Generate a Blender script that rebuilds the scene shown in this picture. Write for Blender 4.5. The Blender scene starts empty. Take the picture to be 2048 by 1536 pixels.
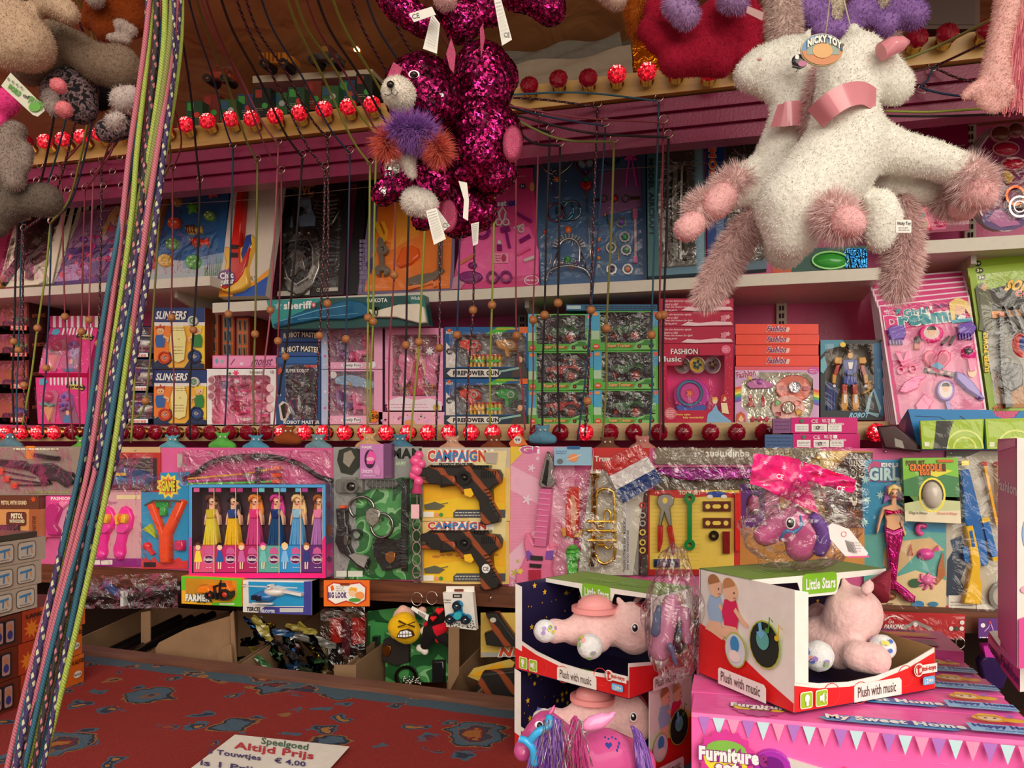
import bpy,bmesh,math,random
import numpy as np
from mathutils import Vector,Matrix
random.seed(7)
sc=bpy.context.scene
COL=sc.collection
# ---------------------------------------------------------------- camera
F=1600.0;TH=math.atan(.27);HY=890.0
EYE=Vector((0,0,1.5))
FW=Vector((-math.sin(TH),math.cos(TH),0));RT=Vector((math.cos(TH),math.sin(TH),0));UP=Vector((0,0,1))
cd=bpy.data.cameras.new('camera');cam=bpy.data.objects.new('camera',cd);COL.objects.link(cam)
cam.location=EYE;cam.rotation_euler=(math.pi/2,0,TH)
cd.sensor_width=36;cd.lens=36*F/2048;cd.shift_y=(HY-768)/2048;cd.clip_start=.05
sc.camera=cam
# ---------------------------------------------------------------- light
w=bpy.data.worlds.new('sky');sc.world=w;w.use_nodes=True
n=w.node_tree.nodes;l=w.node_tree.links;n.clear()
wo=n.new('ShaderNodeOutputWorld');bg=n.new('ShaderNodeBackground')
tc=n.new('ShaderNodeTexCoord');sx=n.new('ShaderNodeSeparateXYZ');cr=n.new('ShaderNodeValToRGB')
l.new(tc.outputs['Generated'],sx.inputs[0]);l.new(sx.outputs['Z'],cr.inputs[0]);l.new(cr.outputs[0],bg.inputs[0]);l.new(bg.outputs[0],wo.inputs[0])
cr.color_ramp.elements[0].position=.18;cr.color_ramp.elements[0].color=(.22,.19,.16,1)
cr.color_ramp.elements[1].position=.34;cr.color_ramp.elements[1].color=(1,.93,.82,1)
bg.inputs[1].default_value=1.4
sd=bpy.data.lights.new('sun','SUN');sun=bpy.data.objects.new('sun',sd);COL.objects.link(sun)
sd.energy=2.1;sd.angle=math.radians(50);sd.color=(1,.89,.74)
sun.rotation_euler=Vector((-.55,1.0,-.42)).to_track_quat('-Z','Y').to_euler()
sc.view_settings.view_transform='Standard';sc.view_settings.look='None'
sc.view_settings.exposure=0.1;sc.view_settings.gamma=1;sc.view_settings.use_curve_mapping=False
sc.cycles.max_bounces=8;sc.cycles.transparent_max_bounces=16;sc.cycles.caustics_reflective=False;sc.cycles.caustics_refractive=False
sc.cycles.sample_clamp_indirect=6
# ---------------------------------------------------------------- measuring: photo pixel -> point of the place
def ray(px,py):return FW*F+RT*(px-1024)+UP*(HY-py)
def W(px,py,d):# on the wall-parallel plane y=d
 r=ray(px,py);return EYE+r*(d/r.y)
def D(px,py,z):return EYE+ray(px,py)*(z/F)# at distance z before the eye
def G(px,py,z):# on the level z
 r=ray(px,py);return EYE+r*((z-EYE.z)/r.z)
class PL:
 def __init__(s,o,n):s.o=Vector(o);s.n=Vector(n).normalized()
 def at(s,px,py,h=0.):
  r=ray(px,py);return EYE+r*((s.o-EYE).dot(s.n)/r.dot(s.n))+s.n*h
def wall(d,lean=0,px=1024,py=890):
 a=math.radians(lean);return PL(W(px,py,d),(0,-math.cos(a),math.sin(a)))
def pl3(a,b,c):
 n_=(b-a).cross(c-a).normalized()
 if n_.dot(EYE-a)<0:n_=-n_
 return PL(a,n_)
# ---------------------------------------------------------------- materials
KK=[1.0]
def lin(h):
 h=h.lstrip('#');o=[]
 for i in(0,2,4):
  c=int(h[i:i+2],16)/255;o.append(c/12.92 if c<.04045 else((c+.055)/1.055)**2.4)
 return o
MC={}
KIND={'card':(.38,0,.5,.04),'matte':(.85,0,.2,.10),'gloss':(.14,0,.6,.03),'metal':(.25,1,.5,.03),'foil':(.12,1,.5,.05),'plush':(.95,0,.1,.12),'paper':(.7,0,.3,.05),'rubber':(.5,0,.4,.05),'glitter':(.3,.8,.5,.3)}
def M(h,kind='card',k=None):
 if not isinstance(h,str):return h
 k=KK[0]if k is None else k
 key=(h,kind,k)
 if key in MC:return MC[key]
 m=bpy.data.materials.new(kind+'_'+h);m.use_nodes=True
 nt=m.node_tree;b=nt.nodes['Principled BSDF']
 c=[min(.93,x*k)for x in lin(h)]
 ro,me,sp,var=KIND[kind]
 t=nt.nodes.new('ShaderNodeTexNoise');t.inputs['Scale'].default_value=60 if kind!='glitter' else 900;t.inputs['Detail'].default_value=3
 if kind in('plush','matte'):t.inputs['Scale'].default_value=140
 mx=nt.nodes.new('ShaderNodeMix');mx.data_type='RGBA'
 mx.inputs[6].default_value=[x*(1-var*2)for x in c]+[1];mx.inputs[7].default_value=[min(1,x*(1+var*2))for x in c]+[1]
 tcn=nt.nodes.new('ShaderNodeTexCoord');nt.links.new(tcn.outputs['Object'],t.inputs['Vector'])
 nt.links.new(t.outputs['Fac'],mx.inputs[0]);nt.links.new(mx.outputs[2],b.inputs['Base Color'])
 b.inputs['Roughness'].default_value=ro;b.inputs['Metallic'].default_value=me;b.inputs['Specular IOR Level'].default_value=sp
 if kind in('plush','glitter','foil'):
  bu=nt.nodes.new('ShaderNodeBump');bu.inputs['Strength'].default_value=.5 if kind!='foil' else .35;bu.inputs['Distance'].default_value=.004
  if kind=='foil':
   t2=nt.nodes.new('ShaderNodeTexNoise');t2.inputs['Scale'].default_value=45;t2.inputs['Distortion'].default_value=2;nt.links.new(tcn.outputs['Object'],t2.inputs['Vector']);nt.links.new(t2.outputs['Fac'],bu.inputs['Height'])
  else:nt.links.new(t.outputs['Fac'],bu.inputs['Height'])
  nt.links.new(bu.outputs[0],b.inputs['Normal'])
 if kind=='plush':
  b.inputs['Sheen Weight'].default_value=.35;b.inputs['Sheen Roughness'].default_value=.5
  b.inputs['Sheen Tint'].default_value=[min(1,x*1.5+.1)for x in c]+[1]
 MC[key]=m;return m
def newmat(name):
 m=bpy.data.materials.new(name);m.use_nodes=True;nt=m.node_tree
 return m,nt,nt.nodes['Principled BSDF'],(lambda t,**k:mk(nt,t,**k)),nt.links.new
def mk(nt,t,**k):
 o=nt.nodes.new('ShaderNode'+t)
 for a,v in k.items():
  if a.startswith('i_'):
   o.inputs[a[2:].replace('_',' ')].default_value=v
  else:setattr(o,a,v)
 return o
def ramp(nt,stops,interp='LINEAR'):
 r=nt.nodes.new('ShaderNodeValToRGB');e=r.color_ramp.elements;r.color_ramp.interpolation=interp
 for i,(p,c)in enumerate(stops):
  x=e[i]if i<2 else e.new(p)
  x.position=p;x.color=(lin(c)+[1])if isinstance(c,str)else(c,c,c,1)
 return r
def film_mat(name,tint=(1,1,1),amt=.16,scale=28,bump=.6,rough=.07,haze=.0):
 m=bpy.data.materials.new(name);m.use_nodes=True;nt=m.node_tree;nt.nodes.clear();L=nt.links.new
 o=mk(nt,'OutputMaterial');mx=mk(nt,'MixShader');tr=mk(nt,'BsdfTransparent');gl=mk(nt,'BsdfGlossy')
 tr.inputs[0].default_value=(*tint,1);gl.inputs['Roughness'].default_value=rough
 t=mk(nt,'TexNoise');t.inputs['Scale'].default_value=scale;t.inputs['Distortion'].default_value=1.8;t.inputs['Detail'].default_value=4
 tcn=mk(nt,'TexCoord');L(tcn.outputs['Object'],t.inputs['Vector'])
 bu=mk(nt,'Bump');bu.inputs['Strength'].default_value=bump;bu.inputs['Distance'].default_value=.02;L(t.outputs['Fac'],bu.inputs['Height'])
 L(bu.outputs[0],gl.inputs['Normal'])
 lw=mk(nt,'LayerWeight');lw.inputs['Blend'].default_value=.22;L(bu.outputs[0],lw.inputs['Normal'])
 ma=mk(nt,'Math',operation='MULTIPLY_ADD');L(lw.outputs['Fresnel'],ma.inputs[0]);ma.inputs[1].default_value=.55;ma.inputs[2].default_value=amt;ma.use_clamp=True
 L(ma.outputs[0],mx.inputs[0]);L(tr.outputs[0],mx.inputs[1]);L(gl.outputs[0],mx.inputs[2]);L(mx.outputs[0],o.inputs[0])
 return m
FILM=film_mat('clear_film',amt=.05,scale=14,bump=.5,rough=.06);FILMC=film_mat('crumpled_film',amt=.14,scale=15,bump=1.,rough=.07);FILMG=film_mat('gathered_film',amt=.09,scale=14,bump=.8,rough=.12)
BLIS=film_mat('blister',amt=.03,scale=8,bump=.25,rough=.05)
def glassy():return FILM
# pink lacquered hardboard
def pinkmat(name,base,ro=.33):
 m,nt,b,N,L=newmat(name)
 t=N('TexNoise',i_Scale=6.,i_Detail=4.);v=N('TexNoise',i_Scale=160.,i_Detail=2.);c=N('TexCoord');L(c.outputs['Object'],t.inputs['Vector']);L(c.outputs['Object'],v.inputs['Vector'])
 k=lin(base);r=ramp(nt,[(.3,base),(.7,base)]);r.color_ramp.elements[0].color=[x*.82 for x in k]+[1];r.color_ramp.elements[1].color=[min(1,x*1.12)for x in k]+[1]
 L(t.outputs['Fac'],r.inputs[0]);L(r.outputs[0],b.inputs['Base Color']);b.inputs['Roughness'].default_value=ro
 bu=N('Bump',i_Strength=.25,i_Distance=.003);L(v.outputs['Fac'],bu.inputs['Height']);L(bu.outputs[0],b.inputs['Normal'])
 return m
PINK=pinkmat('pink_wall','e05c96');PINKL=pinkmat('pink_board','e0629c',.5);MAG=pinkmat('magenta_cornice','861446',.4)
def woodmat(name,a,b_,scale=5,ro=.5):
 m,nt,b,N,L=newmat(name)
 c=N('TexCoord');mp=N('Mapping');mp.inputs['Scale'].default_value=(1,6,14);L(c.outputs['Object'],mp.inputs[0])
 t=N('TexNoise',i_Scale=float(scale),i_Detail=6.,i_Distortion=.6);L(mp.outputs[0],t.inputs['Vector'])
 r=ramp(nt,[(.3,a),(.7,b_)]);L(t.outputs['Fac'],r.inputs[0]);L(r.outputs[0],b.inputs['Base Color']);b.inputs['Roughness'].default_value=ro
 bu=N('Bump',i_Strength=.2,i_Distance=.002);L(t.outputs['Fac'],bu.inputs['Height']);L(bu.outputs[0],b.inputs['Normal'])
 return m
BROWN=woodmat('brown_beam','4a2413','7a4528');CREAM=woodmat('cream_strip','c8a46e','dcc094');GOLD=woodmat('gold_strip','b98a45','d8ad66',3,.35)
EDGE=woodmat('counter_edge','5e3a2c','7d5342');BEADM=woodmat('bead_wood','a8683a','c98a55',30,.45)
def cardboard(name,a='7d5f42',b_='927254'):
 m,nt,b,N,L=newmat(name);c=N('TexCoord');t=N('TexNoise',i_Scale=9.,i_Detail=5.);wv=N('TexWave',i_Scale=60.)
 L(c.outputs['Object'],t.inputs['Vector']);L(c.outputs['Object'],wv.inputs['Vector']);r=ramp(nt,[(.3,a),(.75,b_)]);L(t.outputs['Fac'],r.inputs[0]);L(r.outputs[0],b.inputs['Base Color'])
 b.inputs['Roughness'].default_value=.85;bu=N('Bump',i_Strength=.15,i_Distance=.002);L(wv.outputs['Fac'],bu.inputs['Height']);L(bu.outputs[0],b.inputs['Normal']);return m
CBOARD=cardboard('cardboard')
_a,_b=G(-500,1225,.95),G(1400,1470,.95);_d=(_b-_a).normalized();CPN=(_d.y,-_d.x,0)
def carpetmat():
 m,nt,b,N,L=newmat('oriental_carpet');c=N('TexCoord');mp=N('Mapping');mp.inputs['Rotation'].default_value=(0,0,.5);L(c.outputs['Object'],mp.inputs[0])
 ns=N('TexNoise',i_Scale=17.,i_Detail=3.);L(mp.outputs[0],ns.inputs['Vector'])
 ad=N('VectorMath',operation='MULTIPLY_ADD');ad.inputs[1].default_value=(.10,.10,0);L(ns.outputs['Color'],ad.inputs[0]);L(mp.outputs[0],ad.inputs[2])
 vo=N('TexVoronoi',i_Scale=5.6,i_Randomness=.7);L(ad.outputs[0],vo.inputs['Vector'])
 r=ramp(nt,[(0,'b06a2c'),(.08,'7a1f20'),(.11,'2c3c52'),(.16,'8a5a38'),(.18,'4a6478'),(.30,'262a3c'),(.33,'9a6a38'),(.355,'96211a')],'CONSTANT');L(vo.outputs['Distance'],r.inputs[0])
 v2=N('TexVoronoi',i_Scale=13.,i_Randomness=1.);L(ad.outputs[0],v2.inputs['Vector'])
 r2=ramp(nt,[(0,'b07838'),(.13,'243048'),(.22,'4a6478'),(.30,'96211a')],'CONSTANT');L(v2.outputs['Distance'],r2.inputs[0])
 n3=N('TexNoise',i_Scale=5.,i_Detail=1.);L(mp.outputs[0],n3.inputs['Vector']);th=ramp(nt,[(.36,0.),(.40,1.)]);L(n3.outputs['Fac'],th.inputs[0])
 cv=N('SeparateColor');L(vo.outputs['Color'],cv.inputs[0]);
 gt=N('Math',operation='GREATER_THAN');L(cv.outputs[0],gt.inputs[0]);gt.inputs[1].default_value=.2
 base=N('Mix',data_type='RGBA');base.inputs[6].default_value=lin('96211a')+[1];L(gt.outputs[0],base.inputs[0]);L(r.outputs[0],base.inputs[7])
 # second pattern wherever the large motif leaves red
 far=N('Math',operation='GREATER_THAN');L(vo.outputs['Distance'],far.inputs[0]);far.inputs[1].default_value=.37
 mm=N('Math',operation='MULTIPLY');L(far.outputs[0],mm.inputs[0]);L(th.outputs[0],mm.inputs[1])
 mx=N('Mix',data_type='RGBA');L(mm.outputs[0],mx.inputs[0]);L(base.outputs[2],mx.inputs[6]);L(r2.outputs[0],mx.inputs[7])
 dt=N('VectorMath',operation='DOT_PRODUCT');L(c.outputs['Object'],dt.inputs[0]);dt.inputs[1].default_value=CPN;lt=N('Math',operation='LESS_THAN');lt.inputs[1].default_value=.05;L(dt.outputs['Value'],lt.inputs[0])
 r3=ramp(nt,[(0,'b07838'),(.16,'7a1f20'),(.24,'26304a'),(.31,'b07838'),(.35,'46606f')],'CONSTANT');L(v2.outputs['Distance'],r3.inputs[0]);m5=N('Mix',data_type='RGBA');L(lt.outputs[0],m5.inputs[0]);L(mx.outputs[2],m5.inputs[6]);L(r3.outputs[0],m5.inputs[7]);mx=m5
 f=N('TexNoise',i_Scale=350.,i_Detail=2.);L(c.outputs['Object'],f.inputs['Vector']);mu=N('Mix',data_type='RGBA',blend_type='MULTIPLY');mu.inputs[0].default_value=.7;L(mx.outputs[2],mu.inputs[6]);fr=ramp(nt,[(.3,.55),(.7,1.)]);L(f.outputs['Fac'],fr.inputs[0]);L(fr.outputs[0],mu.inputs[7])
 L(mu.outputs[2],b.inputs['Base Color']);b.inputs['Roughness'].default_value=.95;bu=N('Bump',i_Strength=.6,i_Distance=.004);L(f.outputs['Fac'],bu.inputs['Height']);L(bu.outputs[0],b.inputs['Normal']);return m
CARPET=carpetmat()
def clothmat():
 m,nt,b,N,L=newmat('amber_canopy');c=N('TexCoord');t=N('TexNoise',i_Scale=3.,i_Detail=3.);L(c.outputs['Object'],t.inputs['Vector']);r=ramp(nt,[(.3,'8a5430'),(.7,'b07a4c')]);L(t.outputs['Fac'],r.inputs[0]);L(r.outputs[0],b.inputs['Base Color'])
 b.inputs['Roughness'].default_value=.45;t2=N('TexNoise',i_Scale=7.,i_Distortion=1.5);L(c.outputs['Object'],t2.inputs['Vector']);bu=N('Bump',i_Strength=.3,i_Distance=.03);L(t2.outputs['Fac'],bu.inputs['Height']);L(bu.outputs[0],b.inputs['Normal']);return m
CLOTH=clothmat()
def ropemat(name,base,fleck=None,fine=None,k=1.0):
 m,nt,b,N,L=newmat('cord_'+name);c=N('TexCoord');s=N('SeparateXYZ');L(c.outputs['UV'],s.inputs[0])
 def tri(fu,fv,lo):
  a=N('Math',operation='MULTIPLY');a.inputs[1].default_value=fu;L(s.outputs[0],a.inputs[0])
  d=N('Math',operation='MULTIPLY_ADD');d.inputs[1].default_value=fv;L(s.outputs[1],d.inputs[0]);L(a.outputs[0],d.inputs[2])
  f=N('Math',operation='FRACT');L(d.outputs[0],f.inputs[0]);g=N('Math',operation='LESS_THAN');g.inputs[1].default_value=lo;L(f.outputs[0],g.inputs[0]);return g
 B=[min(1,x*k)for x in lin(base)]+[1]
 last=None
 br=tri(4,300,.5);mx=N('Mix',data_type='RGBA');mx.inputs[6].default_value=B;mx.inputs[7].default_value=[x*.55 for x in B[:3]]+[1];L(br.outputs[0],mx.inputs[0]);last=mx.outputs[2]
 if fleck:
  g1=tri(2,42,.36);g2=tri(-2,84,.55);mu=N('Math',operation='MULTIPLY');L(g1.outputs[0],mu.inputs[0]);L(g2.outputs[0],mu.inputs[1])
  m2=N('Mix',data_type='RGBA');L(mu.outputs[0],m2.inputs[0]);L(last,m2.inputs[6]);m2.inputs[7].default_value=[min(1,x*k)for x in lin(fleck)]+[1];last=m2.outputs[2]
 L(last,b.inputs['Base Color']);b.inputs['Roughness'].default_value=.7;return m
ROPE={'pink':ropemat('pink','c4687a'),'blue':ropemat('blue','2a6078'),'lime':ropemat('lime','a8b84c','8a9c40'),'olive':ropemat('olive','8a8a48'),
  'black':ropemat('black','241c20'),'blackpink':ropemat('blackpink','2a2026','b86870'),'purple':ropemat('purple','3c2a5c','b8b898'),'rose':ropemat('rose','9a4450'),'navy':ropemat('navy','2b4668')}
PINKNAME={'pink':'pink','blue':'blue','lime':'lime green','olive':'olive green','black':'black','blackpink':'black and pink','purple':'purple and cream','rose':'dark rose','navy':'dark blue'}
def sequinmat(name,stops,ro=.18):
 m,nt,b,N,L=newmat(name);g=N('NewGeometry');r=ramp(nt,stops);L(g.outputs['Random Per Island'],r.inputs[0]);L(r.outputs[0],b.inputs['Base Color']);b.inputs['Metallic'].default_value=.85;b.inputs['Roughness'].default_value=ro;return m
SEQ=sequinmat('magenta_sequin',[(0,'200410'),(.45,'6a0838'),(.8,'b01060'),(1,'ff3ca8')]);SEQS=sequinmat('silver_sequin',[(0,'8a8a90'),(1,'fff6e8')],.12)
def haircol(name,stops):
 m,nt,b,N,L=newmat(name);g=N('NewGeometry');r=ramp(nt,stops);L(g.outputs['Random Per Island'],r.inputs[0]);L(r.outputs[0],b.inputs['Base Color']);b.inputs['Roughness'].default_value=.6;return m
def leopard():
 m,nt,b,N,L=newmat('leopard_plush');c=N('TexCoord');t=N('TexNoise',i_Scale=150.,i_Detail=1.,i_Distortion=.3);L(c.outputs['Object'],t.inputs['Vector']);r=ramp(nt,[(.44,'151216'),(.52,'8f7478'),(.62,'4a3a40')]);L(t.outputs['Fac'],r.inputs[0]);L(r.outputs[0],b.inputs['Base Color']);b.inputs['Roughness'].default_value=.95;return m
LEO=leopard()
def camomat(name,cols,sc_=14.,obj='Object'):
 m,nt,b,N,L=newmat(name);c=N('TexCoord');t=N('TexNoise',i_Scale=sc_,i_Detail=1.2,i_Distortion=.5);L(c.outputs[obj],t.inputs['Vector'])
 r=ramp(nt,[(p,h)for p,h in cols],'CONSTANT');L(t.outputs['Fac'],r.inputs[0]);L(r.outputs[0],b.inputs['Base Color']);b.inputs['Roughness'].default_value=.4;return m
CAMO=camomat('green_camouflage',[(0,'1f5a2c'),(.47,'4d9a55'),(.56,'8cc48a'),(.60,'2c6e38')],16.)
GUNM=None
def gunmat():
 m,nt,b,N,L=newmat('black_orange_pistol_plastic');c=N('TexCoord');w_=N('TexWave',i_Scale=8.5,i_Distortion=2.5);w_.bands_direction='DIAGONAL';L(c.outputs['Object'],w_.inputs['Vector']);r=ramp(nt,[(.76,'26221f'),(.9,'9a4a26')]);L(w_.outputs['Fac'],r.inputs[0]);L(r.outputs[0],b.inputs['Base Color']);b.inputs['Roughness'].default_value=.4;return m
GUNM=gunmat()
def bulbmat(name,lit):
 m,nt,b,N,L=newmat(name);b.inputs['Base Color'].default_value=(.30,.003,.02,1)if not lit else(.7,.01,.03,1);b.inputs['Roughness'].default_value=.08;b.inputs['Coat Weight'].default_value=.5
 if lit:
  c=N('TexCoord');v=N('TexVoronoi',i_Scale=260.,i_Randomness=1.);L(c.outputs['Object'],v.inputs['Vector']);s=N('SeparateColor');L(v.outputs['Color'],s.inputs[0])
  z=N('SeparateXYZ');L(c.outputs['Object'],z.inputs[0]);q=N('Math',operation='MULTIPLY_ADD');q.inputs[1].default_value=-22.;q.inputs[2].default_value=-.60;L(z.outputs[1],q.inputs[0])
  ad=N('Math',operation='ADD');L(q.outputs[0],ad.inputs[0]);L(s.outputs[0],ad.inputs[1])
  r=ramp(nt,[(.35,'6a0410'),(.72,'e01424'),(.95,'ff3848'),(1.,'ffb8b0')]);L(ad.outputs[0],r.inputs[0]);L(r.outputs[0],b.inputs['Emission Color'])
  st=ramp(nt,[(.4,.25),(1.,1.)]);L(ad.outputs[0],st.inputs[0]);ms=N('Math',operation='MULTIPLY');ms.inputs[1].default_value=1.7;L(st.outputs[0],ms.inputs[0]);L(ms.outputs[0],b.inputs['Emission Strength'])
 return m
BLIT=bulbmat('red_bulb_lit',True);BDIM=bulbmat('red_bulb_unlit',False)
def emit(name,h,s):
 m,nt,b,N,L=newmat(name);b.inputs['Emission Color'].default_value=lin(h)+[1];b.inputs['Emission Strength'].default_value=s;b.inputs['Base Color'].default_value=lin(h)+[1];return m
WARM=emit('warm_bulb_glow','ffc070',45.)
# ---------------------------------------------------------------- mesh builder
def txt(s,off):
 cu=bpy.data.curves.new('t','FONT');cu.body=s;cu.offset=off;cu.resolution_u=2;cu.space_character=.95+off*3
 ob=bpy.data.objects.new('t',cu);me=bpy.data.meshes.new_from_object(ob)
 v=[(p.co.x,p.co.y)for p in me.vertices];f=[tuple(p.vertices)for p in me.polygons]
 bpy.data.meshes.remove(me);bpy.data.objects.remove(ob);bpy.data.curves.remove(cu);return v,f
TXC={}
ICO={}
def ico(n):
 if n not in ICO:
  b=bmesh.new();bmesh.ops.create_icosphere(b,subdivisions=n,radius=1);ICO[n]=([v.co.copy()for v in b.verts],[[v.index for v in f.verts]for f in b.faces]);b.free()
 return ICO[n]
def inset(P,c):
 n_=len(P);A=sum(P[i][0]*P[(i+1)%n_][1]-P[(i+1)%n_][0]*P[i][1]for i in range(n_));s=1 if A>0 else-1;o=[]
 for i in range(n_):
  a,b,d=P[i-1],P[i],P[(i+1)%n_]
  e1=Vector((b[0]-a[0],b[1]-a[1]));e2=Vector((d[0]-b[0],d[1]-b[1]))
  if e1.length<1e-6 or e2.length<1e-6:o.append(b);continue
  e1.normalize();e2.normalize();n1=Vector((-e1.y,e1.x));n2=Vector((-e2.y,e2.x));m=n1+n2
  if m.length<.3:m=n1
  m.normalize();k=c/max(.5,m.dot(n1));o.append((b[0]+m.x*k*s,b[1]+m.y*k*s))
 return o
def ellp(cx,cy,rx,ry,n=20,rot=0,a0=0,a1=360):
 r=math.radians(rot);o=[]
 full=abs(a1-a0)>=360
 for i in range(n):
  a=math.radians(a0+(a1-a0)*i/(n if full else n-1));x,y=rx*math.cos(a),ry*math.sin(a);o.append((cx+x*math.cos(r)-y*math.sin(r),cy+x*math.sin(r)+y*math.cos(r)))
 return o
def starp(cx,cy,r,n=5,k=.45,rot=-90):return[(cx+(r if i%2==0 else r*k)*math.cos(math.radians(rot+180*i/n)),cy+(r if i%2==0 else r*k)*math.sin(math.radians(rot+180*i/n)))for i in range(2*n)]
def rr(x0,y0,x1,y1,r):
 o=[]
 for cx,cy,a in((x1-r,y1-r,0),(x0+r,y1-r,90),(x0+r,y0+r,180),(x1-r,y0+r,270)):o+=ellp(cx,cy,r,r,4,0,a,a+90)
 return o
def heartp(cx,cy,s):return[(cx+s*.0625*16*math.sin(t)**3,cy-s*.0625*(13*math.cos(t)-5*math.cos(2*t)-2*math.cos(3*t)-math.cos(4*t)))for t in[i*math.pi/9 for i in range(18)]]
def flowerp(cx,cy,r,n=5,k=.35):return[(cx+r*(1-k*.5+k*.5*math.cos(n*a))*math.cos(a),cy+r*(1-k*.5+k*.5*math.cos(n*a))*math.sin(a))for a in[i*2*math.pi/(n*6)for i in range(n*6)]]
def curve(P,k=6):
 P=[Vector(p)for p in P]
 if len(P)<3:return P
 Q=[P[0]*2-P[1]]+P+[P[-1]*2-P[-2]];o=[]
 for i in range(1,len(Q)-2):
  for j in range(k):
   t=j/k;a,b,c,d=Q[i-1:i+3];o.append(.5*((2*b)+(c-a)*t+(2*a-5*b+4*c-d)*t*t+(3*b-a-3*c+d)*t**3))
 o.append(P[-1]);return o
class MB:
 def __init__(s,pl=None,mat=None):s.v=[];s.f=[];s.m=[];s.uv={};s.sl=[];s.pl=pl;s.h=0.;s.sm=set();s.mat=mat
 def mi(s,m):
  m=M(m)if isinstance(m,str)else(M(*m)if isinstance(m,tuple)else m)
  if m not in s.sl:s.sl.append(m)
  return s.sl.index(m)
 def face(s,idx,mi,smooth=False,uv=None):
  if smooth:s.sm.add(len(s.f))
  if uv:s.uv[len(s.f)]=uv
  s.f.append(tuple(idx));s.m.append(mi)
 def raw(s,V_,F_,m,smooth=False):
  o=len(s.v);s.v+=[tuple(x)for x in V_];k=s.mi(m)
  for f in F_:s.face([o+i for i in f],k,smooth)
  return s
 # --- drawn on the plane, outline given in photo pixels
 def poly(s,P,m,h1=None,h0=None,ch=0.):
  k=s.mi(m);A=s.pl.at
  if h1 is None:
   s.h+=.00035;o=len(s.v);s.v+=[tuple(A(x,y,s.h))for x,y in P];s.face(range(o,o+len(P)),k);return s
  if h0 is None:h0=0.
  n_=len(P);rings=[(P,h0)]
  if ch>0:
   sc_=(A(*P[0],0)-EYE).length/F;rings.append((P,h1-(h1-h0)*.45));rings.append((inset(P,ch*.3),h1-(h1-h0)*.12));rings.append((inset(P,ch),h1))
  else:rings.append((P,h1))
  o=len(s.v)
  for R_,h in rings:s.v+=[tuple(A(x,y,h))for x,y in R_]
  for r in range(len(rings)-1):
   for i in range(n_):j=(i+1)%n_;s.face((o+r*n_+i,o+r*n_+j,o+(r+1)*n_+j,o+(r+1)*n_+i),k,ch>0)
  q=o+(len(rings)-1)*n_;s.face(range(q,q+n_),k)
  return s
 def rect(s,x0,y0,x1,y1,m,h1=None,h0=None,ch=0.):return s.poly([(x0,y0),(x1,y0),(x1,y1),(x0,y1)],m,h1,h0,ch)
 def ell(s,cx,cy,rx,ry,m,h1=None,h0=None,ch=0.,n=18,rot=0):return s.poly(ellp(cx,cy,rx,ry,n,rot),m,h1,h0,ch)
 def dome(s,cx,cy,rx,ry,m,H,h0=0.,n=14,rot=0,k=4):
  q=s.mi(m);o=len(s.v);A=s.pl.at
  for j in range(k):
   a=j/k*math.pi/2
   s.v+=[tuple(A(x,y,h0+H*math.sin(a)))for x,y in ellp(cx,cy,rx*math.cos(a),ry*math.cos(a),n,rot)]
  s.v.append(tuple(A(cx,cy,h0+H)))
  for j in range(k-1):
   for i in range(n):t=(i+1)%n;s.face((o+j*n+i,o+j*n+t,o+(j+1)*n+t,o+(j+1)*n+i),q,True)
  for i in range(n):s.face((o+(k-1)*n+i,o+(k-1)*n+(i+1)%n,o+k*n),q,True)
  return s
 def line(s,P,w_,m,h1=None,h0=None,closed=False):
  P=[Vector((p[0],p[1]))for p in P];n_=len(P);Lf=[];Rt=[]
  for i in range(n_):
   a=P[i-1]if(i>0 or closed)else P[i];b=P[(i+1)%n_]if(i<n_-1 or closed)else P[i]
   t=(b-a);t=t.normalized()if t.length>1e-6 else Vector((1,0));n2=Vector((-t.y,t.x))*w_/2;Lf.append(P[i]+n2);Rt.append(P[i]-n2)
  if h1 is None:s.h+=.00035;h=s.h
  else:h=h1
  k=s.mi(m);o=len(s.v);A=s.pl.at;s.v+=[tuple(A(p.x,p.y,h))for p in Lf]+[tuple(A(p.x,p.y,h))for p in Rt]
  rng=range(n_ if closed else n_-1)
  for i in rng:j=(i+1)%n_;s.face((o+i,o+j,o+n_+j,o+n_+i),k)
  if h1 is not None:
   h0=h0 or 0;o2=len(s.v);s.v+=[tuple(A(p.x,p.y,h0))for p in Lf]+[tuple(A(p.x,p.y,h0))for p in Rt]
   for i in rng:j=(i+1)%n_;s.face((o+i,o+j,o2+j,o2+i),k);s.face((o+n_+i,o+n_+j,o2+n_+j,o2+n_+i),k)
   if not closed:
    for e in(0,n_-1):s.face((o+e,o+n_+e,o2+n_+e,o2+e),k)
  return s
 def ring(s,cx,cy,r,w_,m,h1=None,ry=None,n=20):return s.line(ellp(cx,cy,r,ry or r,n),w_,m,h1,0,True)
 def text(s,t,x0,y0,x1,y1,m,q=None,rot=0,sh=0,bold=.02,out=None,ow=.05,arc=0,h=None):
  if out is not None:s.text(t,x0,y0,x1,y1,out,q,rot,sh,ow,None,0,arc,h);h=None if h is None else h+.0004
  key=(t,bold)
  if key not in TXC:TXC[key]=txt(t,bold)
  V_,F_=TXC[key]
  if not V_:return s
  b0=TXC.setdefault((t,0.02),txt(t,.02))[0]
  ax=min(v[0]for v in b0);bx=max(v[0]for v in b0);ay=min(v[1]for v in b0);by=max(v[1]for v in b0)
  if h is None:s.h+=.00035;h=s.h
  c,d=(x0+x1)/2 if q is None else 0,(y0+y1)/2 if q is None else 0;ra=math.radians(rot);o=len(s.v)
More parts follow.
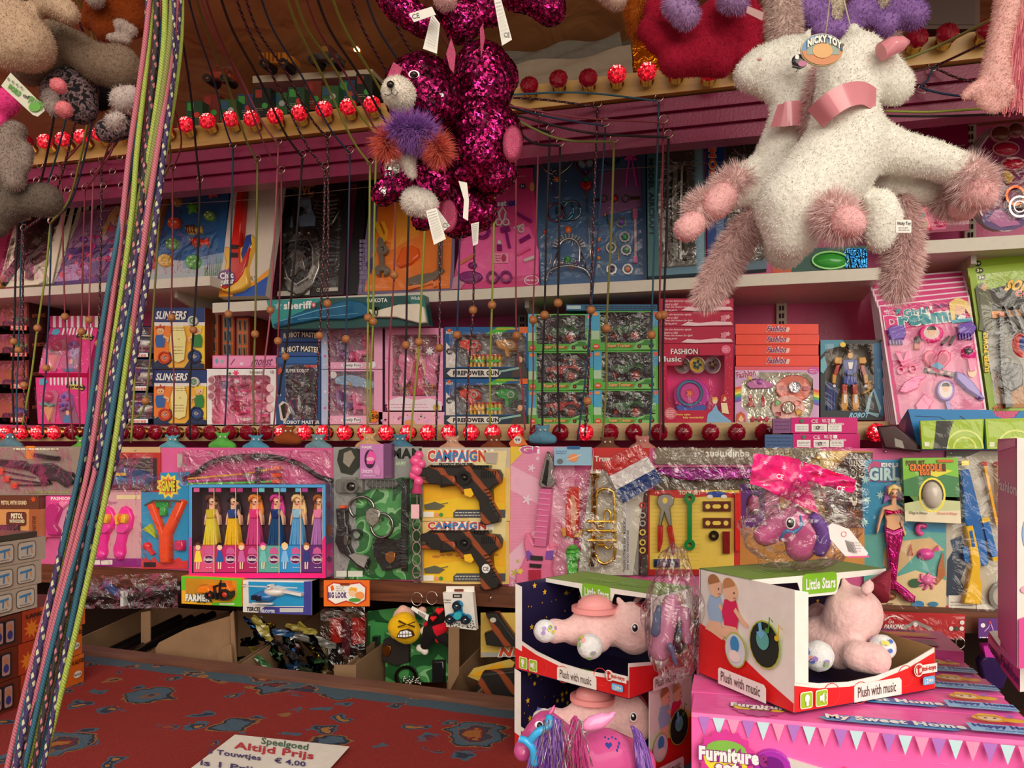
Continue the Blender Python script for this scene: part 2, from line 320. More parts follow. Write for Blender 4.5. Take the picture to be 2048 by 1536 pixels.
  for x,y in V_:
   u=(x-ax)/(bx-ax);v=(y-ay)/(by-ay)
   if q is not None:
    TL,TR,BR,BL=q;X=(TL[0]*(1-u)+TR[0]*u)*v+(BL[0]*(1-u)+BR[0]*u)*(1-v);Y=(TL[1]*(1-u)+TR[1]*u)*v+(BL[1]*(1-u)+BR[1]*u)*(1-v)
   else:
    X=x0+(x1-x0)*u+sh*(v-.5);Y=y1-(y1-y0)*v+arc*((2*u-1)**2)
    X,Y=c+(X-c)*math.cos(ra)-(Y-d)*math.sin(ra),d+(X-c)*math.sin(ra)+(Y-d)*math.cos(ra)
   s.v.append(tuple(s.pl.at(X,Y,h)))
  k=s.mi(m)
  for f in F_:s.face([o+i for i in f],k)
  return s
 def greek(s,x0,y0,x1,y1,n_,m,w_=1.):
  for i in range(n_):
   y=y0+(y1-y0)*(i+.5)/n_;x=x0
   while x<x1-2:
    e=min(x1,x+random.uniform(3,9));s.line([(x,y),(e,y)],w_,m,None);s.h-=.00035;x=e+1.5
  s.h+=.00035;return s
 def slab(s,P,m,back,front=0.):# box whose front outline is P
  return s.poly(P,m,front,-back)
 def box(s,x0,y0,x1,y1,m,back):return s.slab([(x0,y0),(x1,y0),(x1,y1),(x0,y1)],m,back)
 def shell(s,P,m,back,bm=None):# open box:back and four inner sides
  A=s.pl.at;n_=len(P);o=len(s.v);k=s.mi(m);k2=s.mi(bm or m)
  s.v+=[tuple(A(x,y,0))for x,y in P]+[tuple(A(x,y,-back))for x,y in P]
  for i in range(n_):j=(i+1)%n_;s.face((o+i,o+j,o+n_+j,o+n_+i),k)
  s.face(range(o+n_,o+2*n_),k2);return s
 def frame(s,P,Q,m,h=0.):# flat frame between outlines of the same length
  o=len(s.v);n_=len(P);k=s.mi(m);A=s.pl.at
  s.v+=[tuple(A(x,y,h))for x,y in P]+[tuple(A(x,y,h))for x,y in Q]
  for i in range(n_):j=(i+1)%n_;s.face((o+i,o+j,o+n_+j,o+n_+i),k)
  return s
 # --- free in space
 def tube(s,P,r,m,n=6,uv=False,cap=True):
  k=s.mi(m);P=[Vector(p)for p in P];o=len(s.v);L_=0;Ls=[]
  rs=r if isinstance(r,(list,tuple))else[r]*len(P)
  u=None
  for i,p in enumerate(P):
   t=(P[min(i+1,len(P)-1)]-P[max(i-1,0)])
   t=t.normalized()if t.length>1e-9 else Vector((0,0,1))
   if u is None:u=t.orthogonal().normalized()
   u=(u-t*u.dot(t)).normalized();w_=t.cross(u)
   if i:L_+=(p-P[i-1]).length
   Ls.append(L_)
   for j in range(n):a=2*math.pi*j/n;s.v.append(tuple(p+(u*math.cos(a)+w_*math.sin(a))*rs[i]))
  for i in range(len(P)-1):
   for j in range(n):
    t=(j+1)%n;s.face((o+i*n+j,o+i*n+t,o+(i+1)*n+t,o+(i+1)*n+j),k,True,[(j/n,Ls[i]),((j+1)/n,Ls[i]),((j+1)/n,Ls[i+1]),(j/n,Ls[i+1])]if uv else None)
  if cap:s.face(range(o,o+n),k);e=o+(len(P)-1)*n;s.face(range(e,e+n),k)
  return s
 def ptube(s,P,r,m,n=6,k=5):# tube drawn over the plane:(px,py,h),radius in metres
  return s.tube(curve([s.pl.at(*p)for p in P],k),r,m,n)
 def ball(s,c,r,m,n=2,rot=None,flat=False):
  V_,F_=ico(n);r=r if isinstance(r,(tuple,list,Vector))else(r,r,r);R_=rot or Matrix.Identity(3)
  return s.raw([Vector(c)+R_@Vector((v.x*r[0],v.y*r[1],v.z*r[2]))for v in V_],F_,m,not flat)
 def prism(s,B,z0,z1,m):
  n_=len(B);o=len(s.v);k=s.mi(m);s.v+=[(p[0],p[1],z0)for p in B]+[(p[0],p[1],z1)for p in B]
  for i in range(n_):j=(i+1)%n_;s.face((o+i,o+j,o+n_+j,o+n_+i),k)
  s.face(range(o,o+n_),k);s.face(range(o+n_,o+2*n_),k);return s
 def cuboid(s,a,b,m):
  return s.prism([(a[0],a[1]),(b[0],a[1]),(b[0],b[1]),(a[0],b[1])],a[2],b[2],m)
 def quad(s,P,m):return s.raw(P,[range(len(P))],m)
 def film(s,x0,y0,x1,y1,h,amp=.004,nx=10,ny=10,m=None,pts=None,seed=0):
  rg=random.Random(seed+int(x0*7+y0));o=len(s.v);k=s.mi(m or FILM)
  q=pts or[(x0,y0),(x1,y0),(x1,y1),(x0,y1)]
  for j in range(ny+1):
   for i in range(nx+1):
    u,v=i/nx,j/ny;X=(q[0][0]*(1-u)+q[1][0]*u)*(1-v)+(q[3][0]*(1-u)+q[2][0]*u)*v;Y=(q[0][1]*(1-u)+q[1][1]*u)*(1-v)+(q[3][1]*(1-u)+q[2][1]*u)*v
    e=(u in(0,1))or(v in(0,1));s.v.append(tuple(s.pl.at(X,Y,h+(0 if e else rg.uniform(-amp,amp)))))
  for j in range(ny):
   for i in range(nx):a=o+j*(nx+1)+i;s.face((a,a+1,a+nx+2,a+nx+1),k,True)
  return s
 def link(s,name,base,parent=None):
  me=bpy.data.meshes.new(name);B=Vector(base)
  me.from_pydata([(v[0]-B.x,v[1]-B.y,v[2]-B.z)for v in s.v],[],s.f)
  for m in s.sl:me.materials.append(m)
  me.polygons.foreach_set('material_index',s.m)
  if s.sm:me.polygons.foreach_set('use_smooth',[i in s.sm for i in range(len(s.f))])
  if s.uv:
   ul=me.uv_layers.new(name='uv')
   for p in me.polygons:
    q=s.uv.get(p.index)
    if q:
     for li,c in zip(p.loop_indices,q):ul.data[li].uv=c
  me.update();ob=bpy.data.objects.new(name,me);COL.objects.link(ob)
  if parent:ob.parent=parent
  else:ob.location=B
  return ob
class Thing:
 def __init__(s,name,label,cat,base,group=None,mb=None):
  s.base=Vector(base)
  if mb is None:s.o=bpy.data.objects.new(name,None);s.o.empty_display_size=.02;COL.objects.link(s.o);s.o.location=s.base
  else:s.o=mb.link(name,s.base)
  s.o['label']=label;s.o['category']=cat
  if group:s.o['group']=group
 def add(s,name,mb,parent=None,label=None,stuff=False):
  if not mb.f:return None
  o=mb.link(name,s.base,parent or s.o)
  if label:o['label']=label
  if stuff:o['kind']='stuff'
  return o
 def mesh(s,name,me,parent=None,label=None,stuff=False):# world-space mesh
  me.transform(Matrix.Translation(-s.base));o=bpy.data.objects.new(name,me);COL.objects.link(o);o.parent=parent or s.o
  if label:o['label']=label
  if stuff:o['kind']='stuff'
  return o
def struct(name,mb,base=None):
 o=mb.link(name,base if base is not None else mb.v[0]);o['kind']='structure';return o
# ---------------------------------------------------------------- soft bodies: chains of balls fused into one skin
def body(chains,mat,vox=.006,smooth=6,name='body',noise=0.):
 b=MB();V_,F_=ico(2)
 for ch in chains:
  ch=[(Vector(p),r)for p,r in ch]
  for i in range(len(ch)):
   if i==len(ch)-1:steps=[0]
   else:d=(ch[i+1][0]-ch[i][0]).length;k=max(1,int(d/(min(ch[i][1],ch[i+1][1])*.35)));steps=[j/k for j in range(k)]
   for t in steps:
    p,r=(ch[i][0],ch[i][1])if i==len(ch)-1 else(ch[i][0].lerp(ch[i+1][0],t),ch[i][1]*(1-t)+ch[i+1][1]*t)
    b.ball(p,r*1.03,mat,2)
 me=bpy.data.meshes.new('tmp');me.from_pydata(b.v,[],b.f);ob=bpy.data.objects.new('tmp',me);COL.objects.link(ob)
 r=ob.modifiers.new('r','REMESH');r.mode='VOXEL';r.voxel_size=vox;r.use_smooth_shade=True
 q=ob.modifiers.new('s','SMOOTH');q.iterations=smooth;q.factor=.6
 dg=bpy.context.evaluated_depsgraph_get();out=bpy.data.meshes.new_from_object(ob.evaluated_get(dg),depsgraph=dg)
 bpy.data.objects.remove(ob);bpy.data.meshes.remove(me);out.materials.clear();out.materials.append(mat if not isinstance(mat,str)else M(mat,'plush'));out.name=name
 out.polygons.foreach_set('use_smooth',[True]*len(out.polygons));out.polygons.foreach_set('material_index',[0]*len(out.polygons))
 return out
def surf(me,n,seed=1,where=None):
 me.calc_loop_triangles();nt_=len(me.loop_triangles);vi=np.empty(nt_*3,np.int32);me.loop_triangles.foreach_get('vertices',vi);vi=vi.reshape(-1,3)
 co=np.empty(len(me.vertices)*3,np.float32);me.vertices.foreach_get('co',co);co=co.reshape(-1,3);a,b,c=co[vi[:,0]],co[vi[:,1]],co[vi[:,2]]
 nr=np.cross(b-a,c-a);ar=np.linalg.norm(nr,axis=1);rg=np.random.RandomState(seed);nr=nr/np.maximum(ar[:,None],1e-12)
 if where is not None:cen=(a+b+c)/3;ar=ar*where(cen)
 i=rg.choice(nt_,n,p=ar/ar.sum());u=rg.rand(n,1);v=rg.rand(n,1);fl=(u+v)>1;u=np.where(fl,1-u,u);v=np.where(fl,1-v,v)
 return a[i]+(b[i]-a[i])*u+(c[i]-a[i])*v,nr[i],rg
def npmesh(name,V_,n_per,mats,mi=None):
 n_=len(V_)//n_per;me=bpy.data.meshes.new(name);me.vertices.add(len(V_));me.vertices.foreach_set('co',V_.astype(np.float32).ravel());me.loops.add(len(V_));me.loops.foreach_set('vertex_index',np.arange(len(V_),dtype=np.int32))
 me.polygons.add(n_);me.polygons.foreach_set('loop_start',np.arange(0,len(V_),n_per,dtype=np.int32))
 for m in mats:me.materials.append(m)
 if mi is not None:me.polygons.foreach_set('material_index',mi.astype(np.int32))
 me.update(calc_edges=True);me.validate();return me
def fur(me,n,L_,wd,mat,seed=1,drop=.5,where=None,name='fur',rand=.5):
 p,nr,rg=surf(me,n,seed,where);d=nr+rg.randn(n,3)*rand*.6;d[:,2]-=drop;d/=np.linalg.norm(d,axis=1)[:,None]
 s=np.cross(d,rg.randn(n,3));s/=np.maximum(np.linalg.norm(s,axis=1)[:,None],1e-9);ln=L_*(.6+.8*rg.rand(n,1));V_=np.empty((n*3,3));V_[0::3]=p-s*wd-nr*.001;V_[1::3]=p+s*wd-nr*.001;V_[2::3]=p+d*ln
 return npmesh(name,V_,3,[mat])
def sequins(me,n,r,seed=1,silver=None,tilt=.35):
 p,nr,rg=surf(me,n,seed);m=nr+rg.randn(n,3)*tilt*.5;m/=np.linalg.norm(m,axis=1)[:,None];a=np.cross(m,rg.randn(n,3));a/=np.linalg.norm(a,axis=1)[:,None];b=np.cross(m,a);V_=np.empty((n*6,3))
 for i in range(6):t=math.pi*i/3;V_[i::6]=p+nr*.0012+(a*math.cos(t)+b*math.sin(t))*r
 mi=np.zeros(n)
 if silver:
  for c,rad in silver:mi[(np.linalg.norm(p-np.array(c),axis=1)+rg.rand(n)*rad*.5)<rad]=1
 return npmesh('sequins',V_,6,[SEQ,SEQS],mi)
ORD=['first','second','third','fourth','fifth','sixth','seventh','eighth','ninth','tenth','eleventh','twelfth','thirteenth','fourteenth','fifteenth','sixteenth','seventeenth','eighteenth']
# ================================================================ SETTING
XL,XR=-3.6,2.2
def band(d,px,py):return W(px,py,d).z
b=MB();b.cuboid((XL,2.42,0),(XR,2.46,3.3),PINK);struct('wall_back',b)
b=MB();b.cuboid((XL-.04,.2,0),(XL,2.46,3.3),PINK);struct('wall_left',b)  # unseen stall side, added to block light from the left
b=MB();b.cuboid((XL-2,-4,-.05),(XR+3,2.5,0),M('8a8478','matte'));struct('floor',b)
# canopy cloth, rising from the back of the top ledge towards the front of the stall
b=MB();ny=10;o=[]
for i in range(25):
 for j in range(ny+1):
  y=2.42-j*.235;z=2.56+.62*(j/ny)**.75+.02*math.sin(i*1.7+j);o.append((-2.7+(XR+2.7)*i/24,y,z))
b.raw(o,[(i*(ny+1)+j,(i+1)*(ny+1)+j,(i+1)*(ny+1)+j+1,i*(ny+1)+j+1)for i in range(24)for j in range(ny)],CLOTH,True);struct('ceiling',b)
# cornice with stepped magenta moulding under a gold bulb strip
ZG1=band(1.93,700,214);ZG0=band(1.93,700,258)
b=MB();b.cuboid((XL,1.93,ZG0),(XR,1.96,ZG1),GOLD);b.cuboid((XL,1.96,ZG1-.03),(XR,2.42,ZG1-.01),BROWN);struct('trim_1',b)
Z=[ZG0-.004,band(1.945,700,290),band(1.957,700,320),band(1.969,700,350)]
b=MB()
for i,d in enumerate((1.945,1.957,1.969)):
 b.cuboid((XL,d,Z[i+1]),(XR,2.02,Z[i]-.001),MAG)
struct('trim_2',b)
# middle display shelf: cream bulb strip and board
MZ=band(2.12,1024,848);MZ0=band(2.12,1024,881)
b=MB();b.cuboid((XL,2.12,MZ0),(XR,2.135,MZ),CREAM);b.cuboid((XL,2.135,MZ-.02),(XR,2.42,MZ-.001),CREAM);struct('trim_3',b)
# lower display board with wooden edges
LZ=band(1.97,1024,896);LZ0=band(1.97,1024,1172)
b=MB();b.cuboid((XL,1.97,LZ0),(XR,1.985,LZ),PINKL);b.cuboid((XL,1.966,LZ-.028),(W(322,900,1.97).x,1.972,LZ+.002),CREAM);struct('trim_4',b)
b=MB();b.cuboid((XL,1.955,band(1.955,1024,1216)),(XR,1.99,LZ0),BROWN);struct('trim_5',b)
# added dark panel standing in for the compartment's shade; shelf floor of the storage
b=MB();b.cuboid((XL,2.3,.83),(XR,2.32,LZ0),M('2a1a14','matte',1));struct('shade_panel',b)
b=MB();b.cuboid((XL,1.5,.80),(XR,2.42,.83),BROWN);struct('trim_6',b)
# upper wall shelves
def wshelf(x0,y0,x1,y1,d,th,back,label,arms):
 a=W(x0,y0,d);c=W(x1,y1,d);z=(a.z+c.z)/2;hz=th/F*2.15
 t=Thing('wall_shelf',label,'shelf',(a.x,d,z),'white wall shelves')
 b=MB();b.cuboid((a.x,d,z-hz),(c.x,back,z),M('d8d2c4','card',1));t.add('board',b)
 for px in arms:
  q=W(px,y0,d);b=MB();x=q.x;b.raw([(x-.006,back,z-hz),(x-.006,d+.05,z-hz),(x-.006,d+.05,z-hz-.02),(x-.006,back,z-hz-.10),(x+.006,back,z-hz),(x+.006,d+.05,z-hz),(x+.006,d+.05,z-hz-.02),(x+.006,back,z-hz-.10)],
   [(0,1,2,3),(4,5,6,7),(0,1,5,4),(1,2,6,5),(2,3,7,6),(3,0,4,7)],M('b8b0a4','card',1));t.add('bracket',b)
 return z
ZSL=wshelf(-120,583,420,555,2.06,21,2.42,'white wall shelf at left under the sea animal set, cut off beside the guitar box',[330])
ZSM=wshelf(425,602,1763,540,2.12,22,2.42,'long white wall shelf in the middle under the toy cards and the plush unicorns',[1045])
ZSR=wshelf(1800,492,2200,452,2.10,23,2.42,'white wall shelf at right beside the plush unicorn, ending in its own bracket',[1960])
for px,lab in((345,'behind the watch boxes'),(1045,'beside the jewellery card'),(1563,'above the red stacked boxes'),(1940,'beside the Girls Dreams cards')):
 b=MB();x=W(px,600,2.41).x;b.cuboid((x-.014,2.405,1.57),(x+.014,2.42,2.5),M('cfc6b4','card',1))
 for i in range(38):
  z=1.62+i*.022
  b.cuboid((x-.006,2.402,z),(x-.002,2.406,z+.013),M('3a2028','matte',1));b.cuboid((x+.002,2.402,z),(x+.006,2.406,z+.013),M('3a2028','matte',1))
 Thing('shelf_upright','slotted metal shelf upright screwed to the pink wall '+lab,'shelf upright',(x,2.42,1.57),mb=b)
# counter with carpet
CZ=.95
e0=G(-500,1225,CZ);e1=G(1400,1470,CZ);dv=(e1-e0).normalized();pn=Vector((dv.y,-dv.x,0))
def ctr(a,t,z=0):p=e0+dv*a+pn*t;return(p.x,p.y,CZ+z)
Lc=(e1-e0).length+.8
t=Thing('counter','wooden sales counter with a brown back rim, under the carpet','counter',e0)
b=MB();b.prism([ctr(0,.0),ctr(Lc,.0),ctr(Lc,1.3),ctr(0,1.3)],0.02,CZ-.006,BROWN);t.add('body',b)
b=MB();b.prism([ctr(0,-.05),ctr(Lc,-.05),ctr(Lc,0),ctr(0,0)],CZ-.09,CZ+.012,EDGE);t.add('rim',b)
b=MB();o=[];NX=60;NY=40
for i in range(NX+1):
 for j in range(NY+1):o.append(ctr(.0+Lc*i/NX,.001+1.29*j/NY,.001+.0012*math.sin(i*2.1+j*1.3)))
b.raw(o,[(i*(NY+1)+j,i*(NY+1)+j+1,(i+1)*(NY+1)+j+1,(i+1)*(NY+1)+j)for i in range(NX)for j in range(NY)],CARPET,True)
Thing('carpet','red oriental carpet with blue and ochre motifs lying on the counter','carpet',ctr(0,0),mb=b)
# sheet of paper with the price on the counter
pp=PL((0,0,CZ+.006),(0,0,1));b=MB(pp)
b.poly([(470,1470),(699,1494),(640,1560),(300,1600)],('e8e4da','paper'),.001,0);b.h=.0015
b.text('Speelgoed',522,1483,617,1500,'3c6b4a',rot=8);b.text('Altijd Prijs',468,1496,622,1514,'c03038',rot=8,bold=.03);b.text('3 Touwtjes    € 4,00',415,1512,612,1526,'3a3470',rot=8,bold=.02);b.text('is 1 Prijs',400,1530,520,1545,'3a3470',rot=8)
Thing('price_sheet','laminated white paper sheet with printed prices lying on the carpet','sign',G(500,1500,CZ),mb=b)
# ================================================================ BULBS
def bulbmesh(lit):
 b=MB();V_,F_=ico(2);b.raw([(v.x*.0235,v.y*.020-.014,v.z*.0235)for v in V_],F_,BLIT if lit else BDIM,False)
 # radiating ribs of the cap
 for k in range(12):
  a=k*math.pi/6;b.tube([(math.cos(a)*.004,-.0345,math.sin(a)*.004),(math.cos(a)*.014,-.0305,math.sin(a)*.014),(math.cos(a)*.0225,-.018,math.sin(a)*.0225)],.0009,BLIT if lit else BDIM,4)
 me=b.link('bulb',(0,0,0));m=me.data;bpy.data.objects.remove(me);return m
BL,BD=bulbmesh(True),bulbmesh(False)
b=MB();b.tube([(0,.016,0),(0,-.006,0)],.0165,M('b8863c','metal'),14);b.tube([(0,-.001,0),(0,-.006,0)],.0185,M('d8a850','metal'),14)
so=b.link('socket',(0,0,0));SOCK=so.data;bpy.data.objects.remove(so)
def bulb(p,lit,label,grp,rot=(0,0,0),s=1.):
 o=bpy.data.objects.new('light_bulb',BL if lit else BD);COL.objects.link(o);o.location=p;o.rotation_euler=rot;o.scale=(s,s,s)
 o['label']=label;o['category']='light bulb';o['group']=grp
 c=bpy.data.objects.new('bulb_socket',SOCK);COL.objects.link(c);c.parent=o
def place_row(xs,pos,litf,anchors,grp,where,rot=(0,0,0)):
 # name each bulb after the thing it stands nearest to, counting from the left where several share it
 seen={}
 tot={}
 an=lambda x:next(a for lim,a in anchors if x<lim)
 for x in xs:tot[an(x)]=tot.get(an(x),0)+1
 for x in xs:
  a=an(x);k=seen.get(a,0);seen[a]=k+1
  pre='only' if tot[a]==1 else ORD[k]
  bulb(pos(x),litf(x),f"{'lit' if litf(x) else 'unlit'} red bulb {where} {a}"+('' if tot[a]==1 else f', {ORD[k]} from left'),grp,rot)
midx=[-8,20,50,82,115,150,185,220,251,284,317,353,391,426,464,499,536,569,613,652,693,734,776,819,859,901,945,988,1034,1078,1123,1172,1222,1269,1319,1368,1421,1473,1527,1580,1636,1692,1750,1806,1862]
MA=[(90,'under the motorcycle boxes'),(190,'under the pink slipper boxes'),(305,'under the police helicopter boxes'),(412,'under the wrist watch boxes'),(555,'under the pink jewellery boxes'),(642,'under the robot boxes'),(770,'under the pink pony boxes'),(885,'under the pink winged doll box'),(1058,'under the toy blaster boxes'),(1185,'under the red tractors'),(1315,'under the green tractors'),(1470,'under the Fashion Music box'),(1640,'under the rainbow make-up box'),(1780,'under the robot figure box'),(9999,'behind the blue carton')]
place_row(midx,lambda x:W(x,865,2.102),lambda x:x<140 or 560<x<1060 or x in(1172,1750),MA,'red bulbs along the middle strip','on cream strip')
upx=[(58,290),(97,288),(133,284),(170,279),(207,273),(250,268),(292,264),(335,260),(377,255),(420,248),(466,244),(508,243),(555,238),(603,232),(652,225),(700,220),(747,215),(1060,178),(1118,165),(1177,163),(1234,156),(1294,151),(1353,146),(1418,150),(1480,130),(1830,84),(1890,76),(1970,68),(2035,60)]
UD=dict(upx)
UA=[(290,'at the leopard plush'),(360,'beside the hanging cord bundle'),(540,'under the green toy boxes'),(900,'left of the sequin cats'),(1200,'right of the sequin cats'),(1390,'under the grey paper trays'),(1500,'under the red plush bunch'),(9999,'beside the pink hanging hand')]
place_row([x for x,y in upx],lambda x:W(x,UD[x]+2,1.905),lambda x:x>90 and not(1050<x<1200)and x<1800,UA,'red bulbs along the gold cornice','on gold strip',(-.35,0,.12))
for(x,y,l_)in((398,98,'beside the cord bundle'),(418,60,'above the one beside the cord bundle'),(655,8,'at the very top left of the sequin cats'),(697,66,'left of the upper sequin cat'),(1925,22,'above the pink hanging hand')):
 bulb(W(x,y,2.25),True,'lit red bulb under the canopy '+l_,'red bulbs under the canopy',(-.5,0,0),.8)
for(x,y,l_)in((428,125,'beside the cord bundle'),(715,92,'left of the sequin cats'),(1030,40,'right of the upper sequin cat')):
 t=Thing('warm_bulb','glowing warm white bulb under the canopy '+l_,'light bulb',W(x,y,2.2),'warm bulbs under the canopy')
 b=MB();b.ball(W(x,y,2.2),.02,WARM,2);t.add('glass',b);b=MB();p=W(x,y,2.2);b.tube([p+Vector((0,.018,.006)),p+Vector((0,.05,.02))],.014,M('c09040','metal'),12);t.add('socket',b)
# ================================================================ MIDDLE SHELF
KK[0]=1.25
PM=wall(2.15);MB_Z=MZ
def R(x0,y0,x1,y1):return lambda*uv:[(x0+(x1-x0)*u,y0+(y1-y0)*v)for u,v in uv]
class Box:
 """printed carton with an optional window: body, window recess and film; drawing in fractions of its front"""
 def __init__(s,name,label,cat,r,col,depth,pl=PM,group=None,side=None,P=None):
  s.r=r;x0,y0,x1,y1=r;s.pl=pl;s.f=R(*r);s.w=x1-x0;s.hh=y1-y0;s.d=depth
  s.t=Thing(name,label,cat,pl.at((x0+x1)/2,y1,-depth/2),group);s.col=col;s.win=None;s.side=side;s.b=None;s.P=P or[(x0,y0),(x1,y0),(x1,y1),(x0,y1)]
 def open(s,win=None,inner='d8d0c8',wd=None):# win:outline in fractions(closed list)
  b=s.b=MB(s.pl);P=s.P;A=s.pl.at
  if win is None:b.slab(P,s.col,s.d)
  else:
   Wp=s.f(*win)if not callable(win)else win()
   n_=len(Wp)
   # front frame: each window corner joined to the nearest outline walk
   cx=sum(p[0]for p in Wp)/n_;cy=sum(p[1]for p in Wp)/n_;x0,y0,x1,y1=s.r;Q=[]
   for x,y in Wp:
    dx,dy=x-cx,y-cy;k=min([((x1-cx)/dx if dx>0 else(x0-cx)/dx)if abs(dx)>1e-6 else 1e9,((y1-cy)/dy if dy>0 else(y0-cy)/dy)if abs(dy)>1e-6 else 1e9]);Q.append((cx+dx*k,cy+dy*k))
   # add the four corners
   b.frame(Q,Wp,s.col,0)
   cs=[(x0,y0),(x1,y0),(x1,y1),(x0,y1)]
   for i in range(n_):
    j=(i+1)%n_;a,c=Q[i],Q[j]
    for k in cs:
     if(abs(a[0]-k[0])<.01 and abs(c[1]-k[1])<.01)or(abs(a[1]-k[1])<.01 and abs(c[0]-k[0])<.01):
      if(a!=k and c!=k)and not((abs(a[0]-c[0])<.01)or(abs(a[1]-c[1])<.01)):b.poly([a,k,c],s.col,0.,0.)
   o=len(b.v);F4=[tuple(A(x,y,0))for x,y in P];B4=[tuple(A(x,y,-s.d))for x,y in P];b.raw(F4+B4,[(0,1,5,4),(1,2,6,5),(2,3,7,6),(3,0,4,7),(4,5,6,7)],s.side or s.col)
   b.shell(Wp,inner,(wd or min(s.d-.004,.05)),inner);s.win=Wp;s.h0=-(wd or min(s.d-.004,.05))
  if s.side and win is None:
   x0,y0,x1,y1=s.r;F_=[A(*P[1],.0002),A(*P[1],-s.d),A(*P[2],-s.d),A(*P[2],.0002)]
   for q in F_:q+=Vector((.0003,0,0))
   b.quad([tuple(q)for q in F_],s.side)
  b.h=.0004;return b
 def close(s,film=True,amp=.003,m=None,n=8,seed=0):
  s.t.add('carton' if s.d>.01 else 'card',s.b)
  if film and s.win:
   xs=[p[0]for p in s.win];ys=[p[1]for p in s.win];b=MB(s.pl);b.film(min(xs),min(ys),max(xs),max(ys),.003,amp,n,n,m,seed=seed);s.t.add('film_window',b)
  return s.t
def part(t,pl,name,fn,label=None,parent=None,h=0):
 b=MB(pl);b.h=h;fn(b);return t.add(name,b,parent,label)
def T(b,r,s,u0,v0,u1,v1,m,**k):b.text(s,r[0]+(r[2]-r[0])*u0,r[1]+(r[3]-r[1])*v0,r[0]+(r[2]-r[0])*u1,r[1]+(r[3]-r[1])*v1,m,**k)
def uv(r,u,v):return(r[0]+(r[2]-r[0])*u,r[1]+(r[3]-r[1])*v)
# --- motorcycle boxes
for i,(y0,y1,tint,lab)in enumerate([(601,664,'2c6a3c','green'),(665,716,'3a7a30','orange and green'),(717,781,'8a3a28','red'),(782,848,'2a4a8a','blue')]):
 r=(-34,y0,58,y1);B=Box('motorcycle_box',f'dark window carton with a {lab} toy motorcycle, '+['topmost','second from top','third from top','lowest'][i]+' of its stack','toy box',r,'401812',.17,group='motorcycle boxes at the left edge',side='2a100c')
 b=B.open([(0,.08),(.96,.08),(.96,.8),(0,.8)],'a85a24',.06);b.rect(*uv(r,.6,.78),*uv(r,.96,.95),'b84028');T(b,r,'MOTORCYCLE',.62,.81,.94,.92,'f0e8e0')
 b.h=.001
 A=PM.at;sd=A(58,y0,0)
 B.close(seed=i)
 bb=MB(PM);cx,cy=28,y1-22
 for q in(-16,15):bb.ring(cx+q,cy+8,7,3.5,('2a2628','rubber'),-.035);bb.ell(cx+q,cy+8,2.5,2.5,('b8b4b0','metal'),-.03,-.04)
 bb.poly([(cx-18,cy-8),(cx-4,cy-12),(cx+8,cy-6),(cx+18,cy-12),(cx+14,cy-2),(cx+4,cy+6),(cx-8,cy+6)],(tint,'gloss'),-.02,-.045,2);bb.line([(cx-16,cy+8),(cx-10,cy-18),(cx-18,cy-24)],2.5,('c8c4c0','metal'),-.02,-.03);bb.ell(cx,cy+4,8,6,('a8a4a0','metal'),-.015,-.045,1);bb.line([(cx,cy+9),(cx+22,cy+4)],3,('d0ccc8','metal'),-.012,-.02)
 B.t.add('motorcycle',bb)
 # words on the dark side
 pl=pl3(sd,A(58,y1,0),A(58,y1,-.17));pl.n=Vector((1,0,0));sb=MB(pl);sb.h=.0008;q=[(64,(y0+y1)/2-4),(90,(y0+y1)/2-6),(90,(y0+y1)/2+1),(64,(y0+y1)/2+3)];sb.text('MOTORCYCLE',0,0,0,0,'b86a50',q=q);B.t.add('side_print',sb)
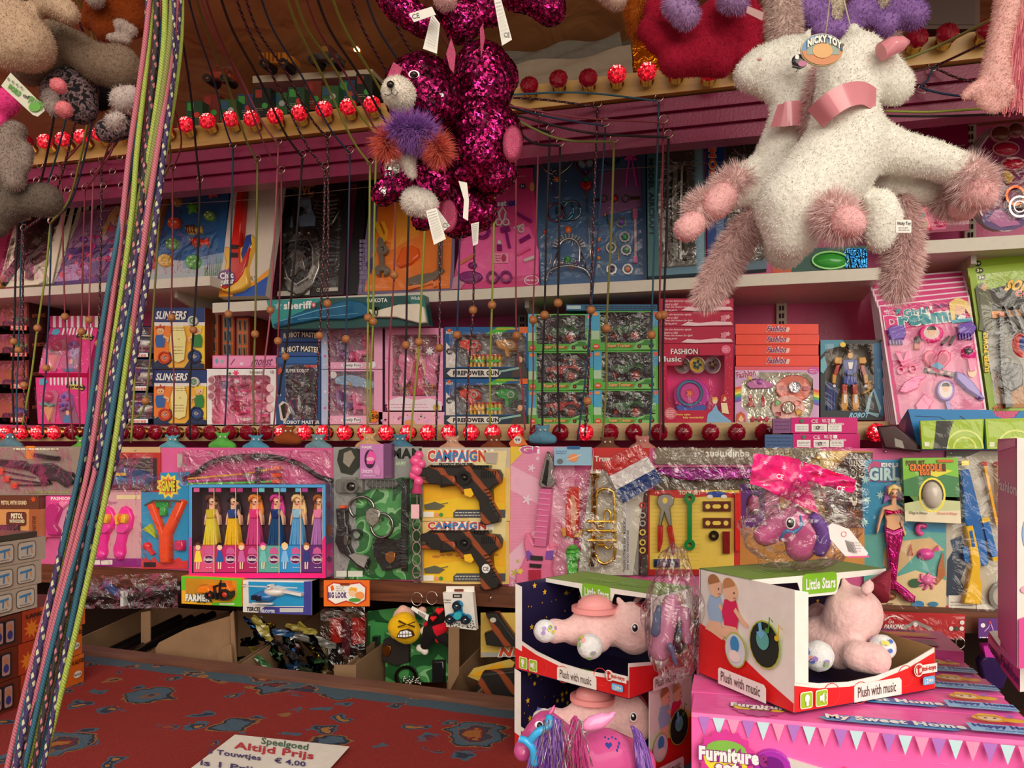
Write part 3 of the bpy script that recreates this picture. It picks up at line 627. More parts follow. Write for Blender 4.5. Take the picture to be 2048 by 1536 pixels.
# --- pink slipper boxes (lower one upright, upper one leaning back)
def slipper(r,P,lab,pl,seed):
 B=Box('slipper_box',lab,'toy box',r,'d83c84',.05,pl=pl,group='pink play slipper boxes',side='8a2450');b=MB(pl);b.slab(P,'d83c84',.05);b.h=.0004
 f=lambda u,v:((P[0][0]*(1-u)+P[1][0]*u)*(1-v)+(P[3][0]*(1-u)+P[2][0]*u)*v,(P[0][1]*(1-u)+P[1][1]*u)*(1-v)+(P[3][1]*(1-u)+P[2][1]*u)*v)
 for i in range(9):
  u=.28+i*.075;b.poly([f(u,0),f(u+.036,0),f(u+.036,.14),f(u+.018,.18),f(u,.14)],'f0e4e4')
 for i in range(60):
  x,y=f(random.uniform(.04,.96),random.uniform(.22,.95));b.h=.0008;b.ell(x,y,.9,.9,'f0a8c8',n=6)
 b.h=.001;b.poly([f(*p)for p in((.08,.03),(.2,.02),(.24,.09),(.18,.17),(.07,.15))],'58a8c0')
 b.poly([f(*p)for p in((.6,.12),(.8,.06),(.98,.2),(.94,.3),(.76,.24),(.6,.22))],'2a2a28');b.text('Shopping',0,0,0,0,'e0d868',q=[f(.64,.12),f(.92,.14),f(.93,.2),(f(.64,.2))]);b.text('Collection',0,0,0,0,'e0d868',q=[f(.68,.19),f(.93,.22),f(.94,.27),(f(.68,.25))])
 b.poly([f(*p)for p in((.46,.55),(.52,.42),(.64,.38),(.74,.46),(.78,.66),(.88,.98),(.5,.98),(.44,.75))],'8a5a78')
 b.poly([f(*p)for p in((.10,.4),(.22,.3),(.38,.26),(.46,.36),(.42,.5),(.36,.98),(.22,.98),(.12,.6))],'b86a88')
 b.poly([f(*p)for p in((.54,.98),(.56,.86),(.6,.74),(.66,.74),(.7,.86),(.72,.98))],'4878a8');b.ell(*f(.63,.76),3.5,5,'e0b090');
 B.t.add('carton',b);b=MB(pl)
 b.poly([f(*p)for p in((.16,.62),(.36,.62),(.32,.8),(.27,.97),(.2,.8))],('d8a070','gloss'),.012,0,2);b.dome(*f(.26,.42),11,12,('c84070','gloss'),.02);b.line([f(.14,.56),f(.2,.6),f(.27,.57),f(.33,.62),f(.39,.58)],4,('58a898','gloss'),.018);B.t.add('play_ice_cream',b)
 b=MB(pl);b.poly([f(*p)for p in((.49,.5),(.54,.36),(.64,.3),(.73,.38),(.76,.55),(.72,.72),(.64,.66),(.54,.74),(.49,.64))],('8868a8','gloss'),.016,0,3)
 for u,v,c in((.55,.5,'b02858'),(.62,.42,'5838a0'),(.7,.48,'c83870'),(.6,.6,'3048a0'),(.68,.6,'7a2878'),(.54,.62,'a83060')):b.ell(*f(u,v),3,3.4,(c,'gloss'),.022,.014,1,8)
 B.t.add('play_slipper',b);b=MB(pl);b.film(0,0,0,0,.024,.003,6,8,BLIS,pts=[f(.08,.22),f(.82,.24),f(.9,.98),f(.12,.98)]);B.t.add('film_window',b)
slipper((71,755,173,848),[(71,755),(174,755),(173,848),(76,848)],'pink dotted play slipper box with striped awning print, upright at the bottom',PM,1)
PT=wall(2.15,24,130,750)
slipper((77,655,195,748),[(100,656),(196,656),(174,746),(77,746)],'pink dotted play slipper box leaning back on top of the upright one',PT,2)
t=Thing('folded_awning_box','striped pink and white box top standing behind the leaning slipper box','toy box',W(150,655,2.22),mb=(lambda b:(b.rect(100,632,196,655,'e8dcd8',.0,-.03),setattr(b,'h',.0004),[b.rect(100+i*12,632,106+i*12,655,'c83878')for i in range(8)],b)[-1])(MB(wall(2.22))))
# --- police helicopter boxes
for i,(y0,y1)in enumerate(((652,716),(717,783),(784,848))):
 r=(236,y0,307,y1);B=Box('helicopter_box','clear window box with a blue and white toy helicopter, '+['topmost','middle one','lowest'][i]+' beside the watch boxes','toy box',r,'283858',.1,group='helicopter boxes left of the watches');b=B.open([(.04,.05),(.97,.05),(.97,.82),(.04,.82)],'2c3440',.06)
 b.rect(*uv(r,.3,.84),*uv(r,.85,.97),'e8e4e0');T(b,r,'Rescue',.35,.85,.8,.96,'c03830');B.close(seed=i,m=FILMC,amp=.006,n=9)
 def h(b,cx=268,cy=y0+30):b.dome(cx-8,cy,15,11,('2848a0','gloss'),.03,-.045);b.dome(cx+6,cy+3,18,9,('d8d4d0','gloss'),.028,-.045);b.rect(cx-12,cy-3,cx-5,cy+4,'1c1c20',-.012,-.02);b.rect(cx-2,cy-3,cx+4,cy+4,'1c1c20',-.014,-.02);b.line([(cx+16,cy+2),(cx+34,cy-2)],4,('d8d4d0','gloss'),-.02,-.03);b.line([(cx-26,cy-13),(cx+30,cy-11)],1.6,('e0dcd8','gloss'),-.01,-.012);b.line([(cx-16,cy+17),(cx+16,cy+17)],1.6,('d8d4d0','metal'),-.015,-.02);b.line([(cx-8,cy+9),(cx-11,cy+17)],1.2,('d8d4d0','metal'),-.015,-.02);b.line([(cx+8,cy+9),(cx+10,cy+17)],1.2,('d8d4d0','metal'),-.015,-.02)
 part(B.t,PM,'helicopter',h)
# --- watch boxes
for i,r in enumerate(((309,615,410,738),(309,740,414,849))):
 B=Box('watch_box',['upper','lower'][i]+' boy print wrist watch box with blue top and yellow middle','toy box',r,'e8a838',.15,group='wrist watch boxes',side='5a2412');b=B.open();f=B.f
 b.rect(*uv(r,0,0),*uv(r,1,.24),'22386a');b.rect(*uv(r,0,.24),*uv(r,1,.3),'d8d4d0');T(b,r,'SLINGERS',.04,.06,.62,.19,'f0ece4',bold=.03,out='101830',sh=3);b.greek(*uv(r,.25,.17),*uv(r,.6,.23),1,'c8c4a0')
 b.poly(f((0,.3),(.35,.3),(.28,.6),(.3,.85),(0,.85)),'e07a2c');b.poly(f((.75,.3),(1,.3),(1,.9),(.8,.8),(.85,.5)),'f0c040')
 b.poly(f((0,.9),(.14,.82),(.3,.98),(.6,.98),(.7,.86),(1,.92),(1,1),(0,1)),'1c3050')
 # generic cartoon boys: hair, face, shirt
 for cx,hc,sc2,fl in((.13,'a83c20','2860a0',1),(.88,'f0c830','2c7a3c',-1)):
  x,y=uv(r,cx,.34);b.ell(x,y+5,7,7.5,'f0b888');b.poly([(x-9,y+4),(x-8,y-5),(x-3,y-2),(x,y-9),(x+3,y-3),(x+9,y-6),(x+8,y+3),(x+4,y),(x-4,y)],hc);b.ell(x-2.5*fl,y+6,.9,1.3,'201410',n=6);b.ell(x+2.5,y+6,.9,1.3,'201410',n=6);b.line([(x-2,y+9.5),(x+2,y+9.5)],.8,'a03020')
  b.poly([(x-8,y+14),(x+7,y+13),(x+10,y+24),(x+8,y+38),(x-7,y+38),(x-10,y+24)],sc2);b.line([(x+7*fl,y+16),(x+17*fl,y+21),(x+15*fl,y+27)],4,'f0b888')
 b.poly(f((.4,.3),(.6,.3),(.66,.5),(.62,.85),(.5,.9),(.38,.85),(.34,.5)),'f0d890');b.greek(*uv(r,.38,.32),*uv(r,.62,.4),2,'704820');b.greek(*uv(r,.42,.62),*uv(r,.6,.78),3,'704820')
 B.t.add('carton',b)
 for(u,v,R_,c,c2)in((.5,.53,9,'a8a4a0','5a5654'),(.78,.22,9,'c8c4c0','6a9a78'),(.22,.82,12,'b83818','e06838'),(.82,.8,13,'182850','2a4a8a')):
  bb=MB(PM);x,y=uv(r,u,v);bb.ell(x,y,R_+1.5,R_+3,'2a3a58',.002);bb.ring(x,y,R_-1,3,(c,'gloss'),.008);bb.ell(x,y,R_-3,R_-3,(c2,'gloss'),.006,0,1);bb.ell(x,y,R_*.35,R_*.35,('d8d4c8','metal'),.008,0,.5,10);bb.line([(x,y),(x+R_*.4,y-R_*.3)],1,'201810',.0085,.008);B.t.add('wrist_watch',bb)
 bb=MB(PM);bb.film(r[0]+4,r[1]+26,r[2]-4,r[3]-3,.014,.002,6,6,BLIS);B.t.add('film_window',bb)
# --- orange action cartons seen from the side behind the watch boxes
for i,x in enumerate((412,443,472)):
 t=Thing('action_carton','orange and black narrow carton back, '+['leftmost','middle','rightmost'][i]+' of three behind the flat pink box','toy box',W(x,715,2.22),'orange cartons behind the flat pink box');b=MB(wall(2.2));y0=622+i*6;b.box(x,y0,x+27,713,'6a2410',.12);b.h=.0004;b.rect(x+3,y0+3,x+24,711,'b85a24')
 for k in range(3):
  for q in(0,1):b.rect(x+5+q*10,y0+6+k*27,x+12+q*10,y0+29+k*27,'6a6258');b.line([(x+8+q*10,y0+9+k*27),(x+9+q*10,y0+26+k*27)],3,'201410')
 t.add('carton',b)
# --- pink jewellery boxes
t=Thing('flat_jewellery_box','flat pink box with cursive lettering lying on the jewellery window box','toy box',PM.at(490,735));b=MB(PM);b.box(425,711,556,736,'e878a8',.14);b.h=.0004
b.rect(428,713,553,733,'f090b8');b.text('monst',505,716,545,731,'7a3868',sh=6);b.ell(434,722,3,5,'58a0c0');b.poly(starp(444,722,5),'88b8b0');b.poly(heartp(484,728,4),'f8d0e0');b.line([(462,730),(470,718)],1.5,'7a3868');b.greek(500,730,548,734,1,'9a4878');t.add('carton',b)
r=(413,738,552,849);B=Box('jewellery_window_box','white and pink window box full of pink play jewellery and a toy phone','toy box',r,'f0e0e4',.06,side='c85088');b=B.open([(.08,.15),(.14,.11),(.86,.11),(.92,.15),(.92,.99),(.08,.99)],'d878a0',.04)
b.text('Excellent majestic style!',500,741,528,749,'705860');b.poly(flowerp(472,746,7,6,.6),'e03878');b.poly(flowerp(460,747,4,6,.6),'607848')
for y in(760,776,792):b.ell(424,y,8,8,'d0a8b0');b.ell(424,y,6,6,'a06878')
for y in(776,798,816):b.ell(541,y,7,8,'e8b8c0')
b.text('18',543,741,549,747,'907078');B.close(m=FILMC,amp=.005,n=10)
bb=MB(PM);bb.poly(rr(438,754,457,799,3),('f080a8','gloss'),-.008,-.035,2);bb.rect(441,762,454,776,'8a7a98',-.0075);bb.rect(442,782,453,784,'f8c8d8',-.007);bb.rect(442,788,453,790,'f8c8d8',-.007);B.t.add('toy_phone',bb)
bb=MB(PM)
for k in range(46):
 x,y=random.uniform(462,536),random.uniform(758,842);c=random.choice(['e03880','f070a0','f0a8c0','d82068','f8d0dc','e85090']);k2=random.randint(0,4);h=random.uniform(.004,.014)-.03
 if k2==0:bb.ring(x,y,5,2,(c,'gloss'),h)
 elif k2==1:bb.poly(heartp(x,y,5),(c,'gloss'),h,-.04,1)
 elif k2==2:bb.poly(rr(x-5,y-3,x+5,y+3,2),(c,'gloss'),h,-.04,1)
 elif k2==3:a=random.uniform(0,3);bb.line([(x-8*math.cos(a),y-8*math.sin(a)),(x+8*math.cos(a),y+8*math.sin(a))],3,(c,'gloss'),h,-.04)
 else:bb.dome(x,y,4,4,(c,'gloss'),.014,-.035,8)
B.t.add('play_jewellery',bb,stuff=True)
bb=MB(PM);bb.poly(rr(466,830,516,846,3),('e868a0','gloss'),-.006,-.03,2);bb.ell(491,838,11,4,'f0c8c8',-.005);bb.poly(rr(462,755,481,771,4),('f070a0','gloss'),-.008,-.03,2);bb.ell(471,763,5,4,('f8d8e0','gloss'),-.004,-.01);B.t.add('toy_camera',bb)
# --- robots
for i,(y0,y1,x0)in enumerate(((657,684,561),(685,713,557))):
 t=Thing('robot_carton','dark blue flat carton lettered in arched capitals, '+['upper','lower']
[i]+' one above the robot window box','toy box',PM.at(600,y1),'flat robot cartons');b=MB(PM);b.box(x0,y0,643,y1,'1c3058',.12);b.h=.0004;b.rect(x0+1,y1-9,642,y1-1,'345080');b.rect(x0+1,y1-3,642,y1-1,'2048a0');b.text('ROBOT MASTER',x0+7,y0+7,638,y1-10,'e8d8c0',bold=.03,out='101830',arc=3);t.add('carton',b)
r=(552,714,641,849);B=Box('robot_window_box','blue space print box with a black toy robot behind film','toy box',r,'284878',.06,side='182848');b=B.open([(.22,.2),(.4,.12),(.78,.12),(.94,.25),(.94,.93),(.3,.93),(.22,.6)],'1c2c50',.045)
b.rect(552,714,641,727,'2a60a0');b.text('SUPER ROBOT',572,738,617,745,'d8e0e8',bold=.03);b.rect(610,730,638,735,'b83830');b.poly([(553,742),(562,734),(566,742),(558,750)],'c05038');b.text('ROBOT MASTER',568,841,638,848,'f0ece4',bold=.03);b.poly([(558,810),(566,802),(578,808),(582,825),(572,843),(562,840)],'c8c0b8');b.poly([(562,812),(570,806),(578,812),(572,836),(567,838)],'282018');b.text('A',556,780,563,792,'c8d8e8')
B.close(m=FILMC,amp=.006,n=8)
def robo(b,cx,cy,s,c1,c2,c3,c4,h0=-.04):
 P=lambda*L:[(cx+x*s,cy+y*s)for x,y in L]
 b.poly(P((-4,-46),(4,-46),(5,-38),(0,-35),(-5,-38)),(c4,'gloss'),h0+.03,h0,1);b.poly(P((-3,-50),(-8,-56),(0,-47),(8,-56),(3,-50)),(c4,'gloss'),h0+.02,h0)
 b.poly(P((-13,-35),(13,-35),(11,-14),(5,-8),(-5,-8),(-11,-14)),(c1,'gloss'),h0+.03,h0,2);b.poly(P((-5,-30),(5,-30),(3,-18),(-3,-18)),(c3,'gloss'),h0+.034,h0+.02,1)
 b.poly(P((-10,-8),(10,-8),(13,4),(4,8),(-4,8),(-13,4)),(c1,'gloss'),h0+.026,h0,2)
 for q in(-1,1):
  M_=lambda*L:P(*[(x*q,y)for x,y in L])
  b.poly(M_((13,-38),(25,-39),(28,-30),(24,-26),(14,-27)),(c4,'gloss'),h0+.034,h0,2);b.poly(M_((16,-26),(23,-26),(28,-10),(21,-8)),(c2,'gloss'),h0+.026,h0,1);b.poly(M_((22,-9),(29,-11),(30,4),(24,6)),(c4,'gloss'),h0+.028,h0,1);b.ell(*P((q*26,9))[0],3*s,3*s,(c3,'gloss'),h0+.026,h0,.6,8)
  b.poly(M_((4,6),(13,6),(13,22),(5,22)),(c2,'gloss'),h0+.024,h0,1);b.poly(M_((4,22),(13,21),(16,42),(13,48),(5,48),(3,40)),(c4,'gloss'),h0+.028,h0,1.5);b.poly(M_((6,24),(11,24),(12,38),(7,38)),(c3,'gloss'),h0+.031,h0+.02,.5);b.poly(M_((3,48),(14,48),(19,58),(2,58)),(c4,'gloss'),h0+.034,h0,1)
bb=MB(PM);robo(bb,602,789,.86,'2a2a2c','38363a','8a8884','3c3a3c');bb.poly([(578,770),(562,752),(592,762)],('6a6664','foil'),-.006,-.02);bb.poly([(626,770),(636,752),(612,762)],('6a6664','foil'),-.006,-.02);B.t.add('toy_robot',bb)
# --- toy gun carton wedged under the shelf
PG=wall(2.07);t=Thing('toy_gun_carton','long dark green carton with blue and white toy gun under the shelf edge','toy box',PG.at(700,655));b=MB(PG)
b.slab([(533,600),(848,590),(858,649),(700,656),(548,658)],'1e4a48',.035);b.h=.0004;b.poly([(533,600),(648,597),(560,650),(546,656)],'2a8a88');b.poly([(808,591),(848,590),(858,649),(838,622)],'2c6a68');b.text('sheriff',568,603,622,618,'e0e8e8',rot=-2,bold=.03);b.poly(starp(557,612,9),'8ab8b8');b.ell(628,610,5,5,'b84058');b.text('8',626,607,630,613,'f0e8e8')
b.text('DAKOTA',735,597,774,605,'d8e4e0',rot=-1.5,bold=.04);b.text('Wicke',822,593,845,600,'d8e4e0',rot=-1);t.add('carton',b)
bb=MB(PG);bb.poly([(548,650),(600,626),(700,600),(730,606),(745,622),(735,632),(700,640),(640,640),(560,655)],('1a5a80','gloss'),.012,0,3);bb.line([(560,645),(640,622),(700,612)],2,'5aa0c0',.0135,.01);bb.line([(600,640),(720,628)],1.2,'5aa0c0',.0135,.01);t.add('gun_barrel',bb)
bb=MB(PG);bb.poly([(738,618),(756,622),(800,610),(840,608),(850,616),(856,646),(842,648),(795,636),(750,636)],('d8d0c0','gloss'),.014,0,2.5);bb.ring(757,624,3,1.5,'182020',.018,9);t.add('gun_stock',bb)
# --- pony boxes
def pony(b,cx,cy,s,body_,mane,h0=-.04,fl=1):
 P=lambda*L:[(cx+x*s*fl,cy+y*s)for x,y in L]
 b.poly(P((-20,6),(-14,-2),(2,-2),(10,-14),(8,-30),(14,-36),(22,-32),(30,-22),(27,-17),(20,-18),(18,-6),(17,6),(18,24),(12,24),(10,10),(0,10),(-8,10),(-9,24),(-15,24),(-17,12)),(body_,'gloss'),h0+.03,h0,3*s)
 b.poly(P((10,-34),(14,-39),(4,-36),(-2,-24),(0,-8),(5,-4),(9,-14),(8,-26)),(mane,'gloss'),h0+.034,h0+.005,2*s);b.poly(P((-18,2),(-26,0),(-30,14),(-27,24),(-22,20),(-18,10)),(mane,'gloss'),h0+.03,h0,2*s)
 b.poly(P((14,-36),(16,-44),(18,-36)),(body_,'gloss'),h0+.03,h0);b.ell(*P((20,-26))[0],2.2*s,3.2*s,'281c30',h0+.032,h0+.02,0,10)
for i,r in enumerate(((643,652,765,738),(643,739,765,849))):
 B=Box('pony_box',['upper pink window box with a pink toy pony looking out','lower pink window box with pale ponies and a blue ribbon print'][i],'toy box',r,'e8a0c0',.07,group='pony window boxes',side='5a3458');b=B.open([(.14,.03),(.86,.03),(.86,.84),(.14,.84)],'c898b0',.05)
 b.rect(*uv(r,0,0),*uv(r,.1,1),'a8b8d8');b.poly(flowerp(*uv(r,.06,.4),3),'f0d0e0');b.poly(flowerp(*uv(r,.06,.7),3),'c85890');b.poly(ellp(*uv(r,.5,.92),22,6,14),'f0e8f0');T(b,r,'Lovely Pony',.36,.88,.66,.96,'6a4878');b.ell(*uv(r,.84,.9)if i==0 else uv(r,.2,.1),7,7,'e0dce8')
 for k in range(14):b.h=.001;b.ell(random.uniform(r[0]+4,r[2]-4),uv(r,0,.91)[1]+random.uniform(-4,4),2,1.5,'f0c8dc',n=6)
 B.close(m=FILMC,amp=.007,n=10,seed=i)
 bb=MB(PM)
 if i==0:pony(bb,722,700,.95,'e05890','d04880');
 else:pony(bb,715,812,.75,'e070a0','f0a0b8',fl=-1)
 B.t.add('toy_pony',bb,label='large pink toy pony' if i==0 else None);bb=MB(PM);pony(bb,680,[704,805][i],.6,['8a6a98','9a78b0'][i],'6a4a88',fl=-1);B.t.add('toy_pony',bb,label='small purple toy pony')
 if i==1:
  bb=MB(PM);bb.poly([(664,752),(700,748),(740,760),(760,768),(752,778),(700,772),(668,768)],('88a8c8','gloss'),-.006,-.03,2);bb.ell(700,768,2.5,2.5,'e0a838',-.004);B.t.add('ribbon',bb)
t=Thing('price_sticker','round orange price sticker reading 150 on the lower pony box','sticker',PM.at(751,833),mb=(lambda b:(b.ell(751,833,10,12,'f07818',.0125,.010),setattr(b,'h',.0126),b.text('150',742,829,760,838,'301808',bold=.04),b.greek(744,823,758,827,1,'803808'),b)[-1])(MB(PM)))
# --- winged doll box
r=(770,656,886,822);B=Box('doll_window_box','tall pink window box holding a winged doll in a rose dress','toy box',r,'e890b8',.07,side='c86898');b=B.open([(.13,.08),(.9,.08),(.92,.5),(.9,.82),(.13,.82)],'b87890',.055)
for k in range(26):b.h=.001;b.ell(random.choice([random.uniform(771,782),random.uniform(876,884)]),random.uniform(660,818),2,2,random.choice(['f8c8dc','d868a0','f0b0c8']),n=6)
b.poly([(775,802),(800,793),(830,800),(860,796),(884,804),(884,821),(775,821)],'f0d0dc');b.poly(starp(873,815,8,9,.75),'b8a848');b.poly(starp(860,703,9,7,.5),'f8e0ec');b.greek(782,806,856,818,2,'c878a0');B.close(m=FILMC,amp=.009,n=12)
def fig(b,x,y,s,hair,dress,skirt,skin='e8b090',h0=-.04,pt=0):
 P=lambda*L:[(x+a*s,y+c*s)for a,c in L]
 if pt in(0,2):b.poly(P((-7,-2),(-6,5),(6,5),(7,-2),(10,14),(8,32),(4,20),(-4,20),(-8,32),(-10,14)),(hair,'gloss'),h0+.008,h0,1*s)
 if pt in(0,1):b.poly(P((-3,4),(3,4),(3,12),(-3,12)),(skin,'gloss'),h0+.014,h0);
 if pt in(0,1):b.dome(x,y,6.2*s,7.6*s,(skin,'gloss'),.018,h0)
 if pt in(0,2):b.poly(P((-7,1),(-7.5,-6),(-4,-10),(2,-10.5),(7,-7),(7,1),(5,-4),(0,-6),(-4,-3)),(hair,'gloss'),h0+.021,h0+.005,1*s)
 if pt in(0,1):b.ell(x-2.4*s,y+.3*s,.8*s,1.1*s,'4a3028',h0+.0185,h0+.012,0,8);b.ell(x+2.4*s,y+.3*s,.8*s,1.1*s,'4a3028',h0+.0185,h0+.012,0,8);b.line(P((-1.4,4.2),(1.4,4.2)),.9*s,'b83848',h0+.018,h0+.012)
 if pt in(0,3):b.poly(P((-7,11),(7,11),(5,24),(-5,24)),(dress,'gloss'),h0+.022,h0,1.5*s)
 if pt in(0,1):b.poly(P((-7,11),(-10,22),(-11,34),(-9,34),(-7,23),(-5,16)),(skin,'gloss'),h0+.014,h0,.6*s);b.poly(P((7,11),(10,22),(11,34),(9,34),(7,23),(5,16)),(skin,'gloss'),h0+.014,h0,.6*s)
 for k in range(6 if pt in(0,3)else 0):
  a,c=-1+k/3,-1+(k+1)/3;b.poly(P((a*5,24),(c*5,24),(c*10.5,62),(a*10.5,62)),(skirt,'matte'),h0+.022-.002*(k%2),h0,.7*s)
bb=MB(PM);fig(bb,828,700,1.45,'a85870','c03868','d04878');B.t.add('doll',bb)
bb=MB(PM)
for q in(-1,1):bb.poly([(828+q*x,y)for x,y in((6,722),(20,706),(38,704),(42,724),(34,742),(42,764),(30,776),(12,752))],('e87aa8','gloss'),-.03,-.042,2)
B.t.add('wing',bb);bb=MB(PM)
for k in range(60):bb.dome(828+random.uniform(-32,36),778+random.uniform(-10,8),1.6,1.6,('e8a828','metal'),.004,-.02,6,0,2)
B.t.add('gold_trim',bb)
t=Thing('flat_doll_box','flat pink box with floral print lying under the winged doll box','toy box',PM.at(820,848));b=MB(PM);b.box(757,824,889,849,'e8a8c0',.12);b.h=.0004
for k in range(30):b.h=.0008;b.ell(random.uniform(760,886),random.uniform(827,846),random.uniform(1,4),random.uniform(1,3),random.choice(['f8d8e4','c86898','b8a0d0','f0c8b0']),n=8)
b.h=.0012;b.ell(820,843,15,9,'c8b0d8');b.ell(820,845,11,6,'d89060');t.add('carton',b)
# --- blaster boxes
for i,r in enumerate(((889,654,1056,756),(889,757,1056,849))):
 g2=['c88828','2c9a40'][i]
 B=Box('blaster_box',['upper','lower'][i]+' blue toy blaster window box with a red and '+['an orange','a green'][i]+' dart blaster','toy box',r,'1c5a98',.07,group='toy blaster boxes');b=B.open([(.12,.22),(.2,.16),(.9,.1),(.98,.2),(.98,.78),(.1,.78),(.06,.5)],'8a8c90',.05)
 b.poly(B.f((.48,.14),(.64,0),(.84,0),(.66,.14)),'48b038');b.poly(B.f((.02,.3),(.14,.55),(.14,.8),(.02,.8)),'d8d4d0');b.ell(*uv(r,.06,.48),6.5,6.5,'303438');b.text('20M',uv(r,.04,0)[0],uv(r,0,.46)[1],uv(r,.09,0)[0],uv(r,0,.51)[1],'e8e4e0');T(b,r,'SHOOT',.02,.08,.1,.14,'f0e8d8',bold=.04);b.poly(starp(*uv(r,.06,.07),6,6),'d86830');T(b,r,'THE WORLD CHAMPION',.62,.02,.88,.06,'d8c838',bold=.03);b.rect(*uv(r,.9,0),*uv(r,1,.12),'d86838')
 b.rect(*uv(r,0,.8),*uv(r,1,1),'283848');b.poly(B.f((.03,.91),(.08,.83),(.64,.83),(.68,.91),(.64,.98),(.08,.98)),'d8d4d0');T(b,r,'FIREPOWER GUN',.11,.86,.62,.95,'201c20',bold=.05);b.poly(B.f((.85,.62),(.95,.62),(1,.98),(.8,.98),(.84,.8)),'48403c');b.ell(*uv(r,.91,.64),5,6,'d8a888');b.line([uv(r,.66,.88),uv(r,.92,.8)],4,'88b8b0')
 B.close(m=FILMC,amp=.006,n=11,seed=i*3)
 def gun(b,cx,cy,c,s=1.):
  P=lambda*L:[(cx+x*s,cy+y*s)for x,y in L];b.poly(P((-22,-10),(-6,-14),(14,-12),(20,-4),(20,8),(8,10),(8,22),(0,24),(-3,10),(-18,4)),(c,'gloss'),-.006,-.04,3);b.ring(cx+12*s,cy-1*s,6*s,2.5*s,('b8b4b0','gloss'),-.003);b.line(P((-30,-5),(-20,-4)),5*s,('38343a','gloss'),-.012,-.03)
 bb=MB(PM);gun(bb,*uv(r,.28,.36),'d83820');B.t.add('red_blaster',bb);bb=MB(PM);gun(bb,*uv(r,.72,.36),g2);bb.poly([uv(r,.82,.5),uv(r,.93,.45),uv(r,.9,.75),uv(r,.84,.74)],('201e22','gloss'),-.008,-.03,2);B.t.add('second_blaster',bb)
 for(u,c)in((.39,'48b838' if i==0 else 'e0a020'),(.59,'48b838')):
  bb=MB(PM);x,y=uv(r,u,.66)
  for k in range(4):bb.line([(x-14+k*8,y-12),(x-14+k*8,y+12)],4,('e0b028','rubber'),-.008,-.03);bb.line([(x-14+k*8,y-14),(x-14+k*8,y-10)],4.6,('c84020','rubber'),-.006,-.03)
  bb.rect(x-16,y-3,x+12,y+3,(c,'gloss'),-.004,-.03,.6);B.t.add('dart_rack',bb)
# --- tractors
def tractor(b,cx,cy,s,c,rim='a83a30',h0=-.045,pt=0):
 P=lambda*L:[(cx+x*s,cy+y*s)for x,y in L]
 if pt in(0,1):b.poly(P((-34,0),(-32,-9),(-6,-13),(0,-12),(4,-26),(24,-28),(30,-12),(36,-6),(34,2),(4,6),(-20,8)),(c,'gloss'),h0+.032,h0,2);b.poly(P((5,-13),(8,-24),(21,-25),(25,-13)),('2a2c30','gloss'),h0+.034,h0+.01);b.line(P((-1,-12),(-2,-30)),1.6,'383838',h0+.02,h0+.015)
 for x,R_ in[((-22,11),(20,15)),(),((-22,11),),((20,15),)][pt]:
  b.ring(cx+x*s,cy+(14-R_*.35)*s,(R_-2)*s,5*s,('1c1a1c','rubber'),h0+.04);b.dome(cx+x*s,cy+(14-R_*.35)*s,(R_-4.5)*s,(R_-4.5)*s,(rim,'gloss'),.008,h0+.03,12,0,3)
  for k in range(12):a=k*math.pi/6;b.line([(cx+x*s+(R_-1)*s*math.cos(a),cy+(14-R_*.35)*s+(R_-1)*s*math.sin(a)),(cx+x*s+(R_+1.2)*s*math.cos(a+.2),cy+(14-R_*.35)*s+(R_+1.2)*s*math.sin(a+.2))],2*s,'1c1a1c',h0+.038,h0+.01)
rows=[((1056,628,1183,703),'2c5a38','upper left'),((1183,622,1316,701),'2c5a38','upper right'),((1057,704,1186,781),'a02c28','middle left'),((1187,702,1316,779),'2c6038','middle right'),((1057,782,1186,849),'a02c28','lower left'),((1187,780,1317,849),'2c6038','lower right')]
for i,(r,c,lab)in enumerate(rows):
 cn='red' if c=='a02c28' else 'green'
 B=Box('tractor_box',f'sky and meadow print window box with a {cn} toy tractor, {lab} of the six','toy box',r,'58a848',.1,group='tractor window boxes');b=B.open([(.13,.03),(.9,.03),(.9,.62),(.96,.7),(.72,.8),(.14,.8)],'283040',.06)
 b.rect(*uv(r,0,0),*uv(r,.12,.7),'48a0c8');b.rect(*uv(r,0,.5),*uv(r,.12,.72),'a8c8a8');b.rect(*uv(r,.92,0),*uv(r,1,.4),'4898c0');b.rect(*uv(r,.93,.03),*uv(r,.99,.12),'d85838');b.rect(*uv(r,.02,.04),*uv(r,.1,.12),'e89048')
 b.ell(*uv(r,.07,.9),6.5,5.5,'d04828');T(b,r,'100%',.04,.87,.1,.92,'f8f0e0');T(b,r,'Super Tractor',.24,.83,.58,.95,'f0b878',out='a85020',ow=.06);b.poly(B.f((.62,.98),(.68,.8),(.8,.72),(.96,.7),(.98,.98)),'78b868')
 b.ell(*uv(r,.72,.9),4,4,'282420');b.ell(*uv(r,.9,.88),5,5,'282420');b.ell(*uv(r,.72,.9),1.8,1.8,'b83838');b.ell(*uv(r,.9,.88),2.2,2.2,'b83838');b.poly(B.f((.68,.86),(.78,.8),(.8,.74),(.9,.74),(.95,.86)),'3a7838')
 B.close(m=FILMC,amp=.007 if i!=4 else .004,n=10,seed=i);bb=MB(PM);tractor(bb,*uv(r,.5,.5),.98,c,pt=1);o=B.t.add('toy_tractor',bb)
 for k in(2,3):bb=MB(PM);tractor(bb,*uv(r,.5,.5),.98,c,pt=k);B.t.add('wheel',bb,o)
b=MB(wall(2.16));b.box(1132,609,1315,621,'286088',.1);b.h=.0004;b.rect(1134,611,1162,618,'a8c0c8');b.greek(1170,611,1312,619,2,'122c40',2);Thing('flat_blue_box','thin blue box lying flat on the upper tractor boxes','toy box',W(1220,621,2.16),mb=b)
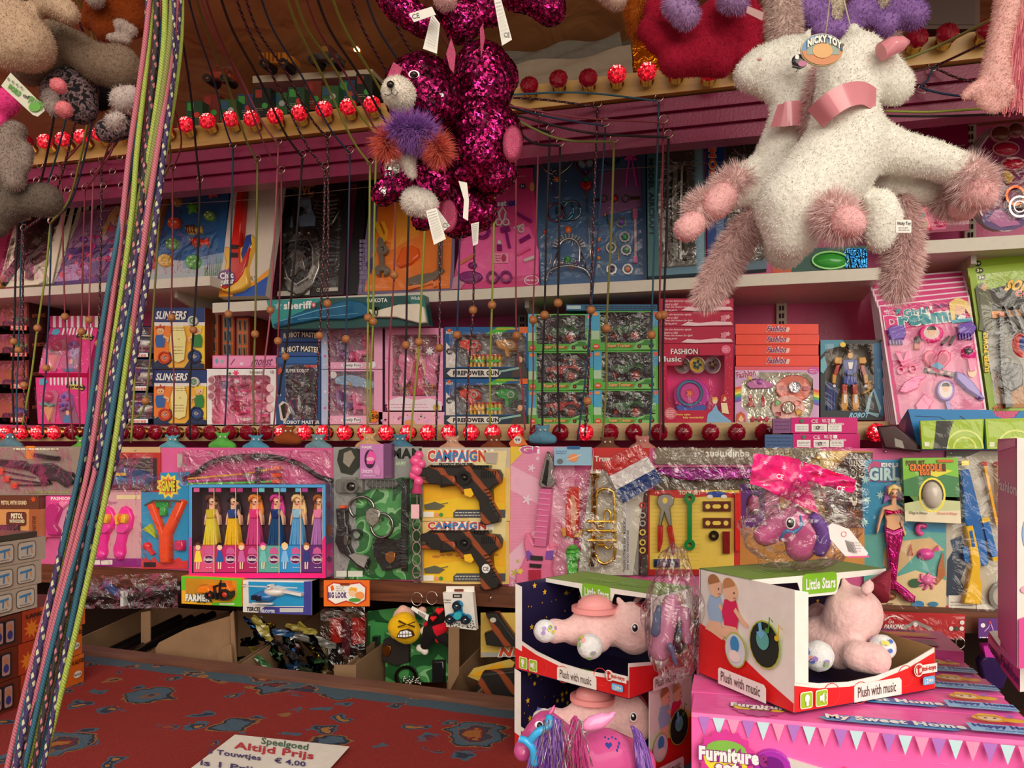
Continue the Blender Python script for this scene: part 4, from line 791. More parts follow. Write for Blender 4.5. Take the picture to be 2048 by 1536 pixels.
# --- Fashion Music boxes
for i,(y0,y1)in enumerate(((597,623),(624,653),(654,687))):
 t=Thing('music_box_carton','crimson flat carton with script lines and a silver castle print, '+['topmost','middle','lowest'][i]+' of three','toy box',PM.at(1392,y1),'crimson flat cartons');b=MB(PM);b.box(1318,y0,1467,y1,'a8103c',.1);b.h=.0004
 for k,s_ in enumerate(('Use the batteries rightly','Insert a disk','Press the button for light','Playing game')):b.text(s_,1328,y0+3+k*6,1328+len(s_)*2.2,y0+8+k*6,'e8b8c0',sh=3)
 b.poly([(1362,y1-2),(1375,y1-9),(1400,y1-7),(1430,y1-10),(1462,y1-9),(1466,y1-3),(1420,y1-2),(1390,y1-1)],'e8c0c8');b.poly(flowerp(1448,y1-16,8,5),'c87888');b.poly(flowerp(1456,y1-19,5,5),'d898a4');t.add('carton',b)
r=(1318,688,1467,846);B=Box('music_player_box','crimson window box lettered Fashion Music with a round purple toy player','toy box',r,'b0103c',.07);b=B.open([(.1,.27),(.3,.27),(.36,.14),(.88,.14),(.88,.84),(.2,.84),(.1,.7)],'d8287c',.045)
T(b,r,'FASHION',.16,.06,.52,.13,'f0e4e0',bold=.02,out='701030');T(b,r,'Music',.0,.155,.3,.225,'f0e4e0',bold=.02,out='701030');b.poly(ellp(1452,699,10,9,8),'d86888');b.greek(1446,695,1458,704,2,'f0c8d0')
for k in range(30):b.h=.001;b.ell(random.choice((random.uniform(1325,1330),random.uniform(1452,1464))),random.uniform(700,840),.7,.7,'f0a8b8',n=5)
b.poly(starp(1341,827,13,14,.85),'c86878');b.h=.0016;b.greek(1333,820,1349,834,4,'f0c8c8');b.text('Every styles',1353,827,1381,832,'f0c868');b.text('fully wonderful!',1366,833,1407,838,'f0c868')
# two plain dancing girls in gowns
b.poly([(1413,845),(1416,828),(1425,820),(1432,808),(1436,820),(1446,830),(1462,842),(1462,845)],'78a8d0');b.ell(1430,802,5,6,'f0c8a0');b.poly([(1424,802),(1426,795),(1434,794),(1437,802),(1432,798)],'e8b048');b.ell(1448,797,5,6,'f0c0a0');b.poly([(1441,803),(1443,790),(1452,788),(1455,797),(1449,793),(1444,806)],'b83018');b.poly([(1442,806),(1454,806),(1458,828),(1444,826)],'f0d0a8')
B.close(m=BLIS,amp=.003,n=8)
bb=MB(PM);bb.poly(ellp(1382,790,37,34,24),('b83898','gloss'),-.008,-.035,4);bb.ring(1380,786,24,5,('487898','gloss'),-.004);bb.ell(1380,786,20,20,('c0408c','gloss'),-.005,-.01,1);bb.poly(flowerp(1380,786,9,5,.5),'d8704a',-.004);bb.poly([(1350,812),(1360,808),(1380,815),(1404,808),(1414,812),(1408,824),(1356,824)],('4858a8','gloss'),-.004,-.03,2)
for k in range(8):bb.dome(1352+k*8,806+3*math.sin(k),2,2,('e078b0','gloss'),.004,-.007,6,0,2)
B.t.add('toy_player',bb)
for x,c in((1364,'a89898'),(1425,'a08898'),(1394,'e0b838')):
 bb=MB(PM);h=-.02 if c!='e0b838' else-.014;bb.ell(x,729,17,17,('d8d0c8','gloss'),h,-.035,1);bb.ell(x,729,14.5,14.5,c,h+.0005);bb.poly(flowerp(x,729,10,5,.6),'4888a8' if c=='e0b838' else 'b86858',h+.001);bb.ell(x,729,3,3,'f0e0c0',h+.0015);B.t.add('picture_disc',bb)
# --- red fashion flat boxes and rainbow box
for i,(y0,y1)in enumerate(((648,668),(669,689),(690,710),(711,732))):
 t=Thing('make_up_carton','coral red flat carton with purple Fashion lettering, '+['topmost','second','third','lowest'][i]+' of the four','toy box',PM.at(1554,y1),'coral red flat cartons');b=MB(PM);dx=(i%2);b.box(1471+dx,y0,1637+dx,y1,'e04838',.12);b.h=.0004;b.text('Fashion',1535,y0+4,1571,y1-5,'6a2868',sh=4,bold=.03,out='f0b8b0',ow=.09);t.add('carton',b)
r=(1470,733,1638,849);B=Box('make_up_set_box','rainbow print window box with a make-up set on silver foil','toy box',r,'c8a0c8',.06);b=B.open([(.08,.25),(.26,.2),(.28,.1),(.84,.1),(.93,.22),(.93,.7),(.86,.98),(.16,.98),(.15,.8),(.08,.68)],('e0dcc8','foil'),.035)
b.rect(1470,733,1638,740,'d85868')
for k,c in enumerate(('d85848','e8a040','e0d860','58a858','4878c0','7858a8')):
 b.h=.0008;b.poly([(1470,775+k*5),(1482,772+k*5),(1482,777+k*5),(1470,780+k*5)],c);b.poly([(1627,778+k*5),(1638,781+k*5),(1638,786+k*5),(1627,783+k*5)],c)
b.h=.001;b.text('Fashion',1473,742,1510,754,'b02868',rot=-8,bold=.03,out='f0d8e0',ow=.08);b.poly(starp(1500,756,6),'e0a838');b.ell(1627,741,11,7,'c050a0');b.greek(1619,737,1635,746,2,'f0d0e0');b.ell(1482,836,6,8,'e8b890');b.poly([(1472,848),(1474,828),(1482,823),(1490,830),(1492,848),(1488,838),(1482,829),(1477,838)],'c85830')
B.close(m=FILM,amp=.006,n=10)
bb=MB(PM);bb.poly([(1491,766),(1505,758),(1520,757),(1535,761),(1551,768),(1540,776),(1500,777)],('c878b0','gloss'),-.012,-.03,2);bb.dome(1520,763,9,8,('a858b0','gloss'),.012,-.02);B.t.add('play_hat',bb)
bb=MB(PM);bb.ell(1589,776,37,28,('d87868','gloss'),-.014,-.03,3,24);bb.ell(1590,774,12,11,('c8c8d0','foil'),-.012);bb.ell(1566,775,6,4,('b84858','gloss'),-.01,-.02);bb.ell(1612,776,7,5,('b84858','gloss'),-.01,-.02);B.t.add('mirror_lid',bb)
bb=MB(PM);bb.ell(1577,815,35,25,('e0b0a8','gloss'),-.006,-.03,2,24);bb.ring(1577,815,13,2,'b84838',-.004,12);bb.ell(1577,815,12,11,('d8d0c0','foil'),-.0045);bb.poly(flowerp(1556,805,7,3,.4),'88b878',-.004);bb.poly(starp(1598,824,8,5,.6),'d8b048',-.004);bb.ell(1595,806,8,5,'d88878',-.004);bb.rect(1551,824,1562,832,'a83848',-.004);B.t.add('make_up_palette',bb)
bb=MB(PM);bb.poly([(1498,795),(1505,795),(1507,804),(1512,813),(1491,813),(1496,804)],('a83038','gloss'),-.01,-.03,1.5);bb.rect(1497,787,1505,796,('e08890','gloss'),-.012,-.03,1);B.t.add('nail_polish',bb);bb=MB(PM);bb.poly([(1523,812),(1523,796),(1526,789),(1530,796),(1530,812)],('b02830','gloss'),-.012,-.03,1);B.t.add('lipstick',bb)
bb=MB(PM);[bb.poly(flowerp(1506+k*14,838,7,4,.4),('b83048','gloss'),-.01,-.03,1)for k in range(3)];B.t.add('hair_clip',bb)
# --- robot figure box
r=(1641,680,1768,840);B=Box('robot_figure_box','dark window box with a blue, red and yellow robot figure','toy box',r,'283038',.07);b=B.open([(.07,.16),(.22,.05),(.82,.05),(.84,.7),(.74,.88),(.08,.88)],'787068',.05)
b.poly(B.f((0,0),(.35,0),(.4,.06),(.1,.12),(0,.2)),'4888a0');b.poly(B.f((.84,.04),(.97,.04),(1,.96),(.86,.9)),'2a6a98');b.poly(B.f((.7,.9),(.76,.7),(.84,.6),(.96,.85),(.9,.97)),'88b8c8');b.poly(B.f((.76,.9),(.8,.72),(.83,.64),(.88,.78),(.93,.92)),'282c30');T(b,r,'ROBOT',.46,.91,.74,.97,'88c0e0',bold=.05,sh=4,out='183048');T(b,r,'TRANSCEND',.89,.35,.94,.62,'68a8c8');b.ell(*uv(r,.35,.06),6,5,'d8c048');b.poly(B.f((0,.25),(.06,.2),(.1,.34),(.04,.42),(0,.4)),'68a8b8')
B.close(m=BLIS,amp=.003,n=6);bb=MB(PM);robo(bb,1702,760,1.22,'28388c','a83028','d8d4d0','c89038');B.t.add('robot_figure',bb,label='blue, red and yellow robot');bb=MB(PM);bb.poly([(1652,768),(1658,762),(1672,762),(1677,770),(1674,828),(1654,828)],('20306c','gloss'),-.02,-.045,2)
[bb.line([(x,784),(x,820)],2,('384888','gloss'),-.018,-.02)for x in(1659,1665,1671)];B.t.add('robot_shield',bb);bb=MB(PM);bb.poly([(1736,760),(1752,758),(1754,776),(1744,782),(1726,788),(1728,784),(1738,778)],('d8a028','gloss'),-.02,-.045,1.5);bb.line([(1742,782),(1742,808)],4,('d8a028','gloss'),-.025,-.04);B.t.add('robot_weapon',bb)
# --- boxes standing on the lower ledge
PL2=wall(2.0)
for i,(x0,y0,x1,y1)in enumerate(((1582,835,1715,866),(1586,867,1720,897))):
 t=Thing('label_box','glossy magenta box with white safety labels, '+['upper','lower'][i]+' of two on the ledge','toy box',PL2.at(1650,y1),'magenta boxes on the ledge');b=MB(PL2);b.box(x0,y0,x1,y1,('c82878','gloss'),.05);b.h=.0004
 for k in range(3):b.rect(x0+8+k*33,y0+13,x0+(36 if k!=1 else 40)+k*33-1,y1-3,'e8e0dc');b.greek(x0+11+k*33,y0+16,x0+33+k*33,y1-5,3,'504848',.8)
 b.ell(x0+22,y0+7,4,4,'387850');b.text('CE',x0+40,y0+4,x0+54,y0+11,'f0e0e0',bold=.01);b.text('NO.123',x0+62,y0+3,x0+78,y0+10,'f0e0e0');b.rect(x0+80,y0+3,x0+88,y0+10,'f0e8e4');b.text('MADE IN CHINA',x0+75,y0+11,x0+105,y0+15,'f0e0e0',bold=.03);b.ring(x0+54,y0+20,3,1,'504848',b.h+.0003)
 x2=x0-[36,56][i];b.h=0;b.box(x2,y0+2,x0-.5,y1,['7a4878','3a5a88'][i],.05);b.h=.0004;b.greek(x2+4,y0+5,x0-4,y1-4,3,['5a3868','284068'][i],2);t.add('carton',b)
# ================================================================ UPPER SHELF
KK[0]=1.25
def lerpf(P):return lambda u,v:((P[0][0]*(1-u)+P[1][0]*u)*(1-v)+(P[3][0]*(1-u)+P[2][0]*u)*v,(P[0][1]*(1-u)+P[1][1]*u)*(1-v)+(P[3][1]*(1-u)+P[2][1]*u)*v)
class Card:
 """card P = TL,TR,BR,BL in photo pixels, leaning on plane pl"""
 def __init__(s,name,label,P,pl,col,th=.003,group=None,cat='toy card'):
  s.P=P;s.pl=pl;s.f=lerpf(P);s.t=Thing(name,label,cat,pl.at((P[2][0]+P[3][0])/2,(P[2][1]+P[3][1])/2),group);s.b=MB(pl);s.b.poly(P,col,th,0);s.b.h=th+.0002;s.th=th
 def q(s,u0,v0,u1,v1):f=s.f;return[f(u0,v0),f(u1,v0),f(u1,v1),f(u0,v1)]
 def pr(s,u0,v0,u1,v1,m):s.b.poly(s.q(u0,v0,u1,v1),m);return s
 def tx(s,t,u0,v0,u1,v1,m,**k):s.b.text(t,0,0,0,0,m,q=s.q(u0,v0,u1,v1),**k);return s
 def pg(s,L,m):s.b.poly([s.f(*p)for p in L],m);return s
 def done(s,name='backing_card'):s.t.add(name,s.b);return s
 def toy(s,name,fn,label=None):b=MB(s.pl);fn(b);s.t.add(name,b,None,label);return s
 def film(s,m=None,amp=.004,n=10,h=.02,seed=0,r=(.03,.03,.97,.97)):b=MB(s.pl);b.film(0,0,0,0,h,amp,n,n,m or FILM,pts=s.q(*r),seed=seed);s.t.add('film',b);return s
PU=wall(2.22,9,700,590);PUL=wall(2.16,9,200,575)
# black gun sets, five deep
for i in range(5,-1,-1):
 dx=i*15;pl=wall(2.15+i*.012,9,60,575);nm=['front','second','third','fourth','fifth','rearmost'][i]
 c=Card('toy_gun_card',f'dark toy gun set card at the far left of the upper shelf, {nm} one',[(48+dx,378-i),(143+dx,372-i),(105+dx,567),(-2+dx,576)],pl,'d8ccb8' if i else 'e0d4c0',group='toy gun cards at the far left')
 c.pg([(.3,.04),(.98,.02),(.9,.4),(.6,.5),(.3,.3)],'2a2420')
 if i==0:
  c.pg([(.1,.35),(.6,.3),(.86,.45),(.8,.75),(.4,.86),(.15,.7)],'3a2c24');c.tx('RIFLE SET',.03,.5,.09,.9,'504030');c.done()
  def g(b,f=c.f):
   b.line([f(.1,.98),f(.35,.72),f(.62,.42),f(.75,.3)],9,('282220','gloss'),.02);b.line([f(.3,.62),f(.55,.6)],12,('302826','gloss'),.016);b.line([f(.5,.72),f(.6,.95)],10,('302826','gloss'),.018);b.line([f(.5,.5),f(.7,.55)],3,('b8b0a0','metal'),.022,.02)
  c.toy('toy_rifle',g);c.toy('toy_revolver',lambda b,f=c.f:(b.line([f(.5,.6),f(.62,.4)],6,('c8c0b0','metal'),.018),b.poly([f(.66,.88),f(.74,.83),f(.98,.97),f(.84,1.02)],('d8d0c0','gloss'),.02,0,1),b.poly([f(-.02,1.0),f(.12,.88),f(.2,.9),f(.1,1.04)],('a87038','gloss'),.02,0,1)))
  c.film(FILM,.004)
 else:c.done()
c=Card('play_set_card','lilac and pink play set card behind the hanging cord bundle',[(165,424),(285,405),(268,560),(108,572)],PUL,'9a7098');c.pr(0,.5,1,1,'584078');c.pg([(.05,.75),(.3,.7),(.4,.8),(.3,.95),(.0,.95)],'a890c0')
for k in range(30):c.b.h=.004;x,y=c.f(random.uniform(.05,.95),random.uniform(.2,.97));c.b.ell(x,y,random.uniform(3,9),random.uniform(2,7),random.choice(['c83880','d85060','7848a0','b03070','c8a0c0']),n=8)
c.b.ell(*c.f(.62,.18),10,13,'e0b890');c.pg([(.5,.1),(.58,0),(.72,.04),(.8,.3),(.84,.5),(.7,.4),(.66,.15),(.56,.14),(.5,.4),(.44,.3)],'d8b070');c.done();c.film(FILM,.005,seed=3)
for k,(u,v,col)in enumerate(((.2,.4,'6840a0'),(.35,.62,'c03070'),(.62,.7,'b82868'),(.3,.85,'c87090'),(.78,.6,'5838a0'))):c.toy('play_piece',lambda b,u=u,v=v,col=col,f=c.f:b.dome(*f(u,v),9,7,(col,'gloss'),.014))
# sea animals
P=[(304,352),(462,346),(446,556),(284,563)]
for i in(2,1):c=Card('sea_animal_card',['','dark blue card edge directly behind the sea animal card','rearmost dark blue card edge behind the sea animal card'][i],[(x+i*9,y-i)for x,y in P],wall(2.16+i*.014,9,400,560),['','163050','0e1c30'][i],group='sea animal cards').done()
c=Card('sea_animal_card','blue fishing game card with colourful plastic sea animals, front one',P,PUL,'2c5c94',group='sea animal cards');c.pg([(0,.86),(.3,.8),(.6,.84),(1,.8),(1,1),(0,1)],'a8b0b8');c.pg([(.5,.82),(1,.76),(1,.86),(.5,.9)],'8098b8')
for k in range(8):c.pg([(.78+k*.026,.98),(.77+k*.028,.82-.03*(k%3)),(.795+k*.026,.98)],'5a8838')
for u in(.08,.2,.3,.42,.55,.68,.82,.92):c.b.h=.0036;x,y=c.f(u,.0);c.b.ell(x,y+3,9,6,'151820')
c.done();c.film(FILM,.006,12,.026,5)
def fish(b,x,y,s,col,k):
 if k==0:b.dome(x,y,11*s,8*s,(col,'gloss'),.018);b.poly([(x+9*s,y),(x+18*s,y-7*s),(x+18*s,y+7*s)],(col,'gloss'),.012,0,1);[b.line([(x-6*s+j*4*s,y-6*s),(x-5*s+j*4*s,y+6*s)],1.3,'6a2c18',.019,.01)for j in range(4)];b.ell(x-7*s,y-2*s,1.6,1.6,'f0f0e0',.016)
 elif k==1:b.poly(starp(x,y,12*s,5,.45,random.uniform(0,70)),(col,'gloss'),.014,0,1.5);b.dome(x,y,4*s,4*s,(col,'gloss'),.018)
 else:b.ell(x,y,11*s,10*s,(col,'gloss'),.014,0,2);b.dome(x,y,7*s,6*s,(col,'gloss'),.02,.0);[b.ell(x+5*s*math.cos(a),y+5*s*math.sin(a),1.5,1.5,'f0e0c0',.02)for a in(0,1.6,3.1,4.7)]
for(x,y,s,col,k,n_)in((428,386,1.2,'d84828',1,'red starfish'),(388,418,1.2,'58b038',1,'green starfish'),(356,405,1.0,'c89038',2,'amber octopus'),(422,434,1.0,'68a038',2,'green crab'),(352,448,1.2,'d84828',2,'red crab'),(386,462,1.2,'b89048',0,'striped brown fish'),(348,490,1.2,'589048',2,'green turtle'),(396,486,1.3,'d83820',0,'red fish'),(334,523,1.3,'d0a028',2,'yellow fish'),(390,526,1.4,'48a038',2,'large green crab'),(315,426,.8,'b84030',0,'small red fish'),(370,385,.9,'b87850',1,'brown starfish')):
 c.toy('toy_sea_animal',lambda b,x=x,y=y,s=s,col=col,k=k:fish(b,x,y,s,col,k),n_)
c.toy('fishing_rod',lambda b:(b.line([(345,378),(330,430),(318,480),(312,495)],4,('b06838','gloss'),.02),b.line([(308,500),(306,538)],11,('e04828','gloss'),.02),b.dome(300,492,10,8,('d03820','gloss'),.02)))
# guitar box
P=[(478,352),(575,354),(542,598),(449,600)];c=Card('guitar_box','white box with a red and yellow toy guitar print window',P,wall(2.165,9,500,600),'c8bcb0',.03,cat='toy box');c.pg([(0,.95),(.4,.98),(.8,.85),(1,.78),(1,1),(0,1)],'d89028');c.pg([(.3,.98),(.7,.92),(1,.84),(1,1),(.3,1)],'1c4aa0');c.pg([(.02,.1),(.2,.2),(.36,.1),(.3,0),(.1,0)],'d89a38');c.b.ring(490,424,8,3,'a8a098',c.b.h+.0003)
c.tx('Y',.08,.01,.34,.14,'301c18',bold=.05);c.tx('PLAY',.5,.84,.78,.88,'8a8078');c.done('carton')
c.toy('guitar_body',lambda b:(b.poly([(484,500),(478,506),(468,504),(466,520),(470,535),(466,556),(456,575),(462,592),(480,596),(500,590),(515,578),(512,560),(510,544),(516,525),(522,508),(524,492),(520,480),(512,482),(506,500),(500,506)],('d8a838','gloss'),.05,.028,3),b.poly([(520,481),(510,484),(504,504),(500,520),(504,535),(514,520),(522,500)],('283c80','gloss'),.053,.03,2),b.poly([(478,504),(500,506),(500,540),(518,505),(520,510),(505,560),(494,575),(470,590),(456,584),(466,560),(478,545)],('b82820','gloss'),.053,.03,1.5),b.ell(474,568,17,16,('6a3870','gloss'),.055,.05),setattr(b,'h',.056),b.text('Chic',462,558,486,570,'f0e8e0',bold=.05,rot=-6),b.text('guitar',461,571,487,584,'f0e8e0',bold=.05,rot=-6),b.rect(481,502,497,511,'1c1818',.055),b.rect(480,519,496,528,'1c1818',.055)))
c.toy('guitar_neck',lambda b:(b.poly([(496,386),(509,387),(500,505),(483,504)],('b82018','gloss'),.058,.03,1.5),b.poly([(492,386),(494,372),(502,364),(514,372),(510,387)],('d8b060','gloss'),.055,.03,1.5),[b.dome(x,y,2,2,('6a4828','gloss'),.006,.055,6,0,2)for x,y in((496,373),(508,372),(502,380))]))
# sword and shield card
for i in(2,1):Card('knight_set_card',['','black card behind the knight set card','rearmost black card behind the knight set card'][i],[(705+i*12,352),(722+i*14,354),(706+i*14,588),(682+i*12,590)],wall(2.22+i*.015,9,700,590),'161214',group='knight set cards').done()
P=[(576,356),(702,346),(688,590),(553,596)];c=Card('knight_set_card','black knight set card with silver shield, sword hilt and breastplate',P,PU,'1c181a',group='knight set cards');c.tx('SWC',.12,.07,.42,.16,'b87848',sh=0,bold=.05);c.tx('OUTWORD',.2,.17,.8,.2,'9a7058');c.pr(.0,.05,.1,.1,'b8b0a8');c.pr(.12,.18,.5,.42,'5a6a80');c.pr(.25,.2,.42,.3,'7890b0');c.pr(.02,.95,.5,.99,'b8b0a8');c.pr(.74,.94,.92,.97,'b8b0a8');c.tx('CE NO.',.6,.94,.74,.97,'b8b0a8');c.tx('SUPER FORCE',.86,.35,.9,.85,'3c383a');c.done();c.film(FILM,.004,8,.028,6)
DS=('5a5654','metal')
c.toy('toy_shield',lambda b:(b.poly([(570,482),(580,474),(600,466),(606,460),(622,458),(634,462),(640,472),(646,500),(644,540),(632,570),(612,590),(598,594),(578,584),(567,560),(566,520)],('7a7672','metal'),.016,0,3),b.poly([(576,492),(590,487),(606,485),(622,484),(632,500),(633,535),(622,560),(600,574),(582,560),(574,530)],('2a2626','metal'),.02,.01,3),b.line([(576,492),(590,487),(606,485),(622,484),(632,500),(633,535),(622,560),(600,574),(582,560),(574,530)],2.5,('a8a4a0','metal'),.023,.01,True),
 b.poly([(588,560),(592,530),(586,515),(598,500),(612,508),(622,504),(614,524),(620,550),(606,540),(600,556)],('6a6462','metal'),.026,.01,1.5),[b.dome(x,y,2.6,2.6,('b8b4b0','metal'),.004,.016,6,0,2)for x,y in((572,505),(571,530),(576,560),(590,582),(609,582),(628,566),(638,540),(640,510),(622,470),(604,470))]))
c.toy('toy_sword',lambda b:(b.line([(592,385),(598,470)],7,('2c282a','metal'),.024,.004),b.line([(570,434),(584,428),(598,430),(614,424)],8,('4a4444','metal'),.026,.004),b.dome(592,382,6,6,('5a5452','metal'),.026)))
c.toy('breastplate',lambda b:(b.poly([(624,400),(632,394),(650,398),(668,396),(682,392),(687,400),(684,425),(672,450),(654,463),(640,450),(628,425)],DS,.016,0,3),[b.line([(630+j*1.6,404+j*8),(655,408+j*8),(682-j*2,403+j*8)],3,('8a8684','metal'),.021,.01)for j in range(6)]))
# orange tool card
P=[(742,398),(912,392),(908,583),(716,590)];c=Card('orange_tool_card','orange tool set card with grey plastic wrench and pliers on a brick print',P,PU,'6a5c7c');
for k in range(12):
 for j in range(3):c.b.h=.0034;c.b.rect(720+j*4,480+k*9,724+j*4+3,487+k*9,'7c6c90')
c.pg([(.1,.0),(.98,0),(.96,.97),(.07,.97),(.12,.45)],'d87020');c.pg([(.3,.06),(.62,.06),(.6,.4),(.3,.55)],'e09030');c.pg([(.04,.68),(.14,.58),(.12,.8)],'3a2464');c.done();c.film(BLIS,.003,8,.024,7)
GT=('6a5e52','gloss')
c.toy('toy_wrench',lambda b:(b.line([(766,500),(768,545)],9,GT,.018),b.ring(769,503,8,6,GT,.02),b.poly([(754,540),(760,534),(776,534),(784,542),(780,553),(772,556),(772,546),(765,546),(764,557),(756,552)],GT,.02,0,1)))
c.toy('toy_pliers',lambda b:(b.line([(757,450),(766,470),(774,488)],9,('c89028','gloss'),.02),b.line([(770,448),(778,468),(775,485)],7,('d8982c','gloss'),.018),b.ell(766,488,7,9,GT,.022,0,1)))
c.toy('toy_knife_handle',lambda b:b.poly([(800,520),(806,500),(826,494),(840,500),(842,516),(826,530),(804,538),(796,532)],('d85a20','gloss'),.018,0,3))
c.toy('toy_saw',lambda b:(b.poly([(818,560),(840,552),(868,548),(886,536),(892,544),(876,560),(850,572),(820,574)],GT,.016,0,1.5),b.line([(884,470),(882,545)],8,GT,.016),b.line([(818,580),(868,566),(874,576)],7,('d87028','gloss'),.014)))
# doctor set
P=[(948,345),(1066,336),(1083,572),(904,580)];c=Card('doctor_set_card','pink doctor set card with purple and white plastic instruments',P,PU,'c83c78');c.pg([(.02,.6),(.1,.5),(.3,.48),(.9,.5),(1,.7),(.98,.9),(.1,.95),(0,.8)],'e0589a');c.tx("doctor set",.1,.26,.55,.31,'e8d8e8',bold=.04,out='3c2878',ow=.14,sh=0);c.b.ell(1046,374,6.5,5,'282848');c.b.text('3+',1042,371,1050,377,'e8e0e0');c.b.ell(1065,375,5,9,'e0a870');c.pg([(.0,.9),(.1,.86),(.14,.95),(.1,1),(0,1)],'b87890');c.b.ell(1064,562,15,10,'f0c8d8');c.b.ell(1064,562,13,8.5,'c83878');c.b.text('little doctor',1053,559,1075,564,'f0d8e0');c.b.rect(989,508,1018,528,'e888a8');c.b.greek(992,511,1003,526,3,'a82850',2);c.b.ell(1009,518,5,8,'a82850');c.done();c.film(BLIS,.003,8,.022,8)
PV=('7a1c68','gloss');WH=('c8b8bc','gloss')
for nm,fn in(('toy_syringe',lambda b:(b.line([(978,408),(985,425),(974,462)],6,('a83878','gloss'),.014),)),('toy_scissors',lambda b:(b.ring(1000,448,6,2.5,WH,.014),b.ring(1014,448,6,2.5,WH,.014),b.line([(1002,442),(1000,428),(1008,418),(1014,428),(1011,442)],3,WH,.014))),('toy_thermometer',lambda b:b.line([(1033,428),(1064,446)],5,PV,.014)),('toy_hammer',lambda b:(b.line([(1014,465),(1021,498)],5,PV,.014),b.line([(1004,464),(1022,460)],7,PV,.018))),('toy_pill_bottle',lambda b:(b.rect(996,492,1005,503,PV,.016,0,1),b.rect(997,484,1004,492,WH,.014,0,1))),
 ('toy_capsule',lambda b:b.line([(1041,486),(1062,474)],6,PV,.014)),('toy_tube',lambda b:b.line([(1036,512),(1062,498)],5,('d85890','gloss'),.014)),('toy_ruler',lambda b:b.line([(922,529),(952,511)],6,('c87058','gloss'),.01)),('toy_scope_ring',lambda b:b.ring(966,464,14,5,PV,.016)),('toy_kidney_dish',lambda b:b.ell(943,556,24,12,PV,.014,0,3)),('toy_glasses',lambda b:(b.ring(987,557,10,4,PV,.014),b.ring(1014,556,10,4,PV,.014),b.line([(996,557),(1004,556)],3,PV,.012))),('toy_tweezers',lambda b:(b.line([(1030,460),(1050,452),(1046,462)],3,WH,.014),b.ring(1044,463,5,2,WH,.014))),('toy_button',lambda b:b.dome(946,532,10,8,PV,.012)),('toy_plaster',lambda b:b.line([(1050,524),(1072,516)],6,WH,.012))):c.toy(nm,fn)
# jewellery card
P=[(1066,288),(1290,268),(1294,561),(1079,572)]
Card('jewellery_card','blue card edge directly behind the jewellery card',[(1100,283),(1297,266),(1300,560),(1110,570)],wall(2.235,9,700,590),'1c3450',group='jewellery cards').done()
c=Card('jewellery_card','large blue jewellery card with silver crowns, bangles and a heart wand, front one',P,PU,'3c5c84',group='jewellery cards');c.pg([(.04,.02),(.52,.0),(.52,.1),(.3,.15),(.04,.12)],'d8b840');c.tx('Beauty',.1,.015,.46,.09,'8a4060',bold=.04,out='e8dcc0',ow=.09);c.tx('ARTISTRY',.2,.1,.32,.115,'6a3838');c.pg([(.58,.25),(.96,.22),(.96,.5),(.58,.55)],'7a5078');c.pg([(.78,.05),(.84,.02),(.92,.03),(.94,.12),(.8,.12)],'8a4a80');c.done();c.film(FILM,.006,14,.016,9)
SV=('c8c4c0','metal')
def gem(b,x,y,r,col):b.dome(x,y,r,r*1.1,(col,'gloss'),.008,.006,8,0,2)
def crown(b):
 b.tube(curve([b.pl.at(1094+0,562,.006),b.pl.at(1104,546,.02),b.pl.at(1137,538,.026),b.pl.at(1170,543,.02),b.pl.at(1182,556,.006)],6),.003,M(*SV),5)
 for x0,y0,x1,y1 in((1100,552,1118,505),(1175,548,1162,505)):b.tube([b.pl.at(x0,y0,.012),b.pl.at((x0+x1)/2+2,(y0+y1)/2,.014),b.pl.at(x1,y1,.012)],.0025,M(*SV),5)
 b.ptube([(1120,530,.012),(1120,500,.014),(1126,487,.014),(1140,481,.015),(1154,486,.014),(1161,500,.014),(1160,530,.012)],.003,M(*SV),5)
 for k in range(13):a=math.pi*(.05+.9*k/12);x,y=1140-24*math.cos(a),500-20*math.sin(a);b.line([(x,y),(x-9*math.cos(a),y-9*math.sin(a))],2.4,SV,.014)
 for k in range(34):a=random.uniform(0,1);b.ball(b.pl.at(1100+78*a+random.uniform(-3,3),545-18*math.sin(math.pi*a)+random.uniform(-7,8),.02),.0022,M(*SV),1)
 gem(b,1137,461,7,'d86020');gem(b,1136,521,7,'188838');gem(b,1119,528,4,'c05828');gem(b,1153,528,4,'8048a0');gem(b,1145,536,4,'d87030')
c.toy('toy_crown',crown)
def wand(b):b.ptube([(1174,380,.012),(1177,430,.012),(1183,520,.012)],.0025,M(*SV),6);b.poly(heartp(1174,376,12),('a01820','gloss'),.02,.004,2.5);gem(b,1173,362,4,'188838');b.line(heartp(1172,338,20)+[heartp(1172,338,20)[0]],2.6,SV,.014);b.ell(1165,330,7,7,('88a0b8','gloss'),.01);b.ell(1180,329,7,7,('88a0b8','gloss'),.01);gem(b,1172,328,4,'d86828');gem(b,1173,346,4,'6a3080')
c.toy('heart_wand',wand)
c.toy('toy_pendant',lambda b:(gem(b,1114,360,5.5,'e07828'),b.ptube([(1080,326,.008),(1094,345,.01),(1108,352,.01)],.003,M(*SV),5),b.ptube([(1150,320,.008),(1138,338,.01),(1120,352,.01)],.003,M(*SV),5),[b.ball(b.pl.at(1114+random.uniform(-20,20),352+random.uniform(-10,16),.01),.003,M(*SV),1)for _ in range(22)],b.ptube([(1104,368,.008),(1110,395,.008),(1118,395,.008),(1124,368,.008)],.0015,M(*SV),5)))
for x,y,r,col in((1112,427,16,'8a4858'),(1131,424,17,'4a98a8'),(1145,423,17,'888c90'),(1223,317,16,'3c5c68')):c.toy('bangle',lambda b,x=x,y=y,r=r,col=col:b.tube([b.pl.at(x+r*math.cos(a),y+r*math.sin(a)*1.1,.008)for a in[i*math.pi/10 for i in range(21)]],.0028,M(col,'metal'),6))
